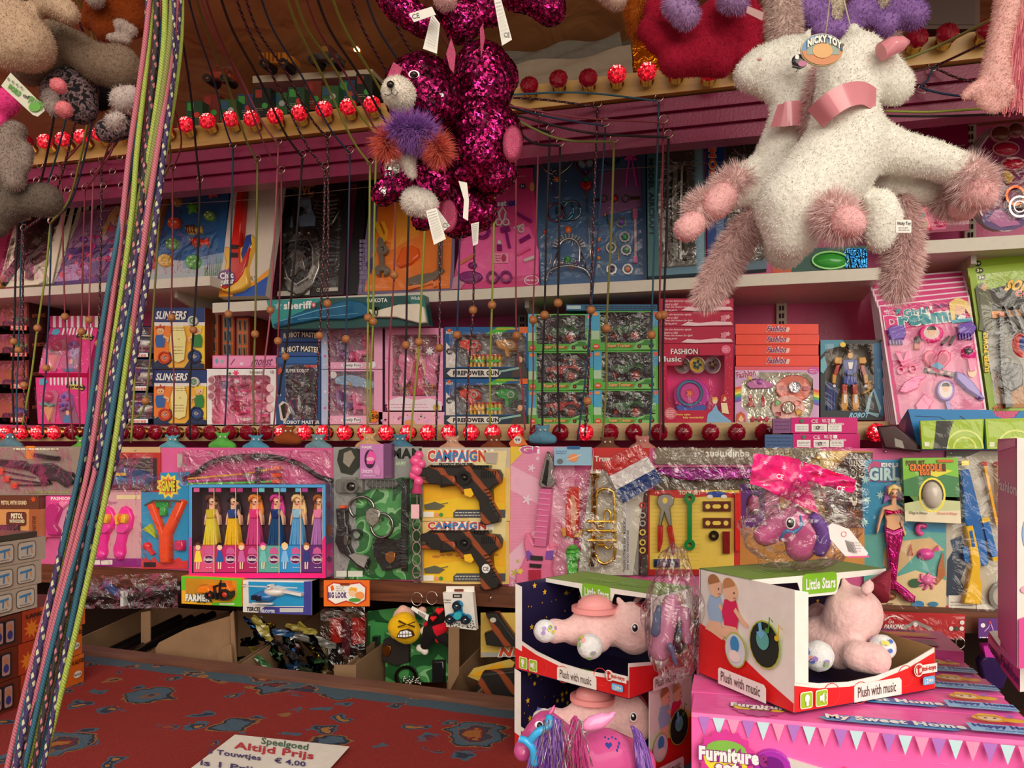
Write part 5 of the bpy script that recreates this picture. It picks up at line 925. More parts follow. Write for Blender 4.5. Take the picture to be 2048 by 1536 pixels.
c.toy('toy_hair_slide',lambda b:(b.poly(flowerp(1262,313,11,5,.7),('e050b8','gloss'),.012,.004,1),b.dome(1262,313,4,4,('b83048','gloss'),.01,.01,8),b.line([(1259,325),(1255,350),(1253,374)],3.5,('d048b0','gloss'),.01),b.line([(1265,325),(1270,350),(1274,374)],3.5,('d048b0','gloss'),.01),b.line([(1250,320),(1274,320)],3,('d048b0','gloss'),.01)))
c.toy('toy_bracelet',lambda b:(b.line([(1186,403),(1200,402)],6,('b8a888','metal'),.008),b.line([(1262,399),(1280,398)],6,('b8a888','metal'),.008),[b.ring(x,400,7,2.5,SV,.008)for x in(1208,1252)],[gem(b,x+dx,400+dy,2,cl)for x in(1208,1252)for dx,dy,cl in((-4,-4,'188838'),(4,4,'a02838'))],gem(b,1230,399,5,'c02020'),b.ring(1230,399,7,2,SV,.008)))
c.toy('toy_bead_strand',lambda b:[gem(b,1198,y,4,cl)for y,cl in((450,'188838'),(463,'8a3050'),(481,'e07828'),(501,'c83020'),(518,'e08838'),(534,'b8b4b0'))])
for x,y,cl in((1243,446,'6a3898'),(1256,540,'e07020'),(1224,540,'4a2468'),(1250,476,'188838'),(1253,502,'489050'),(1223,497,'88a078')):
 c.toy('toy_ring',lambda b,x=x,y=y,cl=cl:(b.ring(x,y,9,3,SV,.008),[b.ball(b.pl.at(x+10*math.cos(a),y+11*math.sin(a),.006),.0022,M(*SV),1)for a in[k*.7 for k in range(9)]],gem(b,x,y,5,cl)))
c.toy('toy_necklace',lambda b:(b.ptube([(1209,434,.006),(1214,430,.006),(1218,450,.006),(1228,475,.006),(1236,500,.006),(1238,520,.006)],.0018,M('c8a868','metal'),5),b.ptube([(1080,480,.006),(1094,470,.006),(1104,500,.006),(1100,530,.006),(1092,515,.006),(1090,480,.006)],.0012,M(*SV),4),gem(b,1092,466,5,'b82028')))
c.toy('toy_watch',lambda b:(b.rect(1266,420,1276,440,('b05878','gloss'),.012,.002,1),b.line([(1271,440),(1272,520)],5,('a89098','gloss'),.008),b.rect(1268,515,1276,528,('c86090','gloss'),.01,.002)))
# model aircraft boxes
c=Card('model_aircraft_box','teal box lettered Model Aircraft with clear film over grey parts',[(1296,272),(1408,265),(1413,552),(1298,560)],wall(2.2,7,1350,560),'54788a',.03,cat='toy box');c.pr(0,0,.22,1,'3c6468');c.pr(.84,.1,.97,.98,'7898a8')
for k in range(70):c.b.h=.0306;c.pr(.84,.1+k*.0125,.88+.03*(k%5==0),.103+k*.0125,'405868')
c.b.text('MODEL AIRCRAFT',0,0,0,0,'14282c',q=[(1309,328),(1311,470),(1301,470),(1299,328)],bold=.05);c.pr(.24,.12,.82,.95,'48443e');c.done('carton')
for k in range(5):c.toy('model_part',lambda b,k=k:b.line([(1330+k*12,320+k*9),(1322+k*14,420),(1336+k*9,530)],[7,5,9,4,6][k],(['8a8680','5a5650','706c64','a8a49c','4a4640'][k],'gloss'),.036+.003*k,.03))
c.film(FILMC,.006,14,.05,11,(.2,.1,.84,.96))
c=Card('blue_model_box','dark blue narrow box with orange vertical lettering beside the aircraft box',[(1412,262),(1449,259),(1452,548),(1416,552)],wall(2.19,7,1430,555),'1c3c78',.03,cat='toy box');c.b.text('MODEL',0,0,0,0,'d85838',q=[(1432,308),(1434,390),(1420,390),(1418,308)],bold=.05,out='e8dcc8',ow=.09);c.b.ring(1430,285,10,2,'8098b8',c.b.h+.0004)
for k in range(60):c.b.h=.0306;c.pr(.5,.5+k*.008,.9,.503+k*.008,'90a8c0')
c.done('carton')
c=Card('silver_model_box','box with crumpled silver film half hidden behind the plush unicorn',[(1450,266),(1540,258),(1532,545),(1452,550)],wall(2.2,7,1490,555),'486070',.03,cat='toy box');c.pr(.02,.12,.95,.94,'3c3832');c.done('carton');c.film(FILMC,.006,12,.045,13,(.02,.12,.95,.95))
# sea set below the unicorns
c=Card('frog_card','green frog and blue tinsel on a card lying behind the unicorns',[(1545,500),(1735,492),(1733,541),(1545,550)],wall(2.2,9,1640,545),'1c4a40');c.pr(0,.4,.2,1,'c04820');c.done()
c.toy('toy_frog',lambda b:(b.dome(1660,524,34,16,('3a9a3c','gloss'),.02),b.ring(1660,523,36,3,('8ad078','gloss'),.01,17)));c.toy('tinsel',lambda b:[b.line([(x,500),(x+random.uniform(-6,6),515),(x+random.uniform(-8,8),538)],2,('2868a0','foil'),.008+.0005*(x%9))for x in range(1692,1732,2)])
# right end of the upper wall
PR=wall(2.2,6,1900,470)
c=Card('magenta_doctor_card','magenta card with pink plastic pieces behind the right unicorn',[(1780,236),(1936,225),(1938,462),(1782,470)],PR,'8a1448');c.tx('SET',.5,.06,.74,.12,'a83868');c.pg([(.1,.35),(.6,.35),(.7,.98),(.1,.98)],'c05880');c.done();c.film(BLIS,.004,8,.024,14)
for x,y,rx,ry in((1822,390,12,9),(1848,398,14,10),(1880,445,14,12),(1870,415,9,7)):c.toy('toy_jewel',lambda b,x=x,y=y,rx=rx,ry=ry:b.dome(x,y,rx,ry,('d83078','gloss'),.014))
c.toy('toy_phone',lambda b:(b.poly([(1834,422),(1842,412),(1850,424),(1854,440),(1862,462),(1836,464),(1832,440)],('e03858','gloss'),.016,0,2),b.rect(1839,430,1848,442,'788890',.0165),b.rect(1838,448,1852,460,'a8a060',.0165)))
c.toy('toy_tube',lambda b:b.line([(1868,420),(1900,424)],14,('d02878','gloss'),.016))
for i in(3,2,1,0):
 pl=wall(2.18+i*.012,6,1990,465);dx=-i*6
 P=ellp(2010+dx,360,66,104,26)
 t=Thing('heart_jewellery_card',f'rounded pink and purple jewellery card with white rim at the right edge, {["front", "second", "third", "rearmost"][i]} one','toy card',pl.at(2010+dx,463),'rounded jewellery cards');b=MB(pl);b.poly(P,'d8c0c8',.002,0);b.h=.0023;b.poly(ellp(2010+dx,360,62,100,26),'7a1848')
 if i==0:
  b.poly(ellp(2008,440,46,22,16),'502870');b.poly([(1975,440),(1990,420),(2020,425),(2040,450),(2000,455)],'b06098');b.greek(2008,453,2028,457,1,'301828');t.add('card',b)
  for x,y,rx,ry,cl in((2010,300,26,14,'a81838'),(2025,330,24,12,'c01838'),(2000,270,20,16,'6a3828'),(2030,262,16,14,'703830')):b=MB(pl);b.dome(x,y,rx,ry,(cl,'gloss'),.016);b.ring(x,y,rx,3,('b87880','gloss'),.008,ry);t.add('toy_jewel',b)
  b=MB(pl);b.poly([(2001,347),(2010,343),(2022,352),(2023,362),(2016,372),(2006,364)],('c89830','gloss'),.014,0,2);t.add('toy_mask',b,None,'yellow toy mask');b=MB(pl);b.ring(2028,395,18,5,('c05830','metal'),.012);t.add('bangle',b);b=MB(pl);b.ring(2035,418,20,4,SV,.016);b.ring(2035,418,11,2,SV,.016);b.dome(2035,418,6,6,('c8b890','metal'),.02);t.add('toy_compact',b);b=MB(pl);b.film(0,0,0,0,.022,.005,8,8,FILM,pts=[(1955,250),(2064,250),(2064,450),(1960,450)]);t.add('film',b)
 else:t.add('card',b)
# nylon retaining lines
b=MB();b.tube([W(120,432,2.13),W(290,412,2.12),W(520,398,2.12),W(745,373,2.12),W(1050,352,2.12)],.0009,M('a89c90'),4);Thing('retaining_line','thin nylon line strung across the left upper cards','line',W(120,432,2.13),mb=b)
b=MB();b.tube([W(1195,340,2.12),W(1300,334,2.12),W(1420,326,2.12),W(1930,290,2.10)],.0009,M('6a5c50'),4);Thing('retaining_line','thin nylon line strung in front of the aircraft box','line',W(1300,334,2.12),mb=b)
# ================================================================ TOP LEDGE ABOVE THE CORNICE
KK[0]=1.25
def vehicle(px,py,s,c1,c2,lab,kind):
 pl=wall(2.1);t=Thing('toy_truck',lab,'toy vehicle',pl.at(px,py+14*s));b=MB(pl)
 if kind==0:b.rect(px-34*s,py-16*s,px+22*s,py+6*s,(c1,'gloss'),.04,0,2);[b.rect(px-30*s+k*8*s,py-13*s,px-27*s+k*8*s,py+3*s,(c2,'gloss'),.043)for k in range(6)];b.poly([(px+22*s,py-12*s),(px+34*s,py-8*s),(px+36*s,py+6*s),(px+22*s,py+6*s)],(c1,'gloss'),.038,0,1.5)
 else:b.poly([(px-30*s,py+2*s),(px-20*s,py-6*s),(px-8*s,py-6*s),(px-6*s,py-22*s),(px+12*s,py-22*s),(px+14*s,py-5*s),(px+30*s,py-3*s),(px+28*s,py+8*s),(px-28*s,py+8*s)],(c1,'gloss'),.045,0,2);b.rect(px-3*s,py-18*s,px+9*s,py-7*s,c2,.046)
 t.add('truck_body',b)
 for q in(-20,18):
  b=MB(pl);b.ring(px+q*s,py+9*s,7*s,5*s,('1a1614','rubber'),.05);b.dome(px+q*s,py+9*s,4*s,4*s,('6a4a28','gloss'),.006,.046,8,0,2);t.add('wheel',b)
 if kind:b=MB(pl);b.film(px-46*s,py-30*s,px+44*s,py+20*s,.06,.004,5,5,BLIS);t.add('clear_cover',b)
vehicle(566,132,1.,'a8641c','6a3c14','orange toy truck on the ledge under the canopy',0);vehicle(662,125,1.,'3a3430','8a5c20','black toy tractor under a clear cover on the ledge',1);vehicle(452,162,.9,'8a3018','5a1c10','red toy truck on the ledge left of the orange one',1)
for k in range(11):
 x=372+k*34;c1=['1c4028','2c5a30','141c14','1c3c58','285028','6a2418'][k*5%6];b=MB(wall(2.05+.03*(k%2)));y=246-k*4.6;h_=[44,52,38][k%3];b.box(x,y-h_,x+33,y+6,c1,.08);b.h=.0004;b.rect(x+3,y-h_+4,x+16,y-h_+20,['3a8a3a','8a2c20','2c4c6a'][k%3]);b.ell(x+22,y-16,6,6,['b83828','3c8c3c','a0a0a0'][k%3]);b.greek(x+4,y-12,x+18,y-5,2,'a09880')
 Thing('ledge_box',f'small dark toy box on the ledge, {(ORD+["eleventh"])[k]} from the cord bundle','toy box',wall(2.05).at(x+16,y+6),'dark toy boxes on the ledge',mb=b)
b=MB(wall(2.12));b.poly([(505,152),(745,138),(745,150),(505,166)],'b8a890',0,-.2);Thing('ledge_tray','pale tray under the orange toy truck','tray',W(600,166,2.12),mb=b)
# grey paper trays right of the cats
for i,(P,c_,d)in enumerate((([(900,55),(1268,25),(1272,112),(900,170)],'5a4e42',2.25),([(1000,110),(1240,68),(1250,120),(1010,150)],'6a6258',2.15),([(905,150),(1262,95),(1268,165),(905,210)],'8a7c6a',2.05))):
 pl=wall(d,12,1100,160);b=MB(pl);f=lerpf(P);o=[];nx,ny=14,5
 for j in range(ny+1):
  for k in range(nx+1):x,y=f(k/nx,j/ny);o.append(tuple(pl.at(x,y,.012*math.sin(k*.9+j*2+i)+.02*(j/ny)**2)))
 m_=M(c_,'paper');b.raw(o,[(j*(nx+1)+k,j*(nx+1)+k+1,(j+1)*(nx+1)+k+1,(j+1)*(nx+1)+k)for j in range(ny)for k in range(nx)],m_,True);o2=[(x,y+.004,z)for x,y,z in o];b.raw(o2,[(j*(nx+1)+k,j*(nx+1)+k+1,(j+1)*(nx+1)+k+1,(j+1)*(nx+1)+k)for j in range(ny)for k in range(nx)],m_,True)
 Thing('paper_tray',['large dark grey board leaning behind the other grey sheets','middle grey sheet sticking up on the ledge','front grey sheet curling over the bulbs'][i],'tray',pl.at(1100,P[2][1]),'grey sheets on the ledge',mb=b)
b=MB(wall(2.1));b.poly([(1266,85),(1320,100),(1380,118),(1440,116),(1440,146),(1268,150)],('d87818','foil'),.02,-.05);Thing('orange_bag','orange plastic bag on the ledge under the red plush bunch','bag',W(1350,148,2.1),mb=b)
b=MB(wall(2.1));b.box(1850,-20,1960,58,'4a2814',.12);b.h=.001;b.rect(1856,-10,1950,50,'3a1c0e');Thing('brown_box','dark brown box on the ledge above the right bulbs','box',W(1900,58,2.1),mb=b)
# ================================================================ LOWER DISPLAY BOARD
PB=wall(1.968)
def card(name,label,P,col,**k):return Card(name,label,P,k.pop('pl',PB),col,**k)
def rc(x0,y0,x1,y1):return[(x0,y0),(x1,y0),(x1,y1),(x0,y1)]
BK=('1c1c1e','gloss')
def nail(x,y,pl=PB):
 b=MB(pl);b.dome(x,y,2.2,2.2,('d8d0c0','metal'),.004,.003,8,0,2);return b
# black sniper set
c=card('sniper_set_card','grey camouflage card with a black scoped toy rifle at the left edge',rc(-20,893,162,990),'8a7c70');c.b.h=.0025
for k in range(26):c.b.h=.0025;c.b.ell(random.uniform(0,155),random.uniform(896,985),random.uniform(3,9),random.uniform(2,5),random.choice(['3c342e','a89888','c06028','6a5c50']),n=7)
c.b.rect(54,892,71,918,'d88028');c.b.greek(28,896,120,900,1,'e8e0c0',3);c.b.greek(52,982,140,987,1,'88a050',3);c.done();c.film(FILM,.006,12,.024,1)
c.toy('toy_rifle',lambda b:(b.poly([(4,918),(56,922),(60,928),(110,926),(135,942),(150,945),(160,962),(138,975),(120,962),(100,960),(92,958),(62,940),(4,932)],BK,.018,0,2.5),b.line([(80,910),(124,917)],8,BK,.024,.004),b.poly([(84,955),(96,955),(108,968),(90,972)],BK,.014,0,1)))
c.toy('toy_dart',lambda b:(b.line([(8,942),(74,955)],3,BK,.01),b.line([(22,957),(90,966)],3,BK,.01),b.line([(34,970),(90,970)],3,BK,.01),b.rect(0,936,12,950,('d84820','rubber'),.014,0,1),b.rect(12,952,24,964,('d84820','rubber'),.014,0,1),b.rect(28,965,40,977,('d84820','rubber'),.014,0,1)))
# pistol with sound boxes
t=Thing('pistol_box','brown flat box reading Pistol With Sound above its window box','toy box',PB.at(50,1016));b=MB(PB);b.box(-20,990,94,1017,'6a3c24',.0);b.poly(rc(-20,990,94,1017),'5c3420',.03,0);b.h=.0305;b.text('PISTOL WITH SOUND',20,1000,69,1008,'e0c8a0',bold=.03);b.poly(starp(84,997,7,7),'c04820');t.add('carton',b)
t=Thing('pistol_window_box','tan western print window box reading Pistol With Sound','toy box',PB.at(50,1075));b=MB(PB);b.poly(rc(-20,1017,94,1078),'c08850',.03,0);b.h=.0305;b.rect(75,1017,94,1078,'9a5430');b.poly(rr(30,1022,70,1050,5),'5a2e1c');b.text('PISTOL',40,1025,62,1035,'f0dcb8',bold=.04);b.text('WITH SOUND',37,1037,66,1044,'f0dcb8',bold=.03);b.rect(0,1048,58,1078,'2c2824');b.text('PISTOL WITH SOUND',0,0,0,0,'5a3018',q=[(89,1076),(89,1030),(82,1030),(82,1076)][::1]);t.add('carton',b);b=MB(PB);b.line([(0,1056),(50,1054)],8,('68706a','metal'),.04,.03);b.line([(10,1066),(46,1068)],5,('88888a','metal'),.038,.03);t.add('toy_pistol',b);b=MB(PB);b.film(0,1046,60,1078,.043,.003,5,5);t.add('film_window',b)
# pink shoe card left
c=card('fashion_shoe_card','pink Fashion card with a play shoe left of the cord bundle',rc(93,992,182,1074),'d04088',pl=wall(1.962));c.tx('FASHION',.12,.02,.58,.1,'f0e0e8',bold=.03);c.pg([(.2,.2),(.8,.1),(.95,.9),(.1,.95)],'c888a8');c.done();c.film(BLIS,.004,6,.03,3);c.toy('play_shoe',lambda b:(b.poly([(98,1020),(106,1008),(122,1006),(130,1016),(124,1032),(118,1050),(126,1060),(124,1070),(104,1070),(98,1045)],('b02070','gloss'),.018,0,3),));c.toy('play_purse',lambda b:b.poly(heartp(132,1008,9),('e880a8','gloss'),.014,0,2))
# wood shelf strip box and blue set
c=card('blue_weapon_card','red framed bag with a blue toy weapon right of the cord bundle',rc(212,905,322,984),'b03028');c.pr(.02,.14,.94,.95,'3c2c2c');c.done();c.film(FILMC,.006,10,.026,4);c.toy('toy_blaster',lambda b:(b.poly([(216,938),(250,932),(290,940),(318,955),(300,972),(250,968),(216,975)],('1c4878','gloss'),.018,0,3),b.line([(230,955),(300,962)],6,('3a78a8','gloss'),.022,.01),b.rect(238,945,262,951,('d8b840','gloss'),.021,.01)))
# sandals
c=card('sandal_card','pink floral card with two hot pink play slippers with yellow butterflies',rc(184,978,284,1132),'c898a0');c.pr(0,.9,1,1,'8a2478');c.pr(.0,.92,.18,.98,'e0d8d0');c.pr(.2,.92,.43,.98,'e0d8d0')
for k in range(26):c.b.h=.0025;c.b.poly(flowerp(random.uniform(192,280),random.uniform(985,1108),random.uniform(3,7),5,.5),random.choice(['e8d0c8','b87890','d8a0a8','e0a860']))
c.b.text('Slipper',214,1001,236,1011,'984878',sh=4);c.b.rect(235,990,283,998,'d8c898');c.done();c.film(BLIS,.004,10,.03,5)
for x in(0,36):
 c.toy('play_slipper',lambda b,x=x:(b.poly([(212+x,1014),(219+x,1011),(229+x,1018),(235+x,1034),(232+x,1052),(222+x,1070),(218+x,1088),(219+x,1105),(214+x,1118),(206+x,1120),(197+x,1112),(196+x,1096),(202+x,1075),(206+x,1050),(204+x,1030)],('e02890','gloss'),.014,0,3),b.poly([(208+x,1048),(216+x,1044),(230+x,1046),(232+x,1056),(222+x,1066),(206+x,1064)],('e83898','gloss'),.024,0,2),b.dome(208+x,1108,9,8,('e83898','gloss'),.006,.013)))
 c.toy('butterfly',lambda b,x=x:(b.poly([(206+x,1030),(212+x,1026),(217+x,1033),(222+x,1026),(229+x,1029),(228+x,1046),(220+x,1044),(216+x,1048),(208+x,1048)],('e0a828','gloss'),.03,.01,1.5),b.ell(217+x,1037,3.5,8,('d85820','gloss'),.033,.02,1)))
# slingshot
c=card('slingshot_card','blue card with a large orange plastic slingshot',[(283,946),(379,944),(378,1137),(286,1137)],'2888b8')
for k in range(34):c.b.h=.0025;c.b.ell(random.uniform(290,374),random.uniform(950,1118),random.uniform(1.5,4),random.uniform(1.5,4),'1c6c9c',n=8)
c.b.poly(starp(338,972,26,11,.72),'e0d048');c.b.poly(starp(338,972,19,11,.72),'e87828');c.b.text('GAME',325,962,350,982,'f0d830',bold=.05,out='502818',ow=.1);c.b.poly([(286,1137),(286,1118),(294,1114),(302,1122),(310,1112),(318,1124),(340,1124),(360,1114),(368,1122),(378,1120),(378,1137)],'c83838');c.b.rect(290,1124,314,1134,'201c20');c.done();c.film(FILM,.004,10,.034,6)
c.toy('slingshot',lambda b:(b.poly([(300,1006),(308,1002),(317,1006),(334,1060),(362,1000),(370,998),(377,1003),(352,1062),(348,1070),(349,1124),(326,1126),(325,1068)],('e84818','gloss'),.022,0,4),));c.toy('launcher',lambda b:(b.rect(317,1001,343,1015,('1c8a38','gloss'),.016,0,2),b.rect(326,1012,338,1031,('2c9a40','gloss'),.018,0,2)));c.toy('foam_bird',lambda b:b.poly([(289,1058),(306,1047),(318,1076),(304,1066)],('a8b828','gloss'),.014,0,1));c.toy('red_plunger',lambda b:(b.dome(297,1092,10,9,('d82828','gloss'),.016),b.line([(300,1094),(312,1108)],6,('d82828','gloss'),.014)));c.toy('pink_spool',lambda b:b.rect(356,1080,374,1100,('c02858','gloss'),.02,0,3));c.toy('rubber_band',lambda b:(b.line([(300,1010),(318,1000),(345,1000),(372,1002)],3,('3c4430','rubber'),.024,.02),))
# bow and arrows in a bag
t=Thing('bow_set','black toy bow with orange and green arrows in a clear bag on the pink board','toy',PB.at(520,968));b=MB(PB);b.ptube([(372,958,.01),(392,950,.012),(430,924,.016),(480,914,.018),(540,912,.018),(600,926,.016),(640,952,.012),(668,962,.01)],.0075,M(*BK),8);b.line([(478,918),(505,914),(545,914)],9,BK,.022,.01);t.add('bow',b)
for y0,y1,cl in((957,936,'e0982c'),(962,950,'c83c98'),(967,962,'48c838')):
 b=MB(PB);b.line([(384,y0),(500,(y0+y1)/2),(560,y1)],3.4,(cl,'gloss'),.02,.012);b.rect(552,y1-4,568,y1+4,('e04818','rubber'),.024,.01,1);t.add('toy_arrow',b)
b=MB(PB);b.dome(500,950,8,6,('888070','gloss'),.012,.018);b.poly(rc(520,934,530,968),BK,.026,.01);t.add('bow_grip',b);b=MB(PB);b.film(372,900,674,970,.034,.008,26,9,FILMC);b.rect(371,907,381,934,'a8a098',.036,.034);t.add('clear_bag',b)
# doll set
rd=(378,969,651,1156);PD=wall(1.915);t=Thing('doll_box','blue and magenta window box holding six long-haired dolls in narrow boxes','toy box',PD.at(515,1156,-.02));b=MB(PD);Wn=rc(384,975,645,1146);b.frame(rc(*rd),Wn,'4898d0');b.raw([PD.at(x,y,0)for x,y in rc(*rd)]+[PD.at(x,y,-.05)for x,y in rc(*rd)],[(0,1,5,4),(1,2,6,5),(2,3,7,6),(3,0,4,7),(4,5,6,7)],'5a5070');b.shell(Wn,'3c2430',.045);b.h=.0004;b.poly([(378,1090),(384,1090),(384,1146),(645,1146),(645,1080),(651,1070),(651,1156),(378,1156)],'e02078');b.poly([(378,1075),(384,1075),(384,1092),(378,1092)],'b050a0');t.add('carton',b)
DL=[('d8a8','5a2c20','c8b020','d0c038','c85078','e0d040'),('','1c1418','203878','e0b020','b82868','2858a0'),('','d88030','d83878','c04080','a82860','c060a0'),('','c83890','18306c','1c4878','58a098','68b8b0'),('','e0c080','88b8d0','5898c8','3088c8','78b0e0'),('','9a5828','e878a0','a870b0','5c2c70','2c3878')]
for i,(_,hair,dress,skirt,base,gown)in enumerate(DL):
 x0=385+i*43.4;cx=x0+26
 b=MB(PD);b.h=-.004;b.rect(x0,1092,x0+42.6,1145,base,-.004,-.04);b.h=-.0035;b.poly([(x0+22,1108),(x0+24,1098),(x0+31,1094),(x0+38,1098),(x0+41,1108)],'c05890');b.ell(x0+31,1119,10.5,9,'d8a8c0');b.ell(x0+31,1119,9.5,8,'5c1c54');b.text('Fashion',x0+23,1115.5,x0+39,1122,'f0e4f0',bold=.03);b.greek(x0+26,1133,x0+40,1137,1,'f0d8e0');t.add('doll_box_base',b)
 b=MB(PD);b.h=-.003;gx=x0+10;b.poly([(gx-6,1112),(gx+6,1112),(gx+8,1124),(gx-8,1124)],gown);b.poly([(gx-4,1102),(gx+4,1102),(gx+6,1113),(gx-6,1113)],gown);b.ell(gx,1094,5.5,6.5,'f0c8a8');b.poly([(gx-6,1096),(gx-6,1088),(gx,1084),(gx+6,1088),(gx+7,1098),(gx+4,1091),(gx-3,1090)],hair);b.line([(gx-2,1124),(gx-2,1138)],2.4,'f0c8a8');b.line([(gx+3,1124),(gx+2,1138)],2.4,'f0c8a8');t.add('printed_figure',b)
 b=MB(PD);fig(b,cx,1004,1.42,hair,dress,skirt,h0=-.04,pt=1);dl=t.add('doll',b,label=['doll in a yellow gown','black-haired doll in blue and yellow','orange-haired doll in a sparkling rose gown','pink-haired doll in navy','blonde doll in pale blue','doll in pink and lilac'][i])
 for k,nm in((2,'hair'),(3,'dress')):b=MB(PD);fig(b,cx,1004,1.42,hair,dress,skirt,h0=-.04,pt=k);t.add(nm,b,dl)
 b=MB(PD);b.rect(x0+1,976,x0+12,984,['c85890','c83878','a83878','68b8c0','58a8d8','a03890'][i],-.003,-.005);b.rect(x0+31,976,x0+42,984,['c85890','c83878','a83878','68b8c0','58a8d8','a03890'][i],-.003,-.005);t.add('corner_label',b)
 b=MB(PD);b.film(x0,976,x0+42.8,1092,-.002,.0015,3,8,BLIS);b.line([(x0+42.8,976),(x0+42.8,1146)],1,'e8c8a8',-.001);t.add('film_window',b)
# side print
pl=pl3(PD.at(651,969),PD.at(651,1156),PD.at(651,1156,-.05));b=MB(pl);b.h=.0005;b.poly([(652,1090),(665,1085),(665,1146),(652,1155)],'b02878');b.ell(658,1010,4,7,'702848');b.ell(658,1060,4,12,'8a5030');b.ell(658,1118,5,6,'501848');t.add('side_print',b)
# police set
c=card('police_set_card','green camouflage card with silver handcuffs, black revolver and camera',[(668,894),(845,893),(843,1159),(669,1158)],'8a8c8a',pl=wall(1.965));c.b.poly([(714,985),(740,978),(800,955),(845,950),(843,1159),(690,1158),(700,1120),(720,1090),(712,1040)],CAMO)
for k in range(60):c.b.h=.0036;x,y=random.uniform(672,714),random.uniform(985,1150);c.b.line([(x-2,y-2),(x+2,y+2)]if k%2 else[(x-2,y+2),(x+2,y-2)],1.2,'6a6c6a')
c.b.h=.004;c.b.text('POLICEMAN',690,897,834,917,'18201a',bold=.05);c.b.text('PLAY ARMY',772,923,812,931,'b0c8a8',bold=.04);c.b.rect(674,1141,695,1153,'d0d4c8');c.b.rect(698,1141,727,1153,'d0d4c8');c.b.poly([(680,900),(700,894),(720,900),(724,930),(706,950),(684,945),(676,920)],'2c3028');c.b.poly([(690,906),(704,900),(712,915),(700,935),(688,925)],'8a8478');c.done();c.film(FILM,.005,12,.034,7,(.02,.2,.95,.95))
c.toy('handcuffs',lambda b:(b.ptube([(728+24*math.cos(a),1015+22*math.sin(a),.014)for a in[2.2+i*.5 for i in range(11)]],.0045,M('8a8a86','metal'),6,3),b.ptube([(768+22*math.cos(a),1050+24*math.sin(a),.014)for a in[4.4+i*.5 for i in range(11)]],.0045,M('7a7a78','metal'),6,3),b.poly([(738,1020),(752,1012),(768,1020),(766,1042),(752,1054),(738,1040)],('c8c4bc','foil'),.024,.004,2)))
c.toy('toy_revolver',lambda b:(b.poly([(678,1016),(698,1016),(700,1048),(704,1052),(704,1090),(712,1106),(740,1114),(744,1122),(738,1138),(724,1134),(700,1112),(686,1104),(676,1082),(680,1050)],BK,.022,0,3),b.ring(716,1068,10,3,BK,.014),b.rect(684,1010,696,1016,('e05020','gloss'),.02,0,1),b.poly([(704,1108),(716,1104),(742,1112),(736,1134),(722,1126)],('8a8884','gloss'),.025,.01,1),b.ell(700,1078,5,12,('8a8884','metal'),.026,.01,1)))
c.toy('toy_camera',lambda b:(b.poly(rr(677,958,731,986,4),('6a6a66','gloss'),.018,0,2),b.rect(686,954,716,960,('7a7a76','gloss'),.014,0,1),b.ring(712,972,11,4,('9a9894','metal'),.03),b.dome(712,972,8,8,('5a5a58','metal'),.01,.02),[b.line([(690+k*3,964),(690+k*3,982)],1.2,'4a4a48',.0185,.01)for k in range(4)]))
c.toy('toy_torch',lambda b:(b.poly([(737,968),(744,960),(795,960),(803,968),(795,976),(744,976)],('4a4c4a','gloss'),.02,0,3),[b.line([(752+k*8,960),(752+k*8,976)],2.4,('8a8c8a','metal'),.022,.01)for k in range(6)]))
c.toy('toy_baton',lambda b:(b.line([(816,956),(814,1070)],11,BK,.024,.004),b.line([(814,1070),(813,1140)],9,BK,.02,.004),[b.line([(808,1078+k*6),(819,1078+k*6)],2,('3a3a3c','gloss'),.023,.01)for k in range(10)]))
c.toy('badge_wallet',lambda b:(b.poly([(760,1072),(795,1080),(806,1074),(806,1134),(770,1140),(752,1110),(750,1088)],('201e1e','matte'),.018,0,2),b.poly([(777,1104),(788,1100),(798,1104),(797,1118),(788,1126),(778,1118)],('c08850','metal'),.024,.01,1)))
PS=wall(1.94);b=MB(PS);b.box(720,888,767,957,'b878b0',.02);b.box(767.5,887,783,956,'6a4068',.02);b.h=.0004;b.poly(ellp(740,918,11,19,16),'381c38');b.text('MAGIC',724,892,744,897,'f0e0f0',bold=.03);b.poly([(734,912),(740,900),(750,906),(753,916),(746,928),(734,928)],'d850a0');b.ell(741,918,8,4,'e8a0b8');b.text('Unicorn',724,937,745,946,'e8c8e8',bold=.03);b.text('hatching toy',728,949,752,954,'e8c8e8',bold=.02);b.poly([(748,938),(756,928),(762,940),(760,952),(750,948)],'c888b8')
Thing('pony_egg_box','small lilac box with an oval window hanging on the police set card','toy box',PS.at(745,957),mb=b)
# bubble wand
PW=wall(1.935);t=Thing('bubble_wand','clear bubble wand tube with a pink sculpted head beside the pistol cards','bubble wand',PW.at(834,1160));b=MB(PW);HP=M('e85890','gloss')
for p,r_ in(((838,910,0),.012),((832,922,.002),.016),((844,928,.004),.012),((834,940,.002),.017),((828,950,.002),.013),((838,962,.002),.013)):b.ball(PW.at(*p),r_,HP,2)
b.tube([PW.at(834,965),PW.at(834,982)],.0115,HP,14);b.tube([PW.at(834,980),PW.at(834,987)],.015,HP,14);t.add('wand_head',b)
b=MB(PW);b.tube([PW.at(834,987),PW.at(833,1155)],.0155,BLIS,16);b.ball(PW.at(833,1155),.0155,BLIS,2);t.add('clear_tube',b);b=MB(PW);b.tube([PW.at(834,990),PW.at(834,1035)],.0015,M('f0c8c8'),5)
for k in range(5):b.tube([PW.at(833+8*math.cos(a),1048+k*24+12*math.sin(a),0)for a in[i*math.pi/7 for i in range(15)]],.0012,M('f0c8c8'),5)
t.add('bubble_ring',b);b=MB(PW);b.rect(827,1008,843,1036,'f0b0b8',.0165,.016);t.add('tube_label',b)
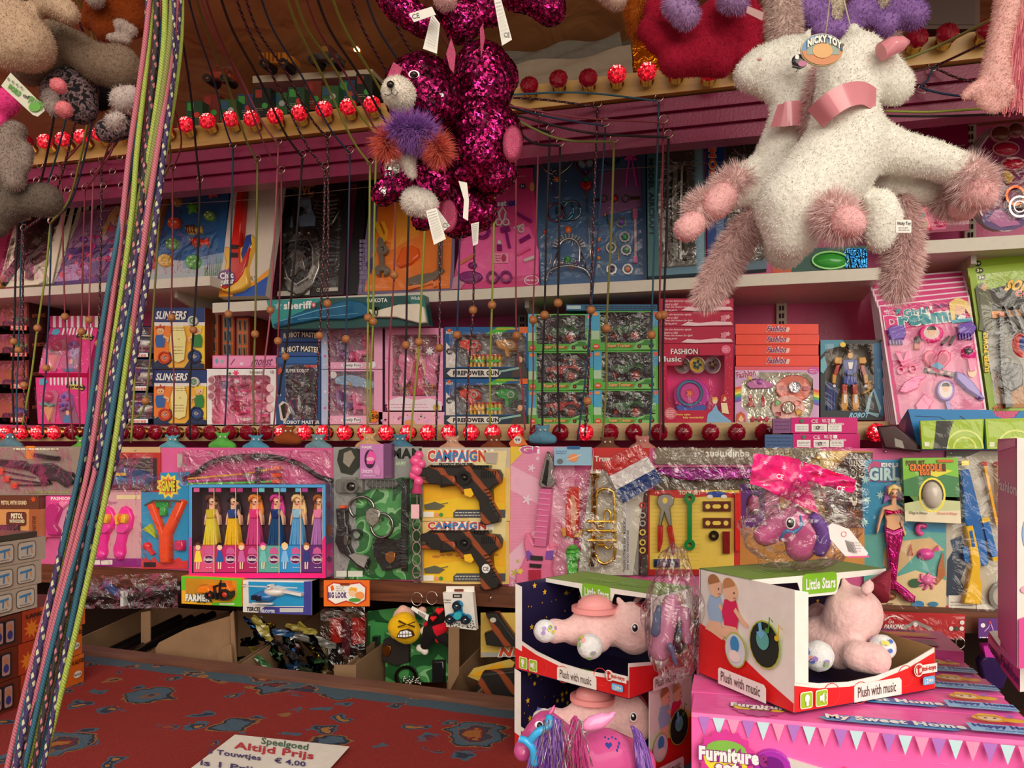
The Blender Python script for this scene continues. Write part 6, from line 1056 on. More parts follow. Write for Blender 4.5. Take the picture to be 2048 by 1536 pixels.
# camouflage pistols
for i,(r,lab)in enumerate((((845,895,1021,1042),'upper'),((843,1043,1019,1168),'lower'))):
 x0,y0,x1,y1=r;yy=895 if i==0 else 1022
 c=card('pistol_card',lab+' yellow desert print card with a black and orange toy pistol',rc(*r),'d8b870',group='desert pistol cards',pl=wall(1.964));B=c.b
 if i==0:B.rect(845,895,1021,935,'b8b0a0')
 B.poly([(848,yy+70),(900,yy+62),(960,yy+68),(1012,yy+60),(1012,yy+140),(848,yy+140)],'e0a820');B.poly([(850,yy+110),(920,yy+100),(1010,yy+112),(1010,yy+140),(850,yy+140)],'e8b828');B.poly([(935,yy+10),(1015,yy+6),(1010,yy+60),(950,yy+40)],'d8c890')
 for k in range(9):B.h=.0035;B.ell(872+k*15+random.uniform(-4,4),yy+88+random.uniform(-4,4),random.uniform(4,9),3,random.choice(['b87828','c88c30','a86820']),n=8)
 B.h=.004;B.text('CAMPAIGN',857,yy+(6 if i==0 else 22),966,yy+(28 if i==0 else 36),'c03828',bold=.05,out='e8e4dc',ow=.11);B.text('AMPAIG',870,yy+(9 if i==0 else 24),953,yy+(26 if i==0 else 35),'3878b0',bold=.03);B.text('PROTECT PEACE SET',880,yy+(31 if i==0 else 38),941,yy+(36 if i==0 else 42),'302c28',bold=.05)
 B.poly([(908,yy+130),(914,yy+124),(1012,yy+124),(1012,yy+140),(908,yy+140)],'4a4c50');B.greek(912,yy+127,968,yy+138,2,'c8c8c0',1.6);B.rect(846,yy+128,869,yy+139,'e0dcd0');B.ell(884,yy+134,4,4,'488838');B.ell(875,yy+134,4,4,'d89080');B.poly([(850,yy+114),(872,yy+108),(892,yy+116),(880,yy+124),(852,yy+124)],'5a5a48');B.line([(878,yy+114),(898,yy+110)],1.5,'5a5a48')
 if i==0:B.poly([(969,905),(998,905),(994,928),(974,926)],'a89c90')
 B.rect(842,yy+25 if i==0 else yy+45,849,yy+139,'8a8884');c.done()
 def pis(b,dy=yy+(58 if i==0 else 60)):
  P=lambda*L:[(x,y+dy)for x,y in L]
  b.poly(P((848,-18+3),(862,-20),(866,-24),(872,-19),(940,-22),(948,-26),(955,-18),(1002,-14),(1008,-4),(1006,12),(994,20),(988,26),(990,50),(1006,78),(1004,90),(976,96),(966,92),(968,82),(964,50),(952,30),(930,34),(926,22),(916,18),(888,22),(886,16),(852,14),(848,6),(862,2),(848,-4)),GUNM,.034,0,3)
  b.ring(938,dy+1,11,6,('1c1a1a','gloss'),.043);b.dome(938,dy+1,6,6,('262424','gloss'),.008,.034);b.rect(892,dy-4,922,dy+18,GUNM,.046,.01,4)
  for k in range(7):b.line([(972+k*4.4,dy-12),(971+k*4.4,dy+2)],1.6,('0e0e0e','gloss'),.0355,.03);b.line([(976+k*3,dy+26+k*7),(986+k*2.6,dy+23+k*7)],2,('161412','gloss'),.0355,.03)
  b.poly(P((936,24),(950,22),(956,34),(950,40),(938,36)),'e0b020',.0352,.034)
  for k in range(3):b.dome(862+k*3,dy-6+k*7,1.6,1.6,'0c0c0c',.001,.034,6,0,2)
  for k in range(20):b.rect(868+k*6,dy-23,871+k*6,dy-18,('1c1a1a','gloss'),.03,0)
 c.toy('toy_pistol',pis)
 if i==1:c.toy('approval_sticker',lambda b:(b.ell(980,1133,8,9,'e8e4d8',.0365),setattr(b,'h',.037),b.text('CE',974,1129,986,1137,'201c1c',bold=.01)))
# pink guitar
c=card('pink_guitar_card','pink flowered card with a pink toy guitar with silver headstock',[(1022,893),(1150,893),(1146,1215),(1018,1208)],'d888a8',th=.003);B=c.b;B.poly([(1022,930),(1080,960),(1146,1010),(1146,1060),(1080,1010),(1022,980)],'e8a8c0');B.poly([(1018,1110),(1070,1060),(1100,1110),(1060,1180),(1018,1150)],'e8b0c8');B.poly([(1022,893),(1060,893),(1040,912),(1022,930)],'d8b838');B.text('Gi',1042,893,1072,906,'c05890',bold=.06,out='f0e0e8',ow=.12);
for x,y,r_ in((1055,999,11),(1064,936,8),(1076,917,5),(1030,1145,9),(1036,1122,5)):B.h=.004;B.poly(flowerp(x,y,r_,5,.7),'f0c8d8' if x>1040 else 'b8b048')
for k in range(40):B.h=.0034;B.line([(1023,925+k*6),(1100,925+k*6)],.5,'e8b0c8')
B.rect(1020,1192,1050,1206,'e8e4dc');B.text('WARNING',1032,1195,1052,1200,'302828',bold=.04);B.text('Super',0,0,0,0,'f0d0e0',q=[(1028,1160),(1042,1192),(1034,1196),(1020,1164)]);c.done();c.film(BLIS,.004,8,.04,8)
c.toy('guitar_body',lambda b:(b.poly([(1054,1066),(1062,1064),(1072,1084),(1100,1088),(1102,1094),(1116,1090),(1118,1098),(1110,1116),(1106,1136),(1112,1160),(1108,1184),(1090,1198),(1064,1200),(1044,1190),(1034,1168),(1034,1148),(1046,1128),(1054,1108),(1050,1084)],('d87098','gloss'),.022,0,4),b.poly([(1056,1100),(1062,1098),(1074,1112),(1058,1120)],('7848a0','gloss'),.025,.01,1),b.poly([(1096,1100),(1114,1098),(1108,1118),(1094,1116)],('7848a0','gloss'),.025,.01,1),b.poly([(1066,1108),(1090,1110),(1090,1118),(1066,1117)],'201818',.028),b.poly([(1064,1124),(1088,1126),(1086,1133),(1064,1131)],'201818',.028),b.rect(1062,1137,1086,1157,('a82840','gloss'),.027,.01),b.poly(flowerp(1045,1140,6),'d8c848',.024)))
c.toy('guitar_neck',lambda b:(b.poly([(1084,975),(1108,977),(1098,1092),(1072,1090)],('c86090','gloss'),.03,.004,1.5),[b.line([(1084-k*1.4,984+k*11),(1107-k*1.2,986+k*11)],1.3,('e898b8','gloss'),.032,.02)for k in range(9)]))
c.toy('guitar_headstock',lambda b:(b.poly([(1080,968),(1092,916),(1098,902),(1104,904),(1114,925),(1110,945),(1117,966),(1108,976),(1086,975)],('b8b4b0','foil'),.026,0,3),b.poly([(1088,965),(1098,918),(1104,922),(1098,972)],('484444','foil'),.028,.02,1)))
# bagged mermaid comb, with sky label
t=Thing('mermaid_whistle','red and green plastic figure in a clear bag beside the pink guitar','toy',PB.at(1150,1140));b=MB(PB);b.poly([(1136,985),(1140,974),(1152,971),(1163,976),(1164,1010),(1158,1060),(1148,1078),(1134,1070),(1133,1020)],('d02c20','gloss'),.02,.004,3);b.poly([(1144,988),(1152,990),(1158,1020),(1152,1070),(1144,1050)],('e89878','gloss'),.024,.01,2);t.add('figure_top',b);b=MB(PB);b.poly([(1124,1056),(1132,1052),(1146,1070),(1158,1060),(1168,1056),(1164,1074),(1128,1074)],('e0a030','gloss'),.018,.004,2);t.add('figure_trim',b);b=MB(PB);b.dome(1146,1108,15,20,('48c038','gloss'),.022,.002,12);b.rect(1136,1120,1156,1150,('48c038','gloss'),.018,0,2);[b.line([(1136,1096+k*8),(1156,1096+k*8)],1.6,('2c9028','gloss'),.024,.01)for k in range(4)];t.add('whistle',b);b=MB(PB);b.film(1112,940,1188,1150,.032,.009,12,22,FILMC);t.add('clear_bag',b);b=MB(PB);b.h=.034;b.rect(1114,894,1188,930,'88b0c8',.034,.03);b.h=.035;b.ell(1152,915,10,8,'d88858');b.line([(1138,920),(1168,909)],1.5,'e8c8a8');b.rect(1140,892,1165,898,'285890');b.greek(1118,900,1140,908,2,'3860a0');b.ell(1126,922,6,5,'606870');t.add('bag_label',b)
# red card behind the trumpet and flag
c=card('trumpet_card','red and white card with a golden toy trumpet, number text down its side',[(1188,895),(1266,896),(1262,1150),(1160,1150),(1160,935),(1188,935)][0:1]+[(1300,896),(1266,1150),(1156,1150)],'c8c0b0',pl=wall(1.964));c.b.poly([(1188,895),(1300,896),(1296,940),(1186,942)],'b82828');c.b.text('Trump',1190,912,1226,926,'e8d0c8',bold=.04,out='7a1818');c.b.rect(1246,1010,1262,1150,'c0bcb8');c.b.text('SPECIFICATIONS, COLOR AND',0,0,0,0,'302c2c',q=[(1258,1060),(1258,1140),(1253,1140),(1253,1060)]);c.b.text('CONTENTS MAY VARY FROM ILLUSTRATIONS',0,0,0,0,'302c2c',q=[(1252,1036),(1252,1140),(1247,1140),(1247,1036)]);c.done()
GD=M('e8b840','metal');
def trumpet(b):
 h=.03;A=b.pl.at
 b.tube([A(1193,958,h),A(1192,1060,h),A(1190,1120,h)],.0075,GD,10);b.tube([A(1194,946,h),A(1194,952,h),A(1193,960,h)],[.015,.011,.0075],GD,12)
 b.ptube([(1196,993,h),(1200,982,h),(1212,976,h),(1226,980,h),(1232,992,h),(1233,1060,h),(1232,1108,h),(1224,1120,h),(1212,1124,h),(1200,1118,h),(1196,1106,h)],.0045,GD,8)
 b.ptube([(1212,1040,h),(1212,1024,h),(1218,1017,h),(1224,1024,h),(1224,1040,h)],.003,GD,6);b.ptube([(1214,1080,h),(1214,1090,h),(1220,1094,h),(1226,1090,h),(1226,1080,h)],.003,GD,6)
 for y in(1041,1059,1078):b.tube([A(1184,y,h+.004),A(1236,y+1,h+.004)],.0045,GD,8);b.ball(A(1182,y,h+.004),.006,GD,1);b.tube([A(1200,y+9,h),A(1212,y+9,h)],.005,GD,8)
 b.tube([A(1190,1118,h),A(1190,1128,h)],[.0075,.012],GD,12)
c.toy('toy_trumpet',trumpet);b=MB(PB);b.film(1165,938,1256,1145,.045,.006,12,18,FILMC);c.t.add('clear_bag',b)
# flag
PF=wall(1.92);t=Thing('folded_flag','folded red white and blue flag in clear plastic, tilted above the trumpet','flag',PF.at(1265,1005));FQ=lerpf([(1206,926),(1280,889),(1325,962),(1247,1006)]);b=MB(PF)
for k,cl in enumerate(('c02828','d8d0d0','1c3c78')):b.poly([FQ(0,k/3),FQ(1,k/3),FQ(1,(k+1)/3),FQ(0,(k+1)/3)],(cl,'matte'),.008,0)
t.add('flag_cloth',b);b=MB(PF);b.film(0,0,0,0,.014,.006,14,12,FILMC,pts=[FQ(-.03,-.03),FQ(1.03,-.03),FQ(1.03,1.03),FQ(-.03,1.03)]);t.add('film',b)
# chain and red strip
c=card('chain_card','narrow dark card with grey links and red clasps left of the yellow tool set',[(1265,950),(1297,940),(1297,1150),(1262,1150)],'4a2028');c.b.poly([(1268,990),(1279,988),(1277,1150),(1264,1150)],'8a8680')
for k in range(22):c.b.h=.003;c.b.ell(1272+2*(k%2),995+k*7,2,2,'38342e',n=8)
c.done();[c.toy('clasp',lambda b,y=y,cl=cl:b.ring(1286,y,5,2.5,(cl,'gloss'),.01))for y,cl in((1010,'c03028'),(1030,'a8a498'),(1046,'a8a498'),(1064,'d8c058'),(1084,'d8c058'),(1100,'d8c058'))];c.toy('toy_saw_blade',lambda b:b.poly([(1282,1150),(1284,1118),(1294,1106),(1297,1110),(1297,1150)],('a8a498','metal'),.014,0,1));c.film(FILM,.004,6,.018,2)
# yellow tool set
c=card('yellow_tool_card','yellow and red tool set card with pliers, green spanner and brown blocks',rc(1297,980,1482,1150),'c03028',th=.004);B=c.b;B.rect(1300,990,1468,1138,'e0c050');B.rect(1297,1138,1482,1150,'a82020')
for k in range(16):B.h=.0046;B.line([(1302,1000+k*8),(1400,1000+k*8)],.6,'c8a840')
B.h=.005;B.poly([(1300,980),(1478,980),(1478,996),(1420,992),(1360,996),(1300,990)],'c82c28');B.poly([(1404,980),(1478,980),(1478,986),(1404,983)],'e0c830');B.text('TOOL SET',1358,981,1400,989,'f0d0b0',bold=.04);B.ell(1433,988,20,6,'2848a0');B.ell(1420,993,6,4,'e8e0d8');B.ell(1448,993,6,4,'e8e0d8');B.dome(1470,988,2.5,2.5,'e8e0d8',.003,.004);c.done();c.film(BLIS,.003,10,.03,9)
c.toy('toy_pliers',lambda b:(b.poly([(1318,990),(1328,986),(1342,988),(1350,996),(1348,1008),(1342,1014),(1345,1050),(1338,1052),(1330,1024),(1324,1052),(1317,1050),(1322,1018),(1314,1004)],('b8b4ac','metal'),.018,0,2),b.poly([(1316,1050),(1327,1050),(1326,1084),(1320,1103),(1316,1100)],('a82420','gloss'),.02,0,2),b.poly([(1334,1052),(1345,1050),(1350,1078),(1351,1106),(1345,1108),(1340,1084)],('a82420','gloss'),.02,0,2),b.ell(1331,1000,5,6,'e0c050',.0185)))
c.toy('toy_spanner',lambda b:(b.line([(1380,1004),(1380,1082)],9,('1c7a38','gloss'),.018),b.ring(1380,996,8,6,('1c7a38','gloss'),.02),b.ring(1380,1088,8,6,('1c7a38','gloss'),.02)))
for y in(1002,1035):c.toy('toy_plank',lambda b,y=y:(b.rect(1406,y,1462,y+20,('5c2c1c','gloss'),.014,0,1.5),b.ell(1416,y+10,5,5,'e0c050',.0145),b.ell(1452,y+10,5,5,'e0c050',.0145),b.poly(rr(1425,y+6,1442,y+14,4),'e0c050',.0145)))
c.toy('toy_nut',lambda b:(b.ring(1428,1070,7,6,('4a4038','metal'),.016),));c.toy('toy_block',lambda b:b.rect(1445,1062,1460,1106,('7a1c1c','gloss'),.016,0,1.5));c.toy('bit_holder',lambda b:(b.rect(1308,1117,1360,1133,('1c2c50','gloss'),.016,0,2),[b.ell(1318+k*11,1127,3,5,('c8c4bc','metal'),.019,.01)for k in range(4)]));c.toy('toy_screwdriver',lambda b:b.line([(1474,984),(1475,1100)],9,('d02c28','gloss'),.02))
# upside-down equipment bag with magenta sword
t=Thing('equipment_bag','clear bag with upside-down white lettering and a magenta toy sword','toy',PB.at(1500,968));b=MB(PB);b.rect(1310,896,1640,928,'7a6c58',.004,0);b.rect(1310,950,1640,980,'5a4c38',.003,0);b.h=.0045;b.text('equipment',0,0,0,0,'e0dcd0',q=[(1499,917),(1414,917),(1414,899),(1499,899)],bold=.03);b.greek(1345,903,1400,915,2,'a09888',2);b.text('Rodent   mouse',0,0,0,0,'b8ac80',q=[(1660,915),(1530,915),(1530,901),(1660,901)]);t.add('header_card',b)
b=MB(PB);b.poly([(1312,934),(1500,934),(1660,940),(1660,952),(1500,958),(1380,962),(1312,948)],('b838a8','foil'),.02,.004,3);b.poly([(1330,946),(1362,932),(1352,946),(1366,960)],('d850c0','foil'),.026,.01,1);b.poly([(1420,950),(1470,936),(1500,946),(1470,955)],('d850c0','foil'),.026,.01,1);t.add('toy_sword',b);b=MB(PB);b.film(1308,894,1700,985,.034,.009,34,9,FILMC);t.add('clear_bag',b)
# lilac egg box and brown ninja box behind the bags
c=card('lilac_oval_box','purple box with an oval window, half hidden by the pony bag',rc(1480,968,1530,1054),'5c2878');c.b.ell(1508,1008,16,22,'301838');c.b.dome(1508,1008,12,18,('c85890','gloss'),.02,.003);c.b.h=.004;c.b.text('Unicorn',1482,1032,1510,1044,'d8b8e0',bold=.03);c.b.poly([(1480,1056),(1735,1056),(1735,1130),(1480,1130)],'b87c3c');c.done('carton')
c=card('adventure_set_card','brown and amber card with vertical black lettering beside the blue mermaid card',[(1560,900),(1745,902),(1735,1058),(1560,1052)],'b08038');B=c.b;B.poly([(1560,902),(1700,902),(1650,940),(1560,950)],'e0b850');B.poly([(1650,960),(1700,905),(1745,905),(1738,1040),(1650,1030)],'3c2418');B.rect(1652,1020,1736,1056,'6a4024');B.poly(starp(1702,1027,14,11,.5),'a86838');B.text('EQUIP',0,0,0,0,'201410',q=[(1712,918),(1712,996),(1697,996),(1697,918)],bold=.05,out='d8ccb8',ow=.1);B.text('SOUND',0,0,0,0,'201410',q=[(1728,912),(1728,950),(1718,950),(1718,912)],bold=.05,out='d8ccb8',ow=.1);B.rect(1670,1056,1728,1130,'c88c48');c.done();c.toy('gold_weapon',lambda b:(b.line([(1570,910),(1590,920),(1600,940)],7,('d8a030','foil'),.02,.005),b.line([(1610,938),(1640,908)],9,('d8a830','foil'),.022,.005)));c.film(FILMC,.006,10,.03,3)
# mermaid card
c=card('mermaid_card','blue undersea card with a mermaid doll with a pink tail',[(1723,920),(1892,918),(1891,1222),(1728,1220)],'2c88b0',pl=wall(1.966));B=c.b;
B.poly([(1726,1070),(1800,1060),(1891,1065),(1891,1222),(1728,1220)],'58a098');B.poly([(1770,1085),(1860,1075),(1888,1100),(1830,1110),(1790,1150),(1765,1130)],'c8a878');B.poly([(1728,1175),(1830,1140),(1891,1160),(1891,1222),(1728,1220)],'d8c090')
for x,y in((1730,960),(1733,1000),(1728,1045),(1760,990)):B.h=.0045;B.poly(starp(x,y,10,7,.4),'a0d0d0')
B.h=.005;B.poly([(1734,935),(1745,922),(1795,928),(1800,960),(1770,964),(1738,962)],'b84878');B.text('FISH',1762,926,1793,940,'e0ecec',bold=.04,out='4888a8',ow=.1);B.text('GIRL',1738,936,1793,960,'b8d8d8',bold=.05,out='3c6c98',ow=.11);B.text('CE',1770,1205,1786,1214,'302c28',bold=.01);B.ell(1824,1213,6,5,'3c8838');B.ell(1835,1208,12,8,'2878b0');B.ell(1865,1207,10,5,'3078a0');B.ell(1828,1165,12,9,'2c5c38');B.poly([(1820,1085),(1815,1110),(1825,1110)],'a84828');B.poly([(1875,1130),(1885,1100),(1888,1150),(1870,1170)],'a86030');c.done();c.film(BLIS,.004,10,.036,10)
def mdoll(b):
 SK=('e8b088','gloss');b.poly([(1768,985),(1770,972),(1785,968),(1800,974),(1803,990),(1806,1005),(1795,1000),(1775,1000),(1764,1008)],('9a68a8','gloss'),.012,.004,2);b.poly([(1781,995),(1790,995),(1790,1008),(1802,1014),(1806,1035),(1804,1050),(1810,1066),(1806,1072),(1798,1050),(1797,1030),(1796,1045),(1800,1060),(1768,1060),(1770,1040),(1766,1025),(1760,1040),(1756,1058),(1750,1068),(1752,1050),(1758,1025),(1763,1013),(1780,1008)],SK,.02,.004,1.5);b.dome(1785,985,11,13,SK,.022,.004);b.poly([(1772,990),(1772,974),(1784,967),(1798,974),(1799,988),(1792,977),(1780,977)],('e0c070','gloss'),.027,.01,1);b.ell(1781,985,1.6,2,'302030',.0262);b.ell(1790,985,1.6,2,'302030',.0262);b.line([(1783,992),(1788,992)],1.4,'b83040',.0255)
c.toy('mermaid_doll',mdoll,'mermaid doll with lilac and blond hair');c.toy('doll_top',lambda b:b.poly([(1766,1017),(1783,1020),(1800,1016),(1800,1028),(1784,1025),(1768,1029)],('c82060','foil'),.028,.01,1));c.toy('mermaid_tail',lambda b:(b.poly([(1766,1050),(1784,1058),(1802,1050),(1803,1075),(1796,1105),(1792,1140),(1790,1160),(1806,1172),(1828,1190),(1826,1204),(1808,1200),(1786,1178),(1780,1178),(1766,1196),(1758,1200),(1762,1178),(1776,1160),(1774,1130),(1770,1090)],('d83090','foil'),.024,.004,4),b.line([(1768,1060),(1784,1066),(1800,1058)],3,('e868b0','gloss'),.028,.02)))
c.toy('toy_seahorse',lambda b:b.ptube([(1850,1052,.008),(1836,1050,.01),(1834,1062,.01),(1842,1068,.008)],.006,M('d84890','gloss'),7));c.toy('toy_fish',lambda b:(b.dome(1850,1108,19,13,('d04898','gloss'),.018),b.poly([(1864,1100),(1874,1090),(1876,1100)],('d04898','gloss'),.012),b.ell(1837,1106,1.6,2,'201820',.016)));c.toy('toy_octopus',lambda b:(b.dome(1852,1160,14,11,('d868a0','gloss'),.018),[b.ptube([(1852,1162,.006),(1852+14*math.cos(a),1162+10*math.sin(a),.008),(1852+21*math.cos(a+.3),1162+17*math.sin(a+.3),.005)],.003,M('d868a0','gloss'),5,3)for a in[i*.785 for i in range(8)]]));c.toy('toy_treasure',lambda b:b.dome(1779,1192,14,9,('8a4820','gloss'),.014))
# crocodile egg
PC=wall(1.93);c=Card('egg_box','green jungle print box with a grey egg in an oval yellow window',[(1805,916),(1915,915),(1922,1047),(1810,1042)],PC,'88b058',.0,cat='toy box');B=c.b;B.poly(c.P,'5a8a40',0,-.03);B.h=.0005;c.pg([(0,0),(1,0),(1,.3),(0,.35)],'78b838');c.pg([(.0,.35),(.5,.22),(1,.3),(1,.6),(0,.6)],'3c7a48');c.pg([(0,.72),(.4,.64),(1,.66),(1,1),(0,1)],'b8c090');c.pg([(0,.85),(1,.8),(1,1),(0,1)],'d8ccb0');c.pg([(.3,.22),(.6,.16),(.9,.2),(.6,.3)],'d8d040');c.tx('FOSSIL PET',.06,.04,.38,.12,'5a3018',bold=.04);c.tx('CROCODILE',.12,.1,.66,.2,'e07828',bold=.05,out='5a2010',ow=.11);c.tx('EGG',.3,.19,.46,.27,'e07828',bold=.05,out='5a2010',ow=.11);c.pr(.62,.03,.92,.07,'c85828');c.tx('Dig it Dino',.08,.84,.4,.89,'505848');c.tx('Grow in Water',.58,.83,.94,.87,'c87860');c.done('carton');c.toy('egg_window',lambda b:(b.ring(1864,990,25,4,'e8d048',.002,33),b.ell(1864,990,24,32,'3c3428',.0015)));c.toy('toy_egg',lambda b:(b.dome(1864,990,20,27,('b8b0a4','gloss'),.016,.002,20,-6,6),))
# rifle set
c=card('blue_rifle_card','grey card with a blue and yellow toy rifle and orange darts',[(1892,902),(2060,902),(2060,1228),(1890,1224)],'b0a898',pl=wall(1.966));B=c.b;B.poly([(1892,902),(1960,902),(1930,915),(1892,912)],'4a4438');B.poly([(1894,1120),(1915,1085),(1935,1120),(1920,1160),(1930,1180),(1900,1200),(1892,1190)],'243448');B.poly([(1900,1080),(1922,1070),(1930,1100),(1910,1115)],'2c4460');B.rect(1896,1190,1950,1222,'d8d4c8');B.rect(1952,1208,1990,1222,'d8d4c8');B.greek(1900,1200,1946,1220,3,'5a5650');B.rect(1891,1210,1896,1224,'b03040');c.done();c.film(FILM,.005,12,.036,12)
c.toy('toy_rifle',lambda b:(b.poly([(1916,940),(1934,938),(1946,985),(1960,1040),(1973,1120),(1970,1130),(1952,1130),(1945,1105),(1932,1060),(1922,1040),(1920,990)],('1c60a8','gloss'),.022,0,3),b.poly([(1924,1050),(1940,1048),(1950,1090),(1956,1125),(1954,1145),(1958,1170),(1956,1206),(1919,1204),(1932,1150),(1936,1130),(1930,1080)],('e0b020','gloss'),.026,0,3),b.poly([(1921,1095),(1930,1090),(1936,1125),(1924,1120)],('1c60a8','gloss'),.02),b.poly([(1932,1060),(1937,1058),(1943,1090),(1938,1092)],('1c60a8','gloss'),.028,.02)))
c.toy('toy_scope',lambda b:(b.line([(1964,1038),(1974,1080),(1984,1112)],13,('1c64b0','gloss'),.026,.004),b.line([(1963,1034),(1965,1042)],15,('d8b020','gloss'),.028,.004),b.line([(1984,1110),(1986,1118)],15,('d8b020','gloss'),.028,.004)));c.toy('toy_rifle_barrel',lambda b:b.line([(1918,926),(1932,925)],9,('c8a050','metal'),.022,.004))
for x0,x1 in((1965,1990),(1992,1996)):c.toy('toy_dart',lambda b,x0=x0,x1=x1:(b.line([(x0,930),(x1,1050)],5,('e0a020','rubber'),.018,.008),b.dome(x0,928,8,5,('d84028','rubber'),.018,.006)))
c.toy('toy_handcuff',lambda b:b.ring(2004,1190,26,8,('8a8884','metal'),.014))
for x,y in((1900,906),(1771,903),(1640,905),(236,897),(272,900),(418,905),(684,904)):
 b=MB();b.ball(wall(1.968).at(x,y,.004),.0035,M('d8d0c0','metal'),1);Thing('nail','small pale nail head '+{1900:'above the blue rifle card',1771:'above the mermaid card',1640:'above the amber adventure card',236:'in the cream strip, left one',272:'in the cream strip, right one',418:'above the toy bow',684:'above the police set card'}[x],'nail',wall(1.968).at(x,y),mb=b)
# ================================================================ HANGING BELOW THE BEAM
PH=wall(1.93)
t=Thing('hair_clip_bag','long black plastic toy in a clear gathered bag under the sandals','toy',PH.at(280,1215));b=MB(PH);b.ptube([(150,1190,.0),(230,1188,.0),(262,1192,0),(300,1186,0),(370,1176,0)],.022,M('141416','gloss'),10);b.ptube([(215,1165,.01),(232,1178,.014),(250,1190,.014)],.012,M('2c4c88','gloss'),8);t.add('toy_club',b);b=MB(PH);b.film(0,0,0,0,.03,.012,22,8,FILMC,pts=[(160,1150),(368,1142),(370,1212),(160,1214)]);b.line([(262,1178),(262,1208)],6,'c8c8c8',.036);t.add('gathered_bag',b)
def hbox(name,lab,P,col,side,dep):c=Card(name,lab,P,wall(1.90),col,0,cat='toy box');c.b=MB(c.pl);return c
c=hbox('farm_tractor_box','',0 or[(363,1152),(483,1157),(483,1213),(363,1207)],0,0,0);c.t.o['label']='yellow and green Farmer Tractor window box under the doll box';B=c.b;B.poly(c.P,'e0a828',0,-.035);B.h=.0004;B.poly([(372,1156),(474,1160),(474,1194),(464,1203),(440,1202),(372,1186)],'b8801c');B.poly([(363,1152),(483,1157),(474,1161),(372,1156),(371,1180),(363,1180)],'58b828');B.poly([(474,1161),(483,1157),(483,1213),(425,1210),(425,1205),(464,1204),(474,1194)],'58b828');B.text('FARMER',372,1189,416,1202,'f0ead8',bold=.06,out='38482c',ow=.11,rot=2);B.text('TRACTOR',394,1202,412,1206,'282c20',bold=.04,rot=2);B.rect(440,1206,470,1209,'e0dcc8');c.done('carton');c.toy('toy_tractor',lambda b:(tractor(b,446,1180,.7,'e07018','b83820',-.01),b.poly([(404,1182),(410,1168),(430,1170),(434,1184)],('e8781c','gloss'),.03,0,2),b.line([(440,1168),(442,1180),(446,1196)],3,'201c1c',.03,.01),b.line([(452,1162),(451,1190)],2,'201c1c',.03,.01)));c.film(BLIS,.002,4,.035,1)
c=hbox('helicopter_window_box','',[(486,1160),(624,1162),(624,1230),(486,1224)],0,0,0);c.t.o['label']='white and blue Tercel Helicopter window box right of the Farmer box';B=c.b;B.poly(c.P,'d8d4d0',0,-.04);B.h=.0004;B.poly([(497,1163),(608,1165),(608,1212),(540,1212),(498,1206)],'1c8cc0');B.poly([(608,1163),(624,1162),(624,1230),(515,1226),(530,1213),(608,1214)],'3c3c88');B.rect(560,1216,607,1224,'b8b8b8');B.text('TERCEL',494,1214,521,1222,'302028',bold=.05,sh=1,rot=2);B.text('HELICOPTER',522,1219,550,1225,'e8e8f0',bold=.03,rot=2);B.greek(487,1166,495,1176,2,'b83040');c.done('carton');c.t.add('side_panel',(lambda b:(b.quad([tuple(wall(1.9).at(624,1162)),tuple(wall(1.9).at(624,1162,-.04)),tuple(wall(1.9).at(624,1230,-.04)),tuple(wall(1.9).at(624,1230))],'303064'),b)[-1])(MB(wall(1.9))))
c.toy('toy_helicopter',lambda b:(b.dome(552,1182,24,12,('d8d4d0','gloss'),.03,-.005),b.dome(532,1192,24,12,('2468a8','gloss'),.034,-.006),b.line([(570,1180),(608,1188)],6,('d8d4d0','gloss'),.015,0),b.line([(498,1168),(606,1172)],2.4,('b8c4c8','gloss'),.03,.028),b.line([(550,1166),(550,1174)],6,('d8d4d0','gloss'),.03,.01),b.line([(512,1204),(552,1205)],3,('d8d4d0','gloss'),.02,.01),b.rect(515,1187,524,1196,'101828',.031),b.rect(527,1188,534,1197,'101828',.036),0));c.film(BLIS,.002,4,.038,2)
# binocular bag
PBL=wall(1.90);t=Thing('binocular_bag','red and black toy binoculars in a clear bag with orange printed header','toy',PBL.at(693,1340));b=MB(PBL);b.rect(649,1160,740,1212,'d86820',.004,0);b.h=.0044;b.poly([(655,1172),(668,1163),(690,1166),(700,1166),(722,1163),(735,1174),(734,1200),(716,1210),(694,1203),(672,1210),(656,1200)],'b83828');b.poly([(658,1173),(669,1166),(690,1169),(700,1169),(721,1166),(732,1175),(731,1198),(716,1207),(694,1200),(673,1207),(659,1198)],'e8e0d8');b.text('BIG LOOK',658,1184,692,1195,'4a2468',bold=.06);b.greek(674,1171,692,1183,3,'805048');b.poly([(663,1172),(668,1169),(671,1178),(665,1182)],'d85820');b.ell(708,1184,9,8,'f0b890');b.poly([(699,1180),(704,1173),(716,1175),(716,1182),(706,1180)],'e0a030');b.ell(722,1190,9,8,'e89050');b.ell(712,1199,12,4,'489038');b.poly(rr(683,1165,702,1170,2),'7a3018');t.add('header_card',b)
for x in(672,717):
 w_=17 if x<700 else 15;b=MB(PBL);b.tube([PBL.at(x,1238),PBL.at(x-(1 if x>700 else-1),1290 if x>700 else 1283)],.019,M('c83028','gloss'),16);t.add('red_barrel',b);b=MB(PBL);b.tube([PBL.at(x,1284),PBL.at(x-1,1338)],.0195,M('201e20','gloss'),16);t.add('black_barrel',b)
b=MB(PBL);b.rect(686,1240,702,1310,('4a1820','gloss'),.005,-.01);t.add('bridge',b);b=MB(PBL);b.film(650,1210,738,1345,.024,.008,10,14,FILMC);t.add('clear_bag',b)
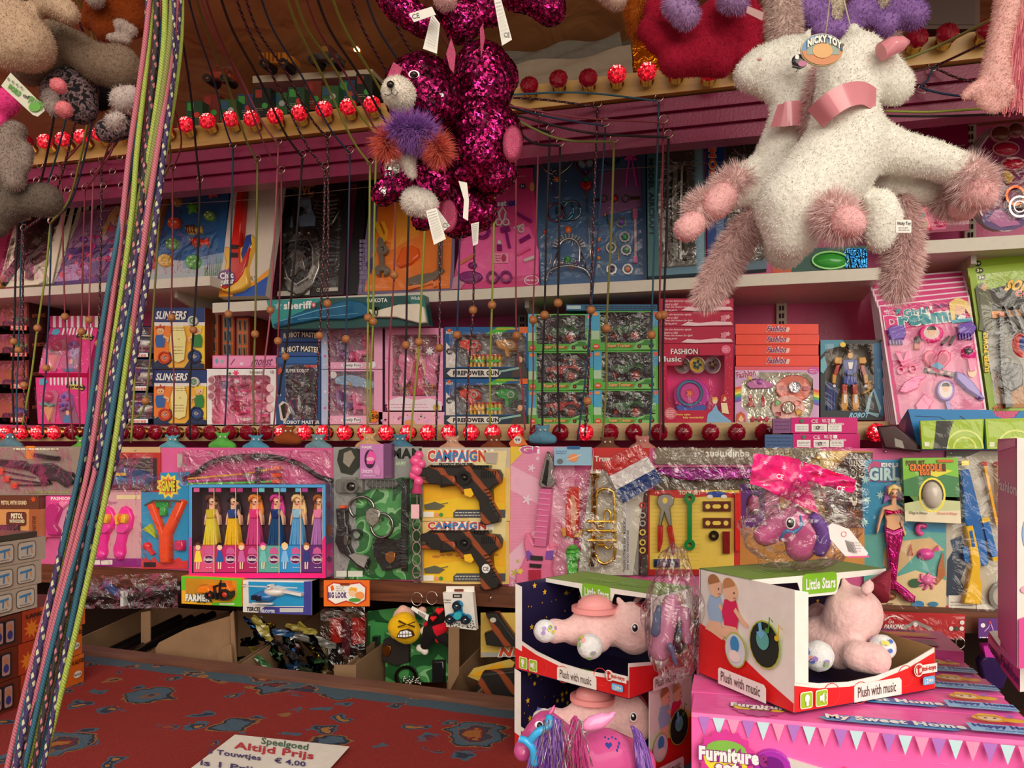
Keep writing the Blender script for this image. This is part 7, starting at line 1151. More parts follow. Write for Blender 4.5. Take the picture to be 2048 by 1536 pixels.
# spinner box
PSP=wall(1.91);t=Thing('spinner_box','white hanging box with a blue fidget spinner','toy box',PSP.at(925,1255));SQ=lerpf([(891,1182),(950,1182),(957,1257),(898,1250)]);b=MB(PSP);b.poly([SQ(*p)for p in((0,0),(1,0),(1,1),(0,1))],'d8d4cc',.02,0);b.poly([(895,1171),(951,1171),(951,1183),(895,1183)],'e0dcd4',.01,.008);b.h=.0204;b.rect(911,1185,929,1193,'201c1c');b.text('MAGIC',914,1187,926,1191,'d8d4cc');b.text('fidget',894,1195,908,1199,'605c58');b.text('spinner',894,1200,908,1204,'605c58');b.poly(rr(914,1175,933,1180,2),'7a4030')
for k in range(70):b.h=.0206;x,y=SQ(random.uniform(.03,.97),random.uniform(.72,.98));b.rect(x,y,x+2,y+2,'282424')
t.add('carton',b);b=MB(PSP);SB=('2888b8','metal')
for x,y in((922,1207),(908,1233),(939,1234)):b.line([(924,1226),(x,y)],16,SB,.03,.02);b.ell(x,y,10,10,SB,.034,.02,1)
for x,y in((922,1207),(908,1233),(939,1234)):b.ring(x,y,6.5,4,('1c1a1c','gloss'),.036);b.dome(x,y,3.5,3.5,('a8a4a0','metal'),.004,.034,8)
b.ell(924,1226,8.5,8.5,('38b0c0','glitter'),.037,.02,1);t.add('fidget_spinner',b)
# red parking card and lilac card, with key rings
c=card('toy_car_card','red header card with white car outline under the mermaid card',[(1740,1222),(1930,1228),(1928,1278),(1740,1272)],'a81820',pl=wall(1.93));B=c.b;B.line([(1768,1240),(1778,1233),(1790,1231),(1806,1238)],2,'d8d0d0');B.text('CAR',1776,1241,1788,1246,'d8d0d0');B.text('PARKING',1768,1248,1806,1257,'d8d0d0',sh=3,bold=.03);B.line([(1806,1256),(1830,1243),(1862,1258)],7,'8a8480');[B.ell(x,y,4.5,4.5,'d8d4cc')for x,y in((1830,1248),(1923,1244),(1901,1256),(1922,1256))];B.ell(1911,1256,4.5,4.5,'38443c');c.done('header_card');c.film(FILM,.004,6,.02,2)
for x in(1890,1918):c.toy('key_ring',lambda b,x=x:(b.tube([b.pl.at(x+9*math.cos(a),1284+11*math.sin(a),.01)for a in[i*math.pi/8 for i in range(17)]],.0012,M(*SV),5),[b.ball(b.pl.at(x-2+3*(k%2),1296+k*6,.01),.003,M(*SV),1)for k in range(6)]))
c=card('lilac_header_card','purple header card with flourish print beside the tall pink boxes',rc(1956,1236,2030,1276),'582878',pl=wall(1.93));c.b.ell(1965,1250,4.5,4.5,'e0dce0');c.b.line([(1968,1262),(1976,1254),(1980,1244),(1986,1262)],2,'c090d0');c.b.poly(starp(1979,1244,4),'c83838');c.b.greek(1958,1272,1994,1276,1,'e0d8e0',2);c.done('header_card')
# lilac play shoe below
t=Thing('play_set_bag','dark purple plastic toy hanging below the lilac header card','toy',wall(1.95).at(1965,1370));b=MB(wall(1.95));b.poly([(1950,1320),(1965,1300),(1995,1305),(2010,1340),(2000,1372),(1962,1372)],('2c1c48','gloss'),.03,0,6);b.poly([(1958,1285),(1998,1285),(1995,1310),(1962,1308)],('b83098','gloss'),.03,.0,1);t.add('toy_shoe',b)
# ---- plush key rings
def pk(px,py,r,d=1.915):return(W(px,py,d),r)
def keyring(px,py,t,d=1.925):b=MB();b.tube([W(px+11*math.cos(a),py+13*math.sin(a),d)for a in[i*math.pi/10 for i in range(21)]],.0013,M(*SV),5);b.tube([W(px,py+13,d),W(px+1,py+30,d)],.0012,M(*SV),4);t.add('key_ring',b)
t=Thing('emoji_plush','round yellow plush keychain with a grimacing face','plush toy',W(808,1290,1.9));me=body([[(W(808,1257,1.9),.036)],[(W(802,1254,1.9),.034)],[(W(815,1262,1.9),.034)],[(W(808,1250,1.9),.034)]],'e0a818',.005,4);t.mesh('plush_ball',me)
pf=wall(1.859);b=MB(pf);b.line([(797,1242),(812,1249),(796,1254)],2.4,'3a2410',.002,-.004);b.line([(829,1244),(815,1249),(829,1254)],2.4,'3a2410',.002,-.004);b.poly([(793,1275),(800,1261),(814,1258),(824,1262),(828,1272),(812,1277)],'3a2018',.002,-.006);b.h=.0024;b.poly([(796,1273),(801,1263),(814,1260),(823,1264),(825,1271),(812,1274)],'e8e0e0');[b.line([(800+k*6,1262),(800+k*6,1275)],1,'3a2018')for k in range(4)];b.line([(796,1268),(826,1267)],1,'3a2018');t.add('face',b);keyring(834,1198,t);b=MB(wall(1.87));b.poly([(822,1218),(825,1212),(858,1230),(855,1242)],'e0dcd8',.001,0);b.h=.0015;[b.line([(838+k*2,1222+k),(836+k*2,1230+k)],.9,'282424')for k in range(8)];t.add('paper_tag',b)
t=Thing('bear_keychain','pale pink plush keychain peeping out behind the yellow face','plush toy',W(800,1270,1.94));t.mesh('plush_body',body([[(W(808,1235,1.945),.03)],[(W(806,1218,1.94),.012)],[(W(844,1222,1.94),.013)],[(W(790,1268,1.94),.014)]],'d8a898',.005,4))
t=Thing('cat_keychain','black and white plush keychain with red wings and a red bow','plush toy',W(880,1290,1.92));t.mesh('plush_body',body([[pk(868,1240,.018),pk(885,1232,.018)],[pk(862,1262,.022),pk(850,1290,.013)],[pk(885,1275,.016),pk(905,1288,.013)]],'1c1818',.004,3));t.mesh('white_paws',body([[pk(840,1296,.011)],[pk(850,1303,.01)],[pk(848,1262,.012)],[pk(912,1293,.009)],[pk(905,1256,.009)],[pk(893,1238,.012)]],'d8ccc0',.004,3),label='white paws');t.mesh('red_wing',body([[pk(856,1250,.012),pk(875,1258,.018),pk(892,1252,.013)],[pk(880,1262,.014),pk(876,1280,.009)]],'c01828',.004,3),label='red wings');b=MB(wall(1.89));b.poly(heartp(880,1221,8),('d02028','matte'),.012,0,2);b.poly(heartp(868,1236,6),('d02028','matte'),.012,0,2);t.add('bow',b);keyring(864,1196,t)
# hook
b=MB();b.tube(curve([W(980,1188,1.955),W(982,1191,1.93),W(981,1198,1.925),W(978,1200,1.93)],4),.0016,M(*SV),5);Thing('cup_hook','small metal hook screwed into the brown beam beside the spinner box','hook',W(980,1190,1.955),mb=b)
# ================================================================ STORAGE CARTONS BELOW
def cpoly(P,d,m=CBOARD,back=.004):b=MB(wall(d));b.poly(P,m,0,-back);return b
def tray(name,lab,x0,x1,y0,y1,d0,d1,zb=.831,lo=None):
 # open carton: left x0, right x1 at the front plane d0, back at d1; y0 = top of the back, y1 = top of the front
 a=W(x0,y1,d0);c=W(x1,y1,d0);zt=W((x0+x1)/2,y0,d1).z;t=Thing(name,lab,'cardboard box',((a.x+c.x)/2,(d0+d1)/2,zb),'open storage cartons');th=.004
 b=MB();b.cuboid((a.x,d0,zb),(c.x,d0+th,a.z if lo is None else lo),CBOARD);t.add('front_panel',b)
 b=MB();b.cuboid((a.x,d1-th,zb),(c.x,d1,zt),CBOARD);t.add('back_panel',b)
 for x in(a.x,c.x-th):b=MB();zz=a.z if lo is None else lo;b.raw([(x,d0+th,zb),(x,d1-th,zb),(x,d1-th,zt),(x,d0+th,zz+(zt-zz)*.5),(x+th,d0+th,zb),(x+th,d1-th,zb),(x+th,d1-th,zt),(x+th,d0+th,zz+(zt-zz)*.5)],[(0,1,2,3),(4,5,6,7),(0,1,5,4),(1,2,6,5),(2,3,7,6),(3,0,4,7)],CBOARD);t.add('side_panel',b)
 b=MB();b.cuboid((a.x,d0,zb-.0),(c.x,d1,zb+.003),CBOARD);t.add('bottom_panel',b);return t
tray('storage_carton','open brown carton with black toy barrels at the left under the counter',100,278,1205,1335,1.80,2.2)
tray('storage_carton','open brown carton with slanting torn flaps in the middle',292,470,1215,1345,1.79,2.2)
tray('storage_carton','open brown carton full of shiny wrapped toys',478,676,1215,1372,1.77,2.2)
tray('storage_carton','open brown carton holding green police set cards',684,896,1240,1368,1.75,2.2)
tray('storage_carton','open brown carton holding desert pistol cards at the right',944,1120,1290,1388,1.70,2.2)
for P,d,lab in(([(282,1225),(300,1222),(300,1330),(282,1330)],1.9,'tall cardboard divider left of the torn flap'),([(311,1296),(318,1285),(372,1258),(460,1232),(462,1345),(312,1335)],1.8,'slanting torn cardboard flap'),([(434,1302),(462,1288),(466,1345),(434,1345)],1.76,'short cardboard piece with silver tape'),([(460,1228),(466,1222),(474,1345),(464,1345)],1.78,'narrow cardboard edge at the wrapped toys'),([(897,1255),(918,1255),(918,1348),(896,1388)],1.74,'bent cardboard edge under the spinner box'),([(668,1330),(712,1330),(712,1368),(668,1365)],1.75,'cardboard corner under the binocular bag')):
 Thing('cardboard_flap',lab,'cardboard',wall(d).at(P[-1][0],P[-1][1]),'torn cardboard flaps',mb=cpoly(P,d))
for i,(x,y)in enumerate(((191,1315),(217,1316),(243,1313),(265,1308))):
 t=Thing('toy_barrel',f'black toy gun barrel with red muzzle ring lying in the left carton, {ORD[i]} from left','toy',W(x,y,1.78),'toy barrels in the left carton');b=MB();p=W(x,y,1.83);q=p+Vector((.04,.3,.05));b.tube([p,q],.011,M(*BK),10);t.add('barrel',b);b=MB();b.tube([p+Vector((0,-.004,0)),p],.0115,M('a02818','gloss'),10);b.tube([p+Vector((0,-.0045,0)),p+Vector((0,-.004,0))],.006,M('100c0c'),8);t.add('muzzle_ring',b)
# wrapped toys heap: each bag a folded shiny packet
rg=random.Random(5)
cn={}
for k in range(52):
 if k<47:px,py,d=492+k*3.5,rg.uniform(1252,1362),rg.uniform(1.80,2.05)
 else:px,py,d=rg.uniform(385,432),rg.uniform(1310,1345),rg.uniform(1.81,1.85)
 p=W(px,py,d);a=rg.uniform(-1.2,.3);L_=rg.uniform(.05,.11);wv=rg.uniform(.008,.015);u=Vector((math.cos(a),rg.uniform(-.3,.3),math.sin(a)));v=Vector((-math.sin(a),rg.uniform(-.3,.3),math.cos(a)));b=MB();o=[];nn=Vector((0,-1,0))
 for i in range(9):
  for j in range(4):s_=i/8-.5;o.append(tuple(p+u*s_*L_+v*(j/3-.5)*wv*2*(.5+.5*math.cos(s_*2.4))+nn*rg.uniform(0,.012)))
 cl,nm=rg.choice([('16181a','black'),('121618','black'),('1c2a1c','dark green'),('28502c','green'),('1c3c60','blue'),('6a6864','silver'),('7a7030','olive'),('22242a','charcoal'),('141416','black')]);cn[nm]=cn.get(nm,0)+1;b.raw(o,[(i*4+j,i*4+j+1,i*4+j+5,i*4+j+4)for i in range(8)for j in range(3)],M(cl,'foil' if k%2 else 'gloss'),False)
 Thing('wrapped_toy',f'{nm} wrapped toy '+(f'in the carton under the helicopter box, {ORD[cn[nm]-1]} {nm} from left' if k<47 else f'beside the silver taped cardboard, {ORD[k-47]} of five'),'wrapped toy',p,'wrapped toys in the carton' if k<47 else 'wrapped toys beside the taped cardboard',mb=b)
# green police cards in the carton
for i,(P,d)in enumerate((([(736,1222),(800,1215),(905,1212),(905,1362),(740,1362)],2.03),([(742,1242),(788,1248),(790,1360),(740,1360)],2.0),([(770,1265),(902,1260),(898,1364),(772,1364)],1.97))):
 t=Thing('green_police_card',['rearmost green camouflage card in the carton','narrow pale green camouflage card in the carton','front camouflage card with handcuff and black pouch in the carton'][i],'toy card',W(P[-1][0]+30,1364,d),'green cards in the carton');b=MB(wall(d));b.poly(P,CAMO if i!=1 else M('3c8a48'),.003,0);t.add('backing_card',b)
 if i==1:b=MB(wall(d));b.line([(757,1270),(756,1358)],11,BK,.02);[b.line([(751,1290+k*6),(762,1290+k*6)],2,('3a3a3c','gloss'),.022,.01)for k in range(9)];t.add('toy_baton',b)
 if i==2:b=MB(wall(d));b.ring(815,1352,20,6,('5a5450','metal'),.012);t.add('handcuff',b);b=MB(wall(d));b.poly([(770,1278),(790,1268),(822,1280),(822,1322),(796,1330),(768,1320)],('2a2422','matte'),.014,0,2);b.poly([(770,1292),(778,1286),(787,1290),(786,1304),(778,1312),(770,1304)],('a86838','metal'),.018,.01,1);t.add('badge_wallet',b);b=MB(wall(d));[b.ball(b.pl.at(828+rg.uniform(-18,18),1358+rg.uniform(-8,8),.012),.003,M(*SV),1)for _ in range(40)];t.add('chain_heap',b,stuff=True);b=MB(wall(d));b.rect(868,1318,893,1362,BK,.02,0,3);t.add('toy_radio',b)
for i,(P,d)in enumerate((([(962,1225),(1052,1225),(1052,1312),(962,1314)],1.95),([(936,1352),(948,1336),(1020,1318),(1030,1325),(1020,1345),(960,1362)],1.86))):
 t=Thing('desert_pistol_card',['desert print card with a dark toy pistol standing behind the carton rim','tilted desert print card in the right carton'][i],'toy card',W(1000,P[-1][1],d),'desert cards in the right carton');b=MB(wall(d));b.poly(P,'c8a850',.003,0);b.h=.0034
 if i==0:b.rect(963,1304,1052,1313,'9a9890');b.text('NO',1002,1294,1052,1312,'c84828',bold=.05,sh=6,out='e8e4dc',ow=.1)
 else:b.poly([(940,1350),(1000,1326),(1012,1332),(960,1352)],'e0a020')
 t.add('backing_card',b)
 if i==0:b=MB(wall(d));b.poly([(976,1222),(1000,1222),(1034,1270),(1050,1266),(1050,1288),(1010,1290),(978,1286),(974,1262),(990,1256)],GUNM,.03,0,3);b.ell(993,1235,6,5,'b8b4a8',.031);t.add('toy_pistol',b)
b=MB(wall(1.8));b.poly([(948,1388),(970,1340),(1050,1332),(1060,1388)],GUNM,.03,0,4);Thing('toy_pistol','dark toy pistol lying low in the right carton','toy',W(1000,1388,1.8),mb=b)
# ================================================================ ON THE COUNTER
KK[0]=1.22
class LP:# local plane,coordinates in millimetres,y downwards
 def __init__(s,o,x,y):s.o=Vector(o);s.x=Vector(x).normalized()*.001;s.y=Vector(y).normalized()*.001;s.n=s.x.cross(s.y).normalized();s.n=-s.n if s.n.dot(EYE-s.o)<0 else s.n
 def at(s,x,y,h=0.):return s.o+s.x*x+s.y*y+s.n*h
DN=Vector((0,0,-1))
def S(px,py,z,r):return(D(px,py,z),r*z/F)
class Crate:
 def __init__(s,K,dirn,w_,dep,H):s.K=Vector(K);s.u=Vector((dirn.x,dirn.y,0)).normalized();s.v=Vector((-s.u.y,s.u.x,0));s.w,s.d,s.H=w_,dep,H
 def p(s,a,c,h):return s.K+s.u*a+s.v*c+UP*h
 def foot(s):return[s.p(0,0,0),s.p(s.w,0,0),s.p(s.w,s.d,0),s.p(0,s.d,0)]
def starbox(K,Rt_,open_right,lab,seed):
 w_,dp,H,th=.245,.19,.151,.0015
 d=Rt_-K;c=Crate(K,d,w_ if open_right else dp,dp if open_right else w_,H);rnd=random.Random(seed)
 # open face plane and side plane as seen from outside, left to right
 if open_right:OP=LP(c.p(0,0,H),c.u,DN);SP=LP(c.p(0,c.d,H),-c.v,DN);inn=c.v;x_=c.u
 else:OP=LP(c.p(0,c.d,H),-c.v,DN);SP=LP(c.p(0,0,H),c.u,DN);inn=c.u;x_=-c.v
 o0=OP.at(0,0);t=Thing('plush_music_box',lab,'toy box',c.p(c.w/2,c.d/2,0),'open star print boxes with plush unicorns');RED,WT,NV='d02020','e4e0da','241c40'
 def pan(name,P,m1,m2=None,n_=None):# thin panel
  b=MB();P=[Vector(q)for q in P];nn=(P[1]-P[0]).cross(P[-1]-P[0]).normalized()*th;b.raw(P,[range(len(P))],m1);b.raw([q-nn for q in P],[range(len(P))],m2 or m1);o=len(b.v)
  for i in range(len(P)):j=(i+1)%len(P);b.raw([P[i],P[j],P[j]-nn,P[i]-nn],[(0,1,2,3)],m1)
  return t.add(name,b)
 A=lambda x,y,i=0.:o0+x_*x+DN*y+inn*i
 pan('bottom_panel',[A(0,H,0),A(w_,H,0),A(w_,H,dp),A(0,H,dp)],NV,'a08060');pan('back_panel',[A(0,0,dp-.002),A(w_,0,dp-.002),A(w_,H,dp-.002),A(0,H,dp-.002)],NV)
 sh=[A(w_,0,dp*.85),A(w_,0,dp),A(w_,H,dp),A(w_,H,0),A(w_,.096,0),A(w_,.09,dp*.8)]if open_right else[A(0,0,0),A(0,0,dp),A(0,H,dp),A(0,H,0)]
 pan('far_side_panel',sh,NV if not open_right else 'a88458',NV)
 pan('top_panel',[A(0,0,dp*.42),A(w_,0,dp*.42),A(w_,0,dp),A(0,0,dp)],'6a9a30','e4e0da')
 b=MB(LP(A(0,0,dp*.42),x_,DN));b.poly([(w_*0,-.0),(w_*1000,0),(w_*1000,7),(158,9),(150,30),(88,30),(80,9),(0,7)],WT,.001);b.h=.0015;b.poly(rr(88,-2,150,26,6),'78b428');b.text('Little Stars',94,5,145,20,'f0f0e8',bold=.03);t.add('name_tab',b)
 b=MB(LP(A(0,.0004,dp*.42),x_,inn));b.pl.n=UP.copy();b.h=.0006;b.text('Little Stars',60,30,180,60,'88b458',bold=.03);t.add('top_print',b)if seed!=8 else 0
 # stars printed on the lining
 b=MB(LP(A(0,0,dp-.0045),x_,DN));b.pl.n=-inn
 for k in range(34):x,y,r_=rnd.uniform(4,240),rnd.uniform(4,130),rnd.choice([1,1.2,1.5,2,4,5.5]);b.h=.0003;b.poly(starp(x,y,r_),'e8b028')if r_>3 else b.ell(x,y,r_,r_,'a88030',n=8)
 t.add('lining_stars',b)
 if not open_right:
  b=MB(LP(A(.003,0,0),inn,DN));b.pl.n=x_
  for k in range(26):x,y,r_=rnd.uniform(20,180),rnd.uniform(5,100),rnd.choice([1.2,1.6,2,5,6]);b.h=.0003;b.poly(starp(x,y,r_),'e8b028')if r_>3 else b.ell(x,y,r_,r_,'a88030',n=8)
  t.add('lining_stars',b)
 top=[(0,112),(40,120),(90,124),(140,122),(195,112),(245,96)]if open_right else[(0,96),(50,112),(105,122),(160,124),(210,121),(245,117)]
 b=MB(OP);b.poly(top+[(245,151),(0,151)],WT,.0,-.0015);b.h=.0004;b.poly([(x,y+6)for x,y in top]+[(245,151),(0,151)],RED)
 for cx,cy in((60,136),(110,140),(190,128)):b.ring(cx,cy,14,.7,'d84038',b.h+.0002)
 fx=0 if open_right else 0;b.poly([(0,0),(22 if open_right else 16,4),(22 if open_right else 16,118),(0,114)],WT)
 b.h=.0012;b.poly(rr(96,127,182,160,4)[0:]if 0 else[(98,151),(98,131),(101,128),(178,128),(182,132),(182,151)],WT);b.text('Plush with music',104,132,174,146,'5a4038',bold=.01)
 ox=8 if open_right else 10
 for k in(0,1):b.poly(rr(ox+k*24,127,ox+20+k*24,148,3),'f0f0c8');b.poly(rr(ox+1.3+k*24,128.3,ox+18.7+k*24,146.7,2.5),'98b828')
 b.ell(ox+10,135,4,5,'f0f0e0');b.rect(ox+8,139,ox+12,144,'f0f0e0');b.poly([(ox+29,134),(ox+33,134),(ox+37,130),(ox+37,144),(ox+33,140),(ox+29,140)],'f0f0e0');b.line([(ox+39,132),(ox+41,137),(ox+39,142)],1,'f0f0e0')
 b.ell(210,121,9,9,WT);b.rect(212,115,244,127,WT);b.text('t',206,113,213,128,'b82820',bold=.02);b.ring(209,121,6.5,.8,'b82820',b.h+.0003);b.text('toi-toys',216,117,240,125,'b82820',bold=.03);b.poly(rr(216,131,238,142,3),'68b0e0');b.text('12M+',219,133.5,235,140,'e8f0f8',bold=.03);t.add('front_lip',b)
 # printed side: white above red, babies, round pictures
 b=MB(SP);W_=c.d*1000 if open_right else c.w*1000;b.poly([(0,0),(W_,0),(W_,151),(0,151)]if open_right else[(0,96),(62,106),(62,0),(W_,0),(W_,151),(0,151)],WT,0,-.0015);b.h=.0004;b.poly([(0,78),(60,92),(130,120),(W_,140),(W_,151),(0,151)]if open_right else[(0,102),(62,111),(70,96),(W_,62),(W_,151),(0,151)],RED);SK='e8b898'
 bx=40 if open_right else 105
 for q,(cx,sc2,hr)in enumerate(((bx,'98b8d8','a07048'),(bx+34,'d02858','b88458'))):
  b.h=.001+.001*q;b.poly([(cx-14,34),(cx+10,32),(cx+16,48),(cx+12,70),(cx-14,72),(cx-20,52)],sc2);b.poly([(cx-14,70),(cx+10,68),(cx+22,84),(cx+14,92),(cx-10,86),(cx-24,84)],SK);b.line([(cx+8,44),(cx+22,56),(cx+34,62)],7,SK);b.ell(cx,20,14,15,SK);b.poly(ellp(cx-3,14,13,11,14,0,150,350),hr);b.ell(cx+8,22,1.3,1.6,'382820',n=8);b.line([(cx+7,29),(cx+12,28)],1.2,'b85848')
 b.h=.004
 for cx,cy,r_,cl,c2 in(((W_-48),78,27,'5a7a30','1c2a24'),((W_-104),98,20,'c8b040','c8d0d8')):b.ell(cx,cy,r_+2,r_+4,'a8b840');b.ell(cx,cy,r_,r_+2,c2)
 b.ell(W_-50,72,12,13,'58a8a0');b.poly([(W_-58,52),(W_-52,50),(W_-50,62),(W_-44,61),(W_-52,72),(W_-62,64),(W_-56,63)],'68b0d8');b.ell(W_-104,90,9,11,'3888c0');b.ell(W_-104,106,12,8,'e8d8d0')
 for x,y in((W_-40,40),(W_-22,46)):b.ell(x,y+18,4,3.4,'d8b828' if x>W_-30 else '488838');b.line([(x+3,y+18),(x+5,y),(x+11,y+5)],2,'d8b828' if x>W_-30 else '488838')
 b.poly([(W_-136,151),(W_-136,131),(W_-132,128),(W_-44,128),(W_-40,132),(W_-40,151)],WT);b.text('Plush with music',W_-130,132,W_-48,146,'5a4038',bold=.01);t.add('side_panel',b)
 return t
ZT=EYE.z-.95*565/F
# pink house boxes standing one behind another
A0=G(1383,1424,ZT);B0=G(2048,1481,ZT);uu=(B0-A0).normalized();vv=Vector((-uu.y,uu.x,0));PK='e860a8'
def cgirl(b,x,y,s):b.poly(ellp(x,y,20*s,13*s,20),'e8b030');b.poly(ellp(x+24*s,y+4*s,12*s,8*s,12),'e8b030');b.ell(x-2*s,y+3*s,13*s,9*s,'f0c8a8');b.ell(x-6*s,y+3*s,1.8*s,2*s,'382018',n=8);b.ell(x+4*s,y+3*s,1.8*s,2*s,'382018',n=8);b.poly([(x-16*s,y-2*s),(x-10*s,y-11*s),(x+8*s,y-10*s),(x+14*s,y),(x+2*s,y-4*s),(x-8*s,y-1*s)],'e8b030');b.poly(flowerp(x+22*s,y-5*s,6*s),'9868b8')
for k in range(4):
 o=A0+vv*(.087*k)-uu*(.004*(k%2));c=Crate(o+DN*(ZT-CZ),uu,.40,.083,ZT-CZ);t=Thing('doll_house_box','pink My Sweet Home doll house box, '+['front one with house windows','second one from the front','third one from the front','rearmost one'][k],'toy box',c.p(.2,.04,0),'pink doll house boxes');b=MB();P=c.foot();b.prism(P,CZ,c.K.z+c.H,PK);t.add('carton',b)
 b=MB(LP(o+vv*.083,uu,-vv));b.h=.0006
 for q in range(60):b.h=.0006;x,y=random.uniform(3,390),random.uniform(3,80);b.line([(x,y),(x+14,y)],.7,'d04890')
 b.h=.001;b.poly(starp(80,50,34,16,.85)[:],'b04888');b.poly([(46,50),(60,42),(110,42),(118,50),(108,60),(56,60)],'e0c038');b.text('Furniture',48,38,116,52,'f0e8f0',bold=.05,out='7a3070',ow=.1);b.text('set',72,52,92,60,'f0e8f0',bold=.05,out='7a3070',ow=.1)
 b.poly([(150,70),(180,56),(300,58),(312,70),(300,80),(160,80)],'4890c8');b.text('My Sweet Home',160,58,302,77,'f0e8f0',bold=.05,out='3c4898',ow=.09)
 b.rect(318,48,398,76,'88b8e0');b.text('Happy Home',324,50,392,64,'2c3090',bold=.05);b.text('Play with your little princess',334,67,396,73,'4868b0');cgirl(b,350,28,1.);t.add('top_print',b)
 if k:continue
 FPn=LP(o,uu,DN);b=MB(FPn);b.h=.0006
 for q in range(70):b.h=.0006;x,y=random.uniform(2,386),random.uniform(16,200);b.line([(x,y),(x+12,y)],.6,'f088c0')
 b.h=.001;b.rect(0,0,400,6,'e878b4')
 for q in range(22):x=8+q*17.6;b.poly([(x,4),(x+15,4),(x+7.5,27)],['a870c0','b8d8e0','f090b8'][q%3])
 b.poly(starp(42,50,36,15,.86),'c83890');b.poly(ellp(42,50,27,22,16),'d8d038');b.poly(ellp(42,40,24,12,16),'78b048');b.text('Furniture',10,38,72,54,'f8f0f8',bold=.06,out='8a2878',ow=.11);b.text('set',30,56,54,68,'f8f0f8',bold=.06,out='8a2878',ow=.11);b.poly(starp(382,34,16,9,.8),'f0d8a8');b.poly(starp(382,34,14,9,.8),'e89828');b.text('3+',377,26,387,33,'8a3818',bold=.05);b.text('ages',373,35,391,42,'8a3818',bold=.04)
 t.add('front_print',b)
 b=MB(FPn);b.poly([(20,90),(60,50),(110,44),(190,62),(190,200),(20,200)],'c8c4c0',.004);[b.line([(24,66+q*8),(188,66+q*8)],1.2,'a8a4a0',.005,.004)for q in range(16)];t.add('toy_house_wall',b)
 b=MB(FPn);b.ell(96,56,22,20,('a030a8','gloss'),.008,0,1);b.ell(96,56,14,13,('702080','gloss'),.009);t.add('round_window',b)
 for x,y in((72,100),(192,80)):b=MB(FPn);b.poly(ellp(x,y,26,26,16,0,180,360)+[(x+26,y+60),(x-26,y+60)],('48a8e0','gloss'),.008);b.poly(ellp(x,y,20,20,16,0,180,360)+[(x+20,y+60),(x-20,y+60)],'a8b8c8',.0085);b.line([(x,y-22),(x,y+60)],3,('48a8e0','gloss'),.01);b.line([(x-20,y),(x+20,y)],3,('48a8e0','gloss'),.01);t.add('toy_window',b)
 b=MB(FPn);b.line([(120,100),(180,56),(250,90)],14,('e05090','gloss'),.012);t.add('toy_roof',b)
 b=MB(FPn);b.poly(rr(262,44,386,120,8),'586878',.004);t.add('window_recess',b);b=MB(FPn);[b.dome(x,y,16,14,('2878d0','gloss'),.012,.004)for x,y in((282,56),(306,60),(286,80),(340,58),(366,64),(350,84))];t.add('blue_furniture',b)
# a shallower pink box at the back of the row
o=A0+vv*.365+uu*.2;b=MB();c=Crate(o+DN*(ZT-CZ),uu,.2,.14,ZT-CZ+.012);b.prism(c.foot(),CZ,c.K.z+c.H,'c84490');t=Thing('pink_play_box','magenta box with an orange print at the far end of the doll house boxes','toy box',c.p(.1,.05,0));t.add('carton',b);b=MB(LP(c.p(0,.14,c.H),uu,-vv));b.h=.0006;b.rect(30,10,180,60,'d06088');b.ell(140,40,34,14,'d89048');b.text('Fashion',60,4,150,20,'5a2878',bold=.04);b.rect(60,80,170,120,'8a3868');t.add('top_print',b)
KR=G(1588,1425,ZT+.006);tb=starbox(KR,G(1865,1386,ZT),True,'open star print box at right, side with two babies, plush turned away',3)
KL=G(1258,1397,1.103);tl=starbox(KL,G(1392,1345,1.103),False,'upper open star print box of the left stack, plush unicorn facing right',5)
K2=KL-UP*.1515+(RT*-.004);tm=starbox(K2,G(1392,1345,1.103)-UP*.1515,False,'lower open star print box of the left stack behind the toy pony',8)
# plush unicorns in the boxes
PKP=M('f0b4b2','plush');WHP=M('d8dce0','plush');GLT=M('b04058','glitter')
def dots(t,c,r,seed):
 rg=random.Random(seed);b=MB();c=Vector(c)
 for k in range(7):
  d=((EYE-c).normalized()+Vector((rg.uniform(-.8,.8),rg.uniform(-.8,.8),rg.uniform(-.7,.7)))).normalized();p=c+d*(r+.0012);u=d.orthogonal().normalized();v=d.cross(u);b.raw([p+(u*math.cos(a*math.pi/4)+v*math.sin(a*math.pi/4))*r*.17 for a in range(8)],[range(8)],M(rg.choice(['e8a0a0','4868c0','c8c050','88b060','a080c0'])))
 t.add('sole_dots',b)
def eye(t,px,py,z,rx,ry):b=MB(PL(D(px,py,z),-(D(px,py,z)-EYE)));b.dome(px,py,rx*1.25,ry*1.25,('e8e0e0','matte'),.001);b.dome(px,py,rx,ry,('181418','gloss'),.004,0,14);b.ell(px-rx*.2,py-ry*.35,rx*.35,ry*.3,'f8f4f4',.0045);t.add('eye',b)
def horn(t,a,b_,r,m=GLT):b=MB();b.tube([Vector(a).lerp(Vector(b_),k/5)for k in range(6)],[r*(1-k/5.3)for k in range(6)],m,12);t.add('horn',b)
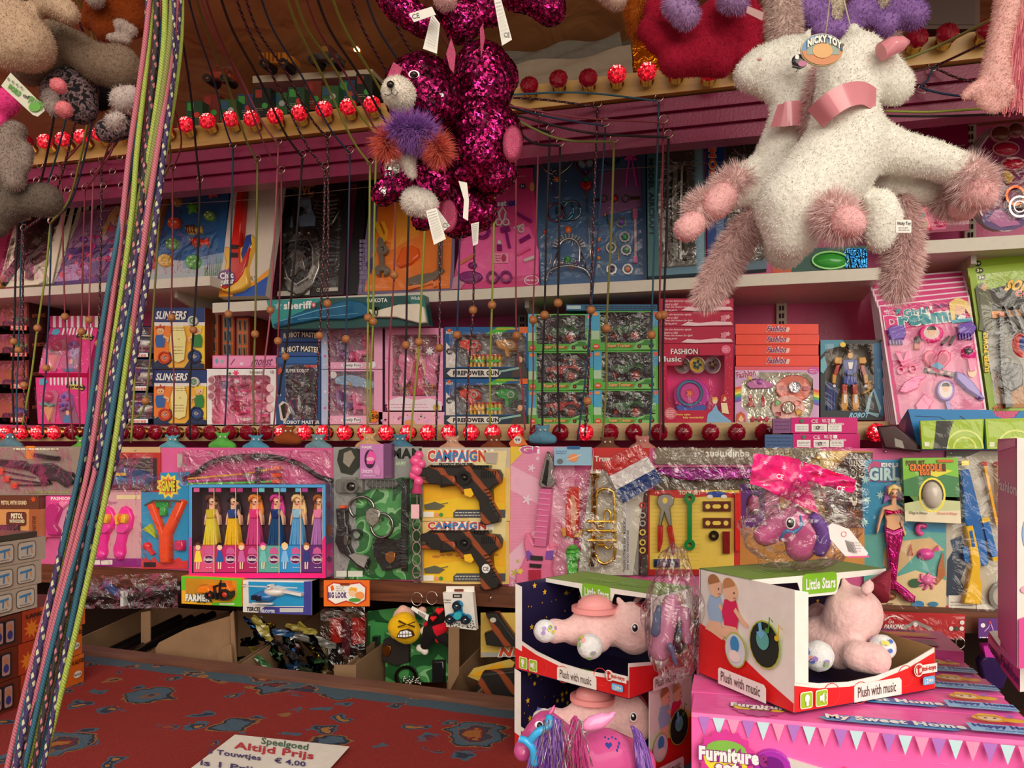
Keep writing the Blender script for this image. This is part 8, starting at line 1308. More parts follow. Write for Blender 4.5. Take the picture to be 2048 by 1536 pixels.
def star_uni(lab,dx,dy,z,foot2):
 q=lambda x,y,r,dz=0:S(x+dx,y+dy,z+dz,r)
 t=Thing('unicorn_plush',lab,'plush toy',D(1190+dx,1290+dy,z),'pink musical plush unicorns');t.mesh('plush_body',body([[q(1150,1262,30),q(1190,1252,42),q(1225,1258,36)],[q(1178,1235,32)],[q(1262,1250,47,-.01),q(1268,1268,42,-.015)],[q(1240,1205,9,-.02),q(1236,1196,7,-.02)],[q(1272,1200,8,.02),q(1286,1192,8,.02)],[q(1140,1262,17),q(1110,1262,26,-.01)],[q(1200,1285,22,-.03)]],PKP,.005,7))
 b=MB();a=D(1190+dx,1222+dy,z);b.tube([a,a+UP*.008],.040,M('e09090','gloss'),24);b.tube([a+UP*.008,a+UP*.016,a+UP*.024,a+UP*.028],[.031,.029,.02,.006],M('e49898','gloss'),24);t.add('light_dome',b)
 for i,(x,y,r,dz)in enumerate(((1090,1262,24,-.02),(1180,1293,27,-.055))):
  cc,rr_=q(x,y,r,dz);t.mesh('white_sole',body([[(cc,rr_)]],WHP,.005,2),label='white dotted sole');dots(t,cc,rr_*1.03,i+int(dy))
 horn(t,D(1283+dx,1225+dy,z-.02),D(1318+dx,1196+dy,z-.0),.019);eye(t,1270+dx,1256+dy,z-.063,6,8);return t
star_uni('pink plush unicorn lying in the upper left star box',0,0,1.36,0);star_uni('pink plush unicorn lying in the lower left star box',-3,178,1.36,0)
t=Thing('unicorn_plush','pink plush unicorn turned away in the right star box','plush toy',D(1700,1330,1.12),'pink musical plush unicorns');q=lambda x,y,r,z=1.12:S(x,y,z,r)
t.mesh('plush_body',body([[q(1706,1228,58),q(1702,1240,56)],[q(1690,1172,10),q(1686,1158,8)],[q(1732,1180,15,1.08),q(1738,1168,12,1.08)],[q(1640,1275,44,1.15),q(1668,1290,46,1.13),q(1680,1310,30,1.1)],[q(1715,1312,32,1.07),q(1750,1318,33,1.06)],[q(1636,1230,26,1.19)]],PKP,.005,7))
for i,(x,y,r,z)in enumerate(((1765,1295,27,1.07),(1636,1312,32,1.06))):cc,rr_=S(x,y,z,r);t.mesh('white_sole',body([[(cc,rr_)]],WHP,.005,2),label='white dotted sole');dots(t,cc,rr_*1.03,30+i)
horn(t,D(1750,1185,1.12),D(1781,1138,1.14),.021)
# --- toy pony at the front
t=Thing('toy_pony','pink plastic winged pony with purple tinsel mane in front of the left boxes','toy',D(1180,1600,.92));q=lambda x,y,r,z=.92:S(x,y,z,r);MP=M('c2508c','gloss')
t.mesh('pony_body',body([[q(1048,1502,23,.9),q(1066,1478,26),q(1092,1452,32),q(1120,1480,36),q(1150,1530,52,.94)],[q(1150,1530,52,.94),q(1210,1515,58,.96),q(1265,1530,48,.98)],[q(1100,1428,9,.9),q(1108,1412,6,.9)]],MP,.004,5,noise=0))
b=MB(PL(D(1080,1460,.875),FW*-1));b.dome(1078,1450,9,8,('e8e0e8','gloss'),.002);b.dome(1079,1450,6,7,('281c28','gloss'),.005);t.add('eye',b)
b=MB();BM=M('38a0d8','gloss');b.tube(curve([D(1040,1478,.875),D(1052,1482,.872),D(1066,1500,.872),D(1068,1530,.875)],5),.0042,BM,8);b.tube(curve([D(1060,1482,.872),D(1074,1466,.868),D(1096,1452,.87),D(1098,1434,.88)],5),.0045,BM,8);t.add('bridle',b)
def strands(t,name,n,root,flow,m,wd=.0007,seed=1,lab=None):
 rg=random.Random(seed);b=MB()
 for k in range(n):
  P=[];j=rg.uniform(-1,1);e=rg.uniform(.8,1.15);x0,y0,z0=root(rg.random())
  for i in range(6):u=i/5;x,y,z=flow(u*e,j);P.append(D(x0+x+rg.uniform(-1.5,1.5),y0+y+rg.uniform(-1.5,1.5),z0+z+rg.uniform(-.002,.002)))
  b.tube(curve(P,2),wd,m,3,cap=False)
 t.add(name,b,label=lab,stuff=True)
VIO=haircol('violet_hair',[(0,'4a2080'),(.6,'8858b8'),(1,'b088d0')]);ROS=haircol('rose_hair',[(0,'a01860'),(1,'d858a0')]);TIN=M('e0dce8','metal')
for nm,n,x0,m,sd,wdt in(('mane',240,1105,VIO,2,34),('rose_mane',110,1150,ROS,3,16)):strands(t,nm,n,lambda a,x0=x0,wdt=wdt:(x0+(a-.5)*wdt,1432+abs(a-.5)*20,.885),lambda u,j,x0=x0:(-14*u+j*30*u+(14*u if x0>1130 else 0),130*u**1.1-10*math.sin(u*3),-.012*math.sin(u*3)),m,.0009,sd)
strands(t,'tail',150,lambda a:(1262+a*12,1452+a*8,.94),lambda u,j:(26*u+j*16*u,120*u**1.3-16*math.sin(u*2.6),-.01*u),VIO,.0009,4);strands(t,'tinsel',18,lambda a:(1085+a*80,1440,.878),lambda u,j:(j*40*u,110*u,-.016),TIN,.0005,6)
t.mesh('wing',body([[q(1172,1452,12,.89),q(1200,1446,13,.89),q(1222,1432,8,.89),q(1229,1424,5,.89)],[q(1180,1440,9,.89),q(1205,1430,7,.89)]],M('e088b8','gloss'),.003,3));b=MB(PL(D(1218,1485,.893),FW*-1));b.poly(heartp(1217,1490,7),'283c90',.002);[b.ell(1210+k*7,1474+3*(k%2),2,1.6,'283c90',.002)for k in range(4)];[b.ell(1238-k*2,1486+k*7,2,3,'283c90',.002)for k in range(3)];t.add('flank_print',b)
# --- crumpled clear bags
def bag(name,lab,cx,cy,z,rx,ry,rz,seed,inner=None,topy=None):
 rg=np.random.RandomState(seed);V_,F_=ico(5);c=D(cx,cy,z);s=z/F;t=Thing(name,lab,'bag',D(cx,cy+ry,z));b=MB();w1=rg.uniform(-1,1,(14,3))*7;ph=rg.uniform(0,6,14);o=[]
 for v in V_:
  k=1+sum(abs(math.sin(w1[i][0]*v.x+w1[i][1]*v.y+w1[i][2]*v.z+ph[i]))for i in range(14))*.045-.4;p=1.0 if v.z<.1 else 1-.45*v.z;o.append(c+RT*(v.x*rx*s*k*p)+UP*(v.z*ry*s*k)+FW*(v.y*rz*k))
 b.raw(o,F_,FILMG,False);t.add('clear_film',b);return t
t=bag('clear_toy_bag','crumpled clear bag with a bright toy leaning between the star print boxes',1348,1225,1.17,60,135,.045,4);q=lambda x,y,r,z=1.2:S(x,y,z,r)
t.mesh('bagged_toy',body([[q(1345,1200,16),q(1330,1250,22),q(1320,1300,24)],[q(1372,1220,10),q(1375,1280,12)]],M('b87898','gloss'),.005,4));t.mesh('bagged_mane',body([[q(1318,1215,9,1.17),q(1310,1265,12,1.17)],[q(1340,1290,9,1.17),q(1352,1330,7,1.17)]],M('4a5878','gloss'),.005,4))
t=bag('pony_bag','clear bag holding a pink and blue toy pony on top of the right star box',1600,1050,1.13,118,92,.06,9);q=lambda x,y,r,z=1.14:S(x,y,z,r)
t.mesh('bagged_pony',body([[q(1530,1070,24),q(1560,1050,30),q(1590,1042,30),q(1620,1070,34),q(1600,1095,30)],[q(1585,1010,8),q(1590,995,5)]],M('c85a90','gloss'),.005,4));t.mesh('blue_bridle',body([[q(1560,1078,5,1.105),q(1572,1060,5,1.1),q(1590,1066,5,1.1),q(1604,1050,5,1.1),q(1600,1030,5,1.1)]],M('3070a8','gloss'),.004,2));t.mesh('violet_mane',body([[q(1630,1035,14,1.12),q(1650,1070,18,1.12),q(1640,1100,16,1.12)]],VIO,.005,3));eye(t,1581,1046,1.10,8,10)
def crump(name,t,P,z,m,seed,lab=None,n=8,dz=.012):
 f=lerpf(P);rg=random.Random(seed);b=MB();o=[]
 for j in range(n+1):
  for i in range(n+1):x,y=f(i/n,j/n);o.append(D(x+rg.uniform(-2,2),y+rg.uniform(-2,2),z+rg.uniform(-dz,dz)*.5+.01*math.sin(i*1.3+j)))
 b.raw(o,[(j*(n+1)+i,j*(n+1)+i+1,(j+1)*(n+1)+i+1,(j+1)*(n+1)+i)for j in range(n)for i in range(n)],m,True);return t.add(name,b,label=lab)
HM=M('d82878','gloss');crump('left_header',t,[(1508,906),(1600,918),(1638,1028),(1500,966)],1.12,HM,1,'magenta header flap');crump('right_header',t,[(1606,922),(1712,958),(1706,988),(1612,962)],1.13,HM,2,'magenta header strip');crump('clear_neck',t,[(1500,950),(1712,985),(1670,1050),(1510,1050)],1.125,FILMG,3,None,14,.03)
b=MB(PL(D(1560,960,1.100),FW*-1));b.h=.001
for x,y in((1530,925),(1568,935),(1600,952),(1596,990),(1640,945)):b.h=.001;b.poly(flowerp(x,y,5,5,.6),'f0a0c8')
b.text('CE',1552,948,1566,958,'f0c8d8',rot=14);b.text('CE',1672,972,1688,984,'f0c8d8',rot=14);t.add('header_print',b)
b=MB(PL(D(1690,1080,1.04),FW*-1));b.poly([(1656,1052),(1664,1046),(1698,1058),(1736,1106),(1732,1114),(1690,1112),(1660,1078)],'d8d0d0',.0006);b.h=.001;b.ring(1687,1068,5,1,'c05858',.0012);[b.line([(1690+k*2,1080+k*.5),(1697+k*2,1103+k*.5)],.9,'403838')for k in range(8)];b.greek(1702,1082,1722,1104,4,'807878');b.line([(1692,1113),(1735,1112)],3,'d84888');t.add('paper_label',b)
# --- tall pink boxes at the right edge
for i,(a,c_,e,y0,y1,dz)in enumerate((((1997,1.16),(2034,1.0),(2200,1.06),876,1335,0),((1978,1.32),(2004,1.2),(2200,1.26),1300,1442,.01),((2002,1.2),(2040,1.08),(2200,1.12),1325,1442,.0))):
 Pa,Pc,Pe=(D(x,HY,z)for x,z in(a,c_,e));z1=EYE.z-(y0-HY)*c_[1]/F;z0=EYE.z-(y1-HY)*c_[1]/F;t=Thing('tall_pink_box',['large pink and white box at the right edge, topmost','narrow pink Fashion box spine behind, under the large one','front pink Fashion box spine under the large one'][i],'toy box',(Pc.x,Pc.y,z0),'pink boxes at the right edge');b=MB();Pf=Pe+(Pa-Pc);z0=max(z0,ZT+.002)if i else z0
 b.prism([Pa,Pc,Pe,Pf],z0,z1,'d8d4d0');t.add('carton',b);b=MB(LP((Pa.x,Pa.y,z1),Pc-Pa,DN));wd=(Pc-Pa).length*1000;hh=(z1-z0)*1000;b.h=.0005;b.rect(0,0,wd,hh,'c04890');b.text('Fashion',4,hh*(.2 if not i else .45),wd-2,hh*(.2 if not i else .45)+15,'e0d0e0' if i==0 else '4a2c68',bold=.03);b.poly([(0,6),(wd,0),(wd,10),(0,18)],'d888b8');t.add('spine_print',b)
 if i==0:b=MB(LP((Pc.x,Pc.y,z1),Pe-Pc,DN));b.h=.0005;b.ell(22,120,14,22,'88a8d8');b.ell(22,120,10,17,'e0e0f0');b.ell(24,124,5,8,'4a2878');b.ell(16,190,12,5,'e0a0b8');b.poly([(0,226),(80,214),(80,288),(0,288)],'d04890');t.add('front_print',b)
# --- stacks at the left
f0=G(0,1431,CZ);f1=G(167,1363,CZ);du=(f1-f0).normalized();st=f0-du*.12;ln=(f1-st).length
for k in range(3):
 z0=CZ+.0665*k;off=[0,-.006,.004][k];c=Crate(Vector((st.x,st.y,z0))+du*off,du,ln,.2,.066);t=Thing('orange_game_box','brown and orange toy box with blue framed pictures, '+['lowest','middle','top'][k]+' of the orange stack','toy box',c.p(ln/2,.1,0),'orange boxes at the left');b=MB();b.prism(c.foot(),z0,z0+.065,'5a2414');t.add('carton',b);b=MB(LP(c.p(0,0,.066),du,DN));L1=ln*1000;b.h=.0005;b.rect(L1*.62,0,L1,65,'b85818');b.rect(L1*.48,0,L1*.62,65,'9a3418');b.poly(starp(L1*.55,40,22,9,.5),'c87020')
 for j in(0,1):x=L1*.3+j*26-6;b.poly(rr(x-3,8,x+24,58,5),'201c20');b.poly(rr(x,12,x+20,54,4),'9a7a78');b.ell(x+10,40,7,9,'30306c');b.ell(x+9,24,6,7,'a86848')
 b.text('LANÇA' if k==2 else '+ 6 ALVOS',L1*(.5 if k==2 else .86),8,L1*(.66 if k==2 else .985),18,'2c1408',bold=.05);b.ell(L1*.93,42,13,8,'c8c4b8');b.text('lança',L1*.9,38,L1*.96,46,'50483c');t.add('front_print',b)
for k in range(3):
 z0=CZ+.201+.0505*k;c=Crate(Vector((st.x,st.y,z0))+du*(-.05+.012*k),du,ln-.09,.2,.05);t=Thing('white_game_box','white carton printed with framed blue toy guns, '+['lowest','middle','top'][k]+' of the white stack','toy box',c.p(.1,.1,0),'white boxes at the left');b=MB();b.prism(c.foot(),z0,z0+.0495,'a89c8c');t.add('carton',b);b=MB(LP(c.p(0,0,.05),du,DN));b.h=.0005
 for j in range(4):x=(ln-.09)*1000-58-j*62-10*k;b.poly(rr(x,6,x+50,44,8),'5a5048');b.poly(rr(x+2,8,x+48,42,7),'b8b0a4');b.line([(x+8,20),(x+40,17)],5,'3c78a8');b.line([(x+26,18),(x+25,34)],4,'3c78a8');b.line([(x+34,20),(x+38,32)],3,'c88848');b.greek(x+8,35,x+36,40,1,'605850',1.4)
 t.add('front_print',b)
b=MB();c=Crate(Vector((st.x,st.y,CZ+.3528))-du*.02,du,ln-.12,.2,.01);b.prism(c.foot(),c.K.z,c.K.z+.012,M('40382f','gloss'));Thing('flat_dark_box','flat dark glossy box lying on top of the white stack','toy box',c.p(.1,.1,0),mb=b)
# ================================================================ HANGING PLUSH TOYS
KK[0]=1.0
def strap(P,wpx,m):
 b=MB();C_=curve([D(*p)for p in P],5);o=[]
 for i,p in enumerate(C_):t_=(C_[min(i+1,len(C_)-1)]-C_[max(i-1,0)]).normalized();n_=t_.cross(FW).normalized();o+=[p+n_*wpx*.0004,p-n_*wpx*.0004]
 return b.raw(o,[(2*i,2*i+1,2*i+3,2*i+2)for i in range(len(C_)-1)],m,True)
def plate(z,P,m,th=.001):b=MB(PL(D(P[0][0],P[0][1],z),FW*-1));b.poly(P,m,th,0);b.h=th+.0004;return b
def plush(name,lab,hang,chains,col,z,fur_n=0,fl=.008,sm=6,vox=.005,cat='plush toy',group=None,drop=.4,mat=None):
 t=Thing(name,lab,cat,D(hang[0],hang[1],z),group);q=lambda c:[S(x,y,z+(r[1]if isinstance(r,tuple)else 0),r[0]if isinstance(r,tuple)else r)for x,y,r in c]
 m=mat or M(col,'plush');me=body([q(c)for c in chains],m,vox,sm);
 if fur_n:f=fur(me,fur_n,fl,.0006,m,len(lab),drop);t.mesh('fur',f,stuff=True)
 t.mesh('plush_body',me);return t
def add(t,nm,chains,m,z,lab=None,fur_n=0,fl=.01,vox=.005,sm=5,drop=.3):
 if nm in('hoof','ear','white_patch','ankle_fur')and len(chains)>1:
  for ch in chains:add(t,nm,[ch],m,z,lab,fur_n//len(chains),fl,vox,sm,drop)
  return
 q=lambda c:[S(x,y,z+(r[1]if isinstance(r,tuple)else 0),r[0]if isinstance(r,tuple)else r)for x,y,r in c]
 m=M(m,'plush')if isinstance(m,str)else m;me=body([q(c)for c in chains],m,vox,sm)
 if fur_n:t.mesh('fur',fur(me,fur_n,fl,.0006,m,3,drop),stuff=True)
 t.mesh(nm,me,label=lab)
CR,LPK,HPK='f4f0e2','f6cecc','f0b4b6'
# rear unicorn, looking left
t=plush('unicorn_plush','white hanging plush unicorn looking left, rear one with its eye in view',(1590,70),[[(1500,150,34),(1530,138,46),(1580,130,56),(1600,160,50)],[(1530,165,30),(1556,182,30),(1585,200,42)],[(1590,200,44),(1580,260,48),(1560,330,56),(1570,420,62),(1570,500,40)],[(1555,320,38),(1510,345,32),(1475,362,28)],[(1520,380,26),(1430,405,26)],[(1612,80,12),(1618,60,8)]],CR,1.24,14000,.0035,12)
add(t,'ankle_fur',[[(1478,362,27),(1455,378,28)],[(1412,405,22),(1398,422,24)]],LPK,1.235,'pale pink ankle fur',5000,.016);add(t,'hoof',[[(1446,394,30),(1432,410,31)],[(1388,446,25),(1374,458,27)]],HPK,1.225,'pink hooves',1500,.003)
add(t,'tail',[[(1505,440,22),(1470,490,26),(1440,545,26),(1412,592,20)]],LPK,1.25,'long pink tail',9000,.016,drop=.8);add(t,'mane',[[(1646,130,14),(1630,190,16),(1618,250,16)]],LPK,1.19,'pale pink mane',3000,.016,drop=.8)
t.add('collar',strap([(1548,232,1.2),(1570,228,1.185),(1600,226,1.185),(1622,232,1.2)],46,M('dc8c98','gloss')));b=MB(PL(D(1598,122,1.178),FW*-1));b.dome(1598,123,15,15,('281c20','gloss'),.004);b.ell(1603,130,9,6,'c06890',.0045);b.ell(1592,117,4,5,'f4f0f0',.005);b.line([(1584,134),(1600,138),(1611,132)],2,'281c20',.0044);b.line([(1596,138),(1592,144)],1.5,'281c20',.003);t.add('eye',b);b=MB(PL(D(1518,118,1.2),FW*-1));b.dome(1519,119,5,3,('e0a0a0','plush'),.002);t.add('nostril',b)
# front unicorn, back towards us
t=plush('unicorn_plush','white hanging plush unicorn seen from behind, front one with stretched legs',(1700,50),[[(1788,172,40),(1760,150,46),(1715,115,50),(1690,160,50)],[(1690,140,54),(1690,220,62),(1690,300,84),(1650,350,84),(1590,410,78),(1585,470,52)],[(1735,290,56),(1790,305,44),(1860,318,38),(1915,335,34),(1948,360,30)],[(1640,400,60),(1672,430,40)],[(1708,74,18),(1706,56,13)],[(1760,410,34),(1768,440,38),(1758,482,26)],[(1770,372,(30,.05)),(1850,385,(26,.05)),(1905,398,(24,.05))]],CR,1.13,20000,.0035,12)
add(t,'ankle_fur',[[(1940,352,30),(1950,372,33)],[(1668,428,(36,-.05)),(1682,440,(34,-.06))],[(1895,400,(24,.05)),(1905,405,(24,.05))]],LPK,1.12,'pale pink ankle fur',7000,.017);add(t,'hoof',[[(1952,384,32),(1966,390,30)],[(1692,442,(32,-.07)),(1705,448,(28,-.075))],[(1918,415,(24,.04)),(1932,420,(22,.04))]],HPK,1.115,'pink hooves',1800,.003)
add(t,'tail',[[(1800,400,22),(1812,460,24),(1806,520,28),(1796,572,24)]],LPK,1.18,'long pink tail',9000,.016,drop=.8)
t.add('collar',strap([(1630,238,1.09),(1655,214,1.065),(1690,192,1.06),(1725,186,1.07),(1752,200,1.09)],40,M('dc8c98','gloss')));b=MB();b.tube([D(1762,104,1.08),D(1784,92,1.08),D(1804,87,1.08),D(1818,84,1.08)],[.012,.0125,.010,.003],M('e0909c','gloss'),12);t.add('horn',b)
b=plate(1.06,rr(1791,440,1822,466,2),'e4e0d8');b.text('Nicky Toy',1794,444,1820,452,'383030',bold=.03);b.greek(1796,454,1818,463,2,'585050');t.add('sewn_label',b)
PZ=PL(D(1643,101,1.04),FW*-1);b=MB(PZ);b.ell(1643,101,43,33,'d8c89a',.002,0,1,28);b.h=.0025;b.ell(1643,101,41,31,'5888b8');b.poly(ellp(1643,101,41,31,20,0,5,175),'c8783c');b.poly([(1612,92),(1640,84),(1676,92),(1676,112),(1612,112)],'8a9a8a');b.ell(1643,104,20,15,'d8a058');b.text('NICKY TOY',1613,74,1674,88,'f0ece0',bold=.06,out='4a3020',ow=.1,arc=10);Thing('toy_badge','round paper badge lettered in white over the plush unicorn heads','tag',PZ.at(1643,101),mb=b)
b=MB();b.tube([D(1650,72,1.04),D(1655,40,1.1),D(1662,-30,1.15)],.0012,M('c8c0b0'),4);b.tube([D(1700,50,1.13),D(1690,10,1.14),D(1680,-30,1.15)],.0012,M('c8c0b0'),4);Thing('hanging_string','thin white string holding the plush unicorns','string',D(1662,-30,1.15),mb=b)
plush('furry_leg_plush','pale pink furry plush leg dangling above the left-looking unicorn',(1568,0),[[(1560,-40,26),(1566,20,28),(1570,70,28),(1566,92,20)]],'e6cfc8',1.3,7000,.012,drop=.7);plush('furry_leg_plush','narrow pale pink plush leg behind the unicorn horn',(1780,40),[[(1770,10,14),(1778,70,18),(1782,120,16)]],'dcc0bc',1.4,2500,.01)
for lab,ch,col in(('lilac round plush paws in a bunch above the unicorns',[[(1610,20,28),(1640,26,26)],[(1715,30,30),(1735,18,24)],[(1800,20,32),(1828,30,28)],[(1770,2,20)],[(1640,60,22),(1700,62,20)],[(1770,50,24)]],'9a74b8'),('cream fluffy plush paws in a bunch above the unicorns',[[(1670,0,18),(1662,40,20)],[(1750,6,22),(1790,0,18)]],'e0d4c0')):
 plush('plush_bunch',lab,(1700,0),ch,col,1.32,5000,.006)
# red and lilac bunch
t=plush('red_plush','dark red hanging plush with many petals and limbs left of the unicorns',(1400,0),[[(1300,60,26),(1322,80,30),(1345,70,26)],[(1350,120,34),(1400,110,40),(1440,130,26)],[(1310,20,24),(1340,10,30)],[(1430,40,26),(1445,70,26),(1448,85,22)],[(1490,20,28),(1510,50,26),(1500,70,20)],[(1435,110,24),(1440,128,22)],[(1480,110,24),(1500,130,20)],[(1400,60,34),(1460,10,36),(1500,90,26)]],'a81c38',1.55,9000,.004)
plush('lilac_plush_paw','lilac plush paws hanging over the red bunch',(1370,0),[[(1350,10,24),(1372,30,26)],[(1460,0,24),(1478,6,20)]],'b894c8',1.48,3000,.008);plush('orange_plush','orange and brown plush hair between the red limbs',(1410,40),[[(1408,50,10),(1404,90,9)],[(1268,0,20),(1275,60,14)]],'b8601c',1.6,2500,.014,drop=1.2);t.add('paper_tag',plate(1.44,[(1495,12),(1528,26),(1524,42),(1492,26)],'c89a9a'))
plush('beige_plush_foot','beige plush foot hanging at the top between cats and red bunch',(1225,0),[[(1210,-20,24),(1232,0,22)]],'c8a898',1.5,1500,.004)
# sequin cats
def cat(lab,hang,chains,z,ns,silver=None,seed=1):
 t=Thing('sequin_plush',lab,'plush toy',D(hang[0],hang[1],z),'magenta sequin plush toys');q=lambda c:[S(x,y,z+(r[1]if isinstance(r,tuple)else 0),r[0]if isinstance(r,tuple)else r)for x,y,r in c]
 me=body([q(c)for c in chains],M('38101f','matte'),.006,5);sv=[(tuple(D(x,y,z-rz)),r)for x,y,rz,r in(silver or[])];t.mesh('sequins',sequins(me,ns,.0031,seed,sv),stuff=True);t.mesh('plush_body',me);return t
t=cat('magenta sequin plush cat with white muzzle and purple neck fur, facing left',(860,120),[[(842,186,74),(856,200,68)],[(800,165,30)],[(828,290,42),(835,340,40)],[(790,312,22),(786,340,24),(798,376,25)],[(765,389,24)],[(850,308,22),(848,345,24),(839,376,24)],[(875,330,20),(880,376,25)],[(903,115,12)]],1.15,7500,[(880,150,.07,.022),(893,180,.05,.014),(785,330,.02,.018),(765,385,.02,.01)],3)
add(t,'muzzle',[[(794,184,(31,-.035)),(800,190,(32,-.03))]],'e8e0d4',1.13,'white muzzle',3500,.003);b=MB(PL(D(790,180,1.07),(D(790,180,1.07)-EYE)*-1));b.dome(781,169,8,8,('181416','gloss'),.006,-.006);b.line([(783,178),(783,186),(777,192),(769,188)],1.6,'282020',.001,-.004);b.line([(783,186),(790,192),(796,184)],1.6,'282020',.001,-.004);t.add('nose_and_mouth',b);b=MB(PL(D(828,148,1.095),FW*-1));b.ell(828,149,11,8,('c88c98','metal'),.001);b.dome(828,150,9,7,('140c10','gloss'),.006);t.add('eye',b)
GE=M('c8587c','glitter')
for P in([(775,158),(788,128),(806,140),(800,156)],[(893,112),(903,80),(912,110),(908,150),(900,140)]):t.add('ear',plate(1.1,P,GE,.006))
add(t,'belly',[[(812,290,(26,-.03)),(812,315,(20,-.04)),(824,350,(12,-.035))],[(830,402,30),(850,408,28)]],'dcd4cc',1.14,'white belly',2500,.003)
for nm,c_,ch in(('purple_neck_fur','9a68b8',[[(792,262,14),(820,262,18),(850,268,15)]]),('coral_neck_fur','d86858',[[(770,275,10),(776,300,8)],[(868,284,10),(882,308,8)]])):add(t,nm,ch,c_,1.075,None,4500,.02,drop=.5)
t=cat('magenta sequin plush cat seen from behind, right one of the middle pair',(960,90),[[(965,140,55),(968,170,60)],[(955,255,64),(975,275,70),(965,305,64)],[(1012,140,22),(1018,160,20)],[(1000,345,34),(985,365,28)],[(925,345,34)]],1.2,9000,[(990,190,.07,.012)],4)
b=MB(PL(D(1025,288,1.15),(FW*-1-RT*-.5)));b.dome(1025,288,20,38,GE,.012);t.add('paw_sole',b);t.add('ear',plate(1.13,[(960,60),(966,50),(970,80),(962,118)],GE,.004));t.add('sewn_label',plate(1.1,[(917,362),(934,366),(938,400),(936,442),(926,436),(928,400)],'d8d4cc'))
t=cat('magenta sequin plush cat hanging lowest, partly hidden, with pink ear patches',(940,370),[[(935,405,50),(950,420,44),(915,440,36)],[(845,440,22),(860,430,22)]],1.26,5000,None,5);b=MB(PL(D(893,430,1.2),FW*-1));b.dome(895,432,20,34,GE,.008);t.add('ear_patch',b)
def sheettag(t,P,z,ce):b=plate(z,P,'dcd8d0');x0=min(p[0]for p in P);x1=max(p[0]for p in P);y0=min(p[1]for p in P);y1=max(p[1]for p in P);f=lerpf(P[:2]+P[-2:][::1]);b.text('CE',*ce,'302828',bold=.0)if ce else None;[b.line([f(.12,v),f(.88,v)],.9,'a09c98')for v in[k/12 for k in range(1,11)]];t.add('paper_tag',b)
sheettag(t,[(852,422),(873,416),(892,478),(868,490)],1.08,None);sheettag(t,[(874,418),(880,424),(900,452),(888,462)],1.1,(886,446,898,456));sheettag(t,[(942,448),(958,444),(956,488),(946,492)],1.2,None)
t=cat('magenta sequin plush at the top left, cut off by the frame',(850,0),[[(800,10,34),(820,30,28),(850,50,26)],[(780,-6,28)]],1.2,3500,None,6);sheettag(t,[(864,26),(880,48),(874,108),(846,98)],1.1,None);b=plate(1.08,[(818,28),(864,14),(872,30),(828,45)],'dcd8d0');b.text('CE',824,28,840,38,'302828',rot=-14,bold=0);t.add('ce_tag',b)
t=cat('magenta sequin plush at the top middle with beige muzzle, cut off by the frame',(930,0),[[(905,20,36),(935,40,34),(920,60,28)],[(975,10,32),(985,30,22)]],1.22,4500,[(935,40,.04,.014)],7);add(t,'muzzle',[[(890,-4,26)]],'d8a8a8',1.16,'pink muzzle',800,.003)
sheettag(t,[(988,0),(1002,-2),(1024,80),(1004,92)],1.1,(1008,66,1020,76));cat('dark magenta sequin plush limb at the top right of the cats',(1100,0),[[(1030,-10,30),(1070,-4,30),(1100,18,32)]],1.25,3000,None,8)
# left group
t=plush('elephant_plush','large beige plush elephant leg at the upper left corner',(30,0),[[(30,50,50),(55,90,52),(20,100,40)],[(95,0,30),(130,20,24),(140,30,20)]],'b89c84',1.2,6000,.003);t=plush('elephant_plush','taupe plush leg stretched diagonally above the leopard plush',(110,60),[[(105,75,34),(150,98,36),(195,128,38),(238,135,44)],[(60,130,40),(100,110,36)]],'7c6858',1.28,6000,.003)
plush('orange_plush','dark orange plush limbs hanging behind at the upper left',(220,0),[[(200,20,32),(215,60,26)],[(250,10,40),(262,40,34)],[(180,40,20)]],'7a3410',1.5,4000,.003);plush('white_plush_fin','white plush fins hanging among the orange limbs',(250,40),[[(240,50,14),(265,62,12)],[(220,75,10),(255,82,9)],[(190,-4,20)]],'a8948c',1.45,1500,.003)
t=plush('leopard_plush','leopard print plush with pink round ears and white face',(150,140),[[(130,190,46),(150,175,44),(160,215,34)],[(215,262,25),(245,252,26)]],'',1.3,0,mat=LEO);add(t,'ear',[[(118,172,(17,-.05)),(112,168,(14,-.05))],[(128,219,(18,-.06))]],'d87880',1.27,'pink ears',800,.002);add(t,'white_patch',[[(102,192,18),(106,215,16)],[(246,200,26),(262,190,20)],[(228,243,(18,-.04)),(238,236,(14,-.04))]],'b8a8a4',1.27,'white face and sole',1500,.005);plush('black_plush','black plush limbs between the leopard plush and cord bundle',(190,150),[[(190,165,28),(200,200,22)],[(30,10,30)]],'141012',1.4,2000,.004)
b=plate(1.15,[(3,172),(22,146),(88,212),(90,222),(76,234),(66,230)],'c8c4b0');b.h=.002;b.text('WORLD',16,176,44,186,'4a8c28',rot=38,bold=.06);b.text('of',48,190,62,198,'303028',rot=30,bold=.03);b.text('PLUSH',60,200,88,214,'4a8c28',rot=30,bold=.06);b.ell(72,216,12,9,'5a9a30');[b.ell(20+k*9,160+k*6,2.4,2.4,'6a7a58')for k in range(4)];Thing('plush_tag','white and green cardboard tag lettered World of Plush at the leopard plush','tag',D(40,190,1.15),mb=b)
plush('pink_plush_ball','hot pink plush ball at the left edge',(0,180),[[(10,205,28)],[(-5,250,20)]],'d83c80',1.22,1000,.003)
plush('elephant_plush','grey plush elephant with hanging trunk at the left edge',(10,240),[[(30,262,22),(14,290,30),(22,325,28),(28,362,22)],[(52,300,16),(50,330,14)]],'8c7c74',1.22,4000,.003);plush('elephant_plush','grey plush leg with round foot below the trunk at the left edge',(30,370),[[(-5,420,40),(40,402,30),(75,400,34),(90,400,34)],[(0,350,24),(-8,450,26)]],'62564e',1.26,4000,.003)
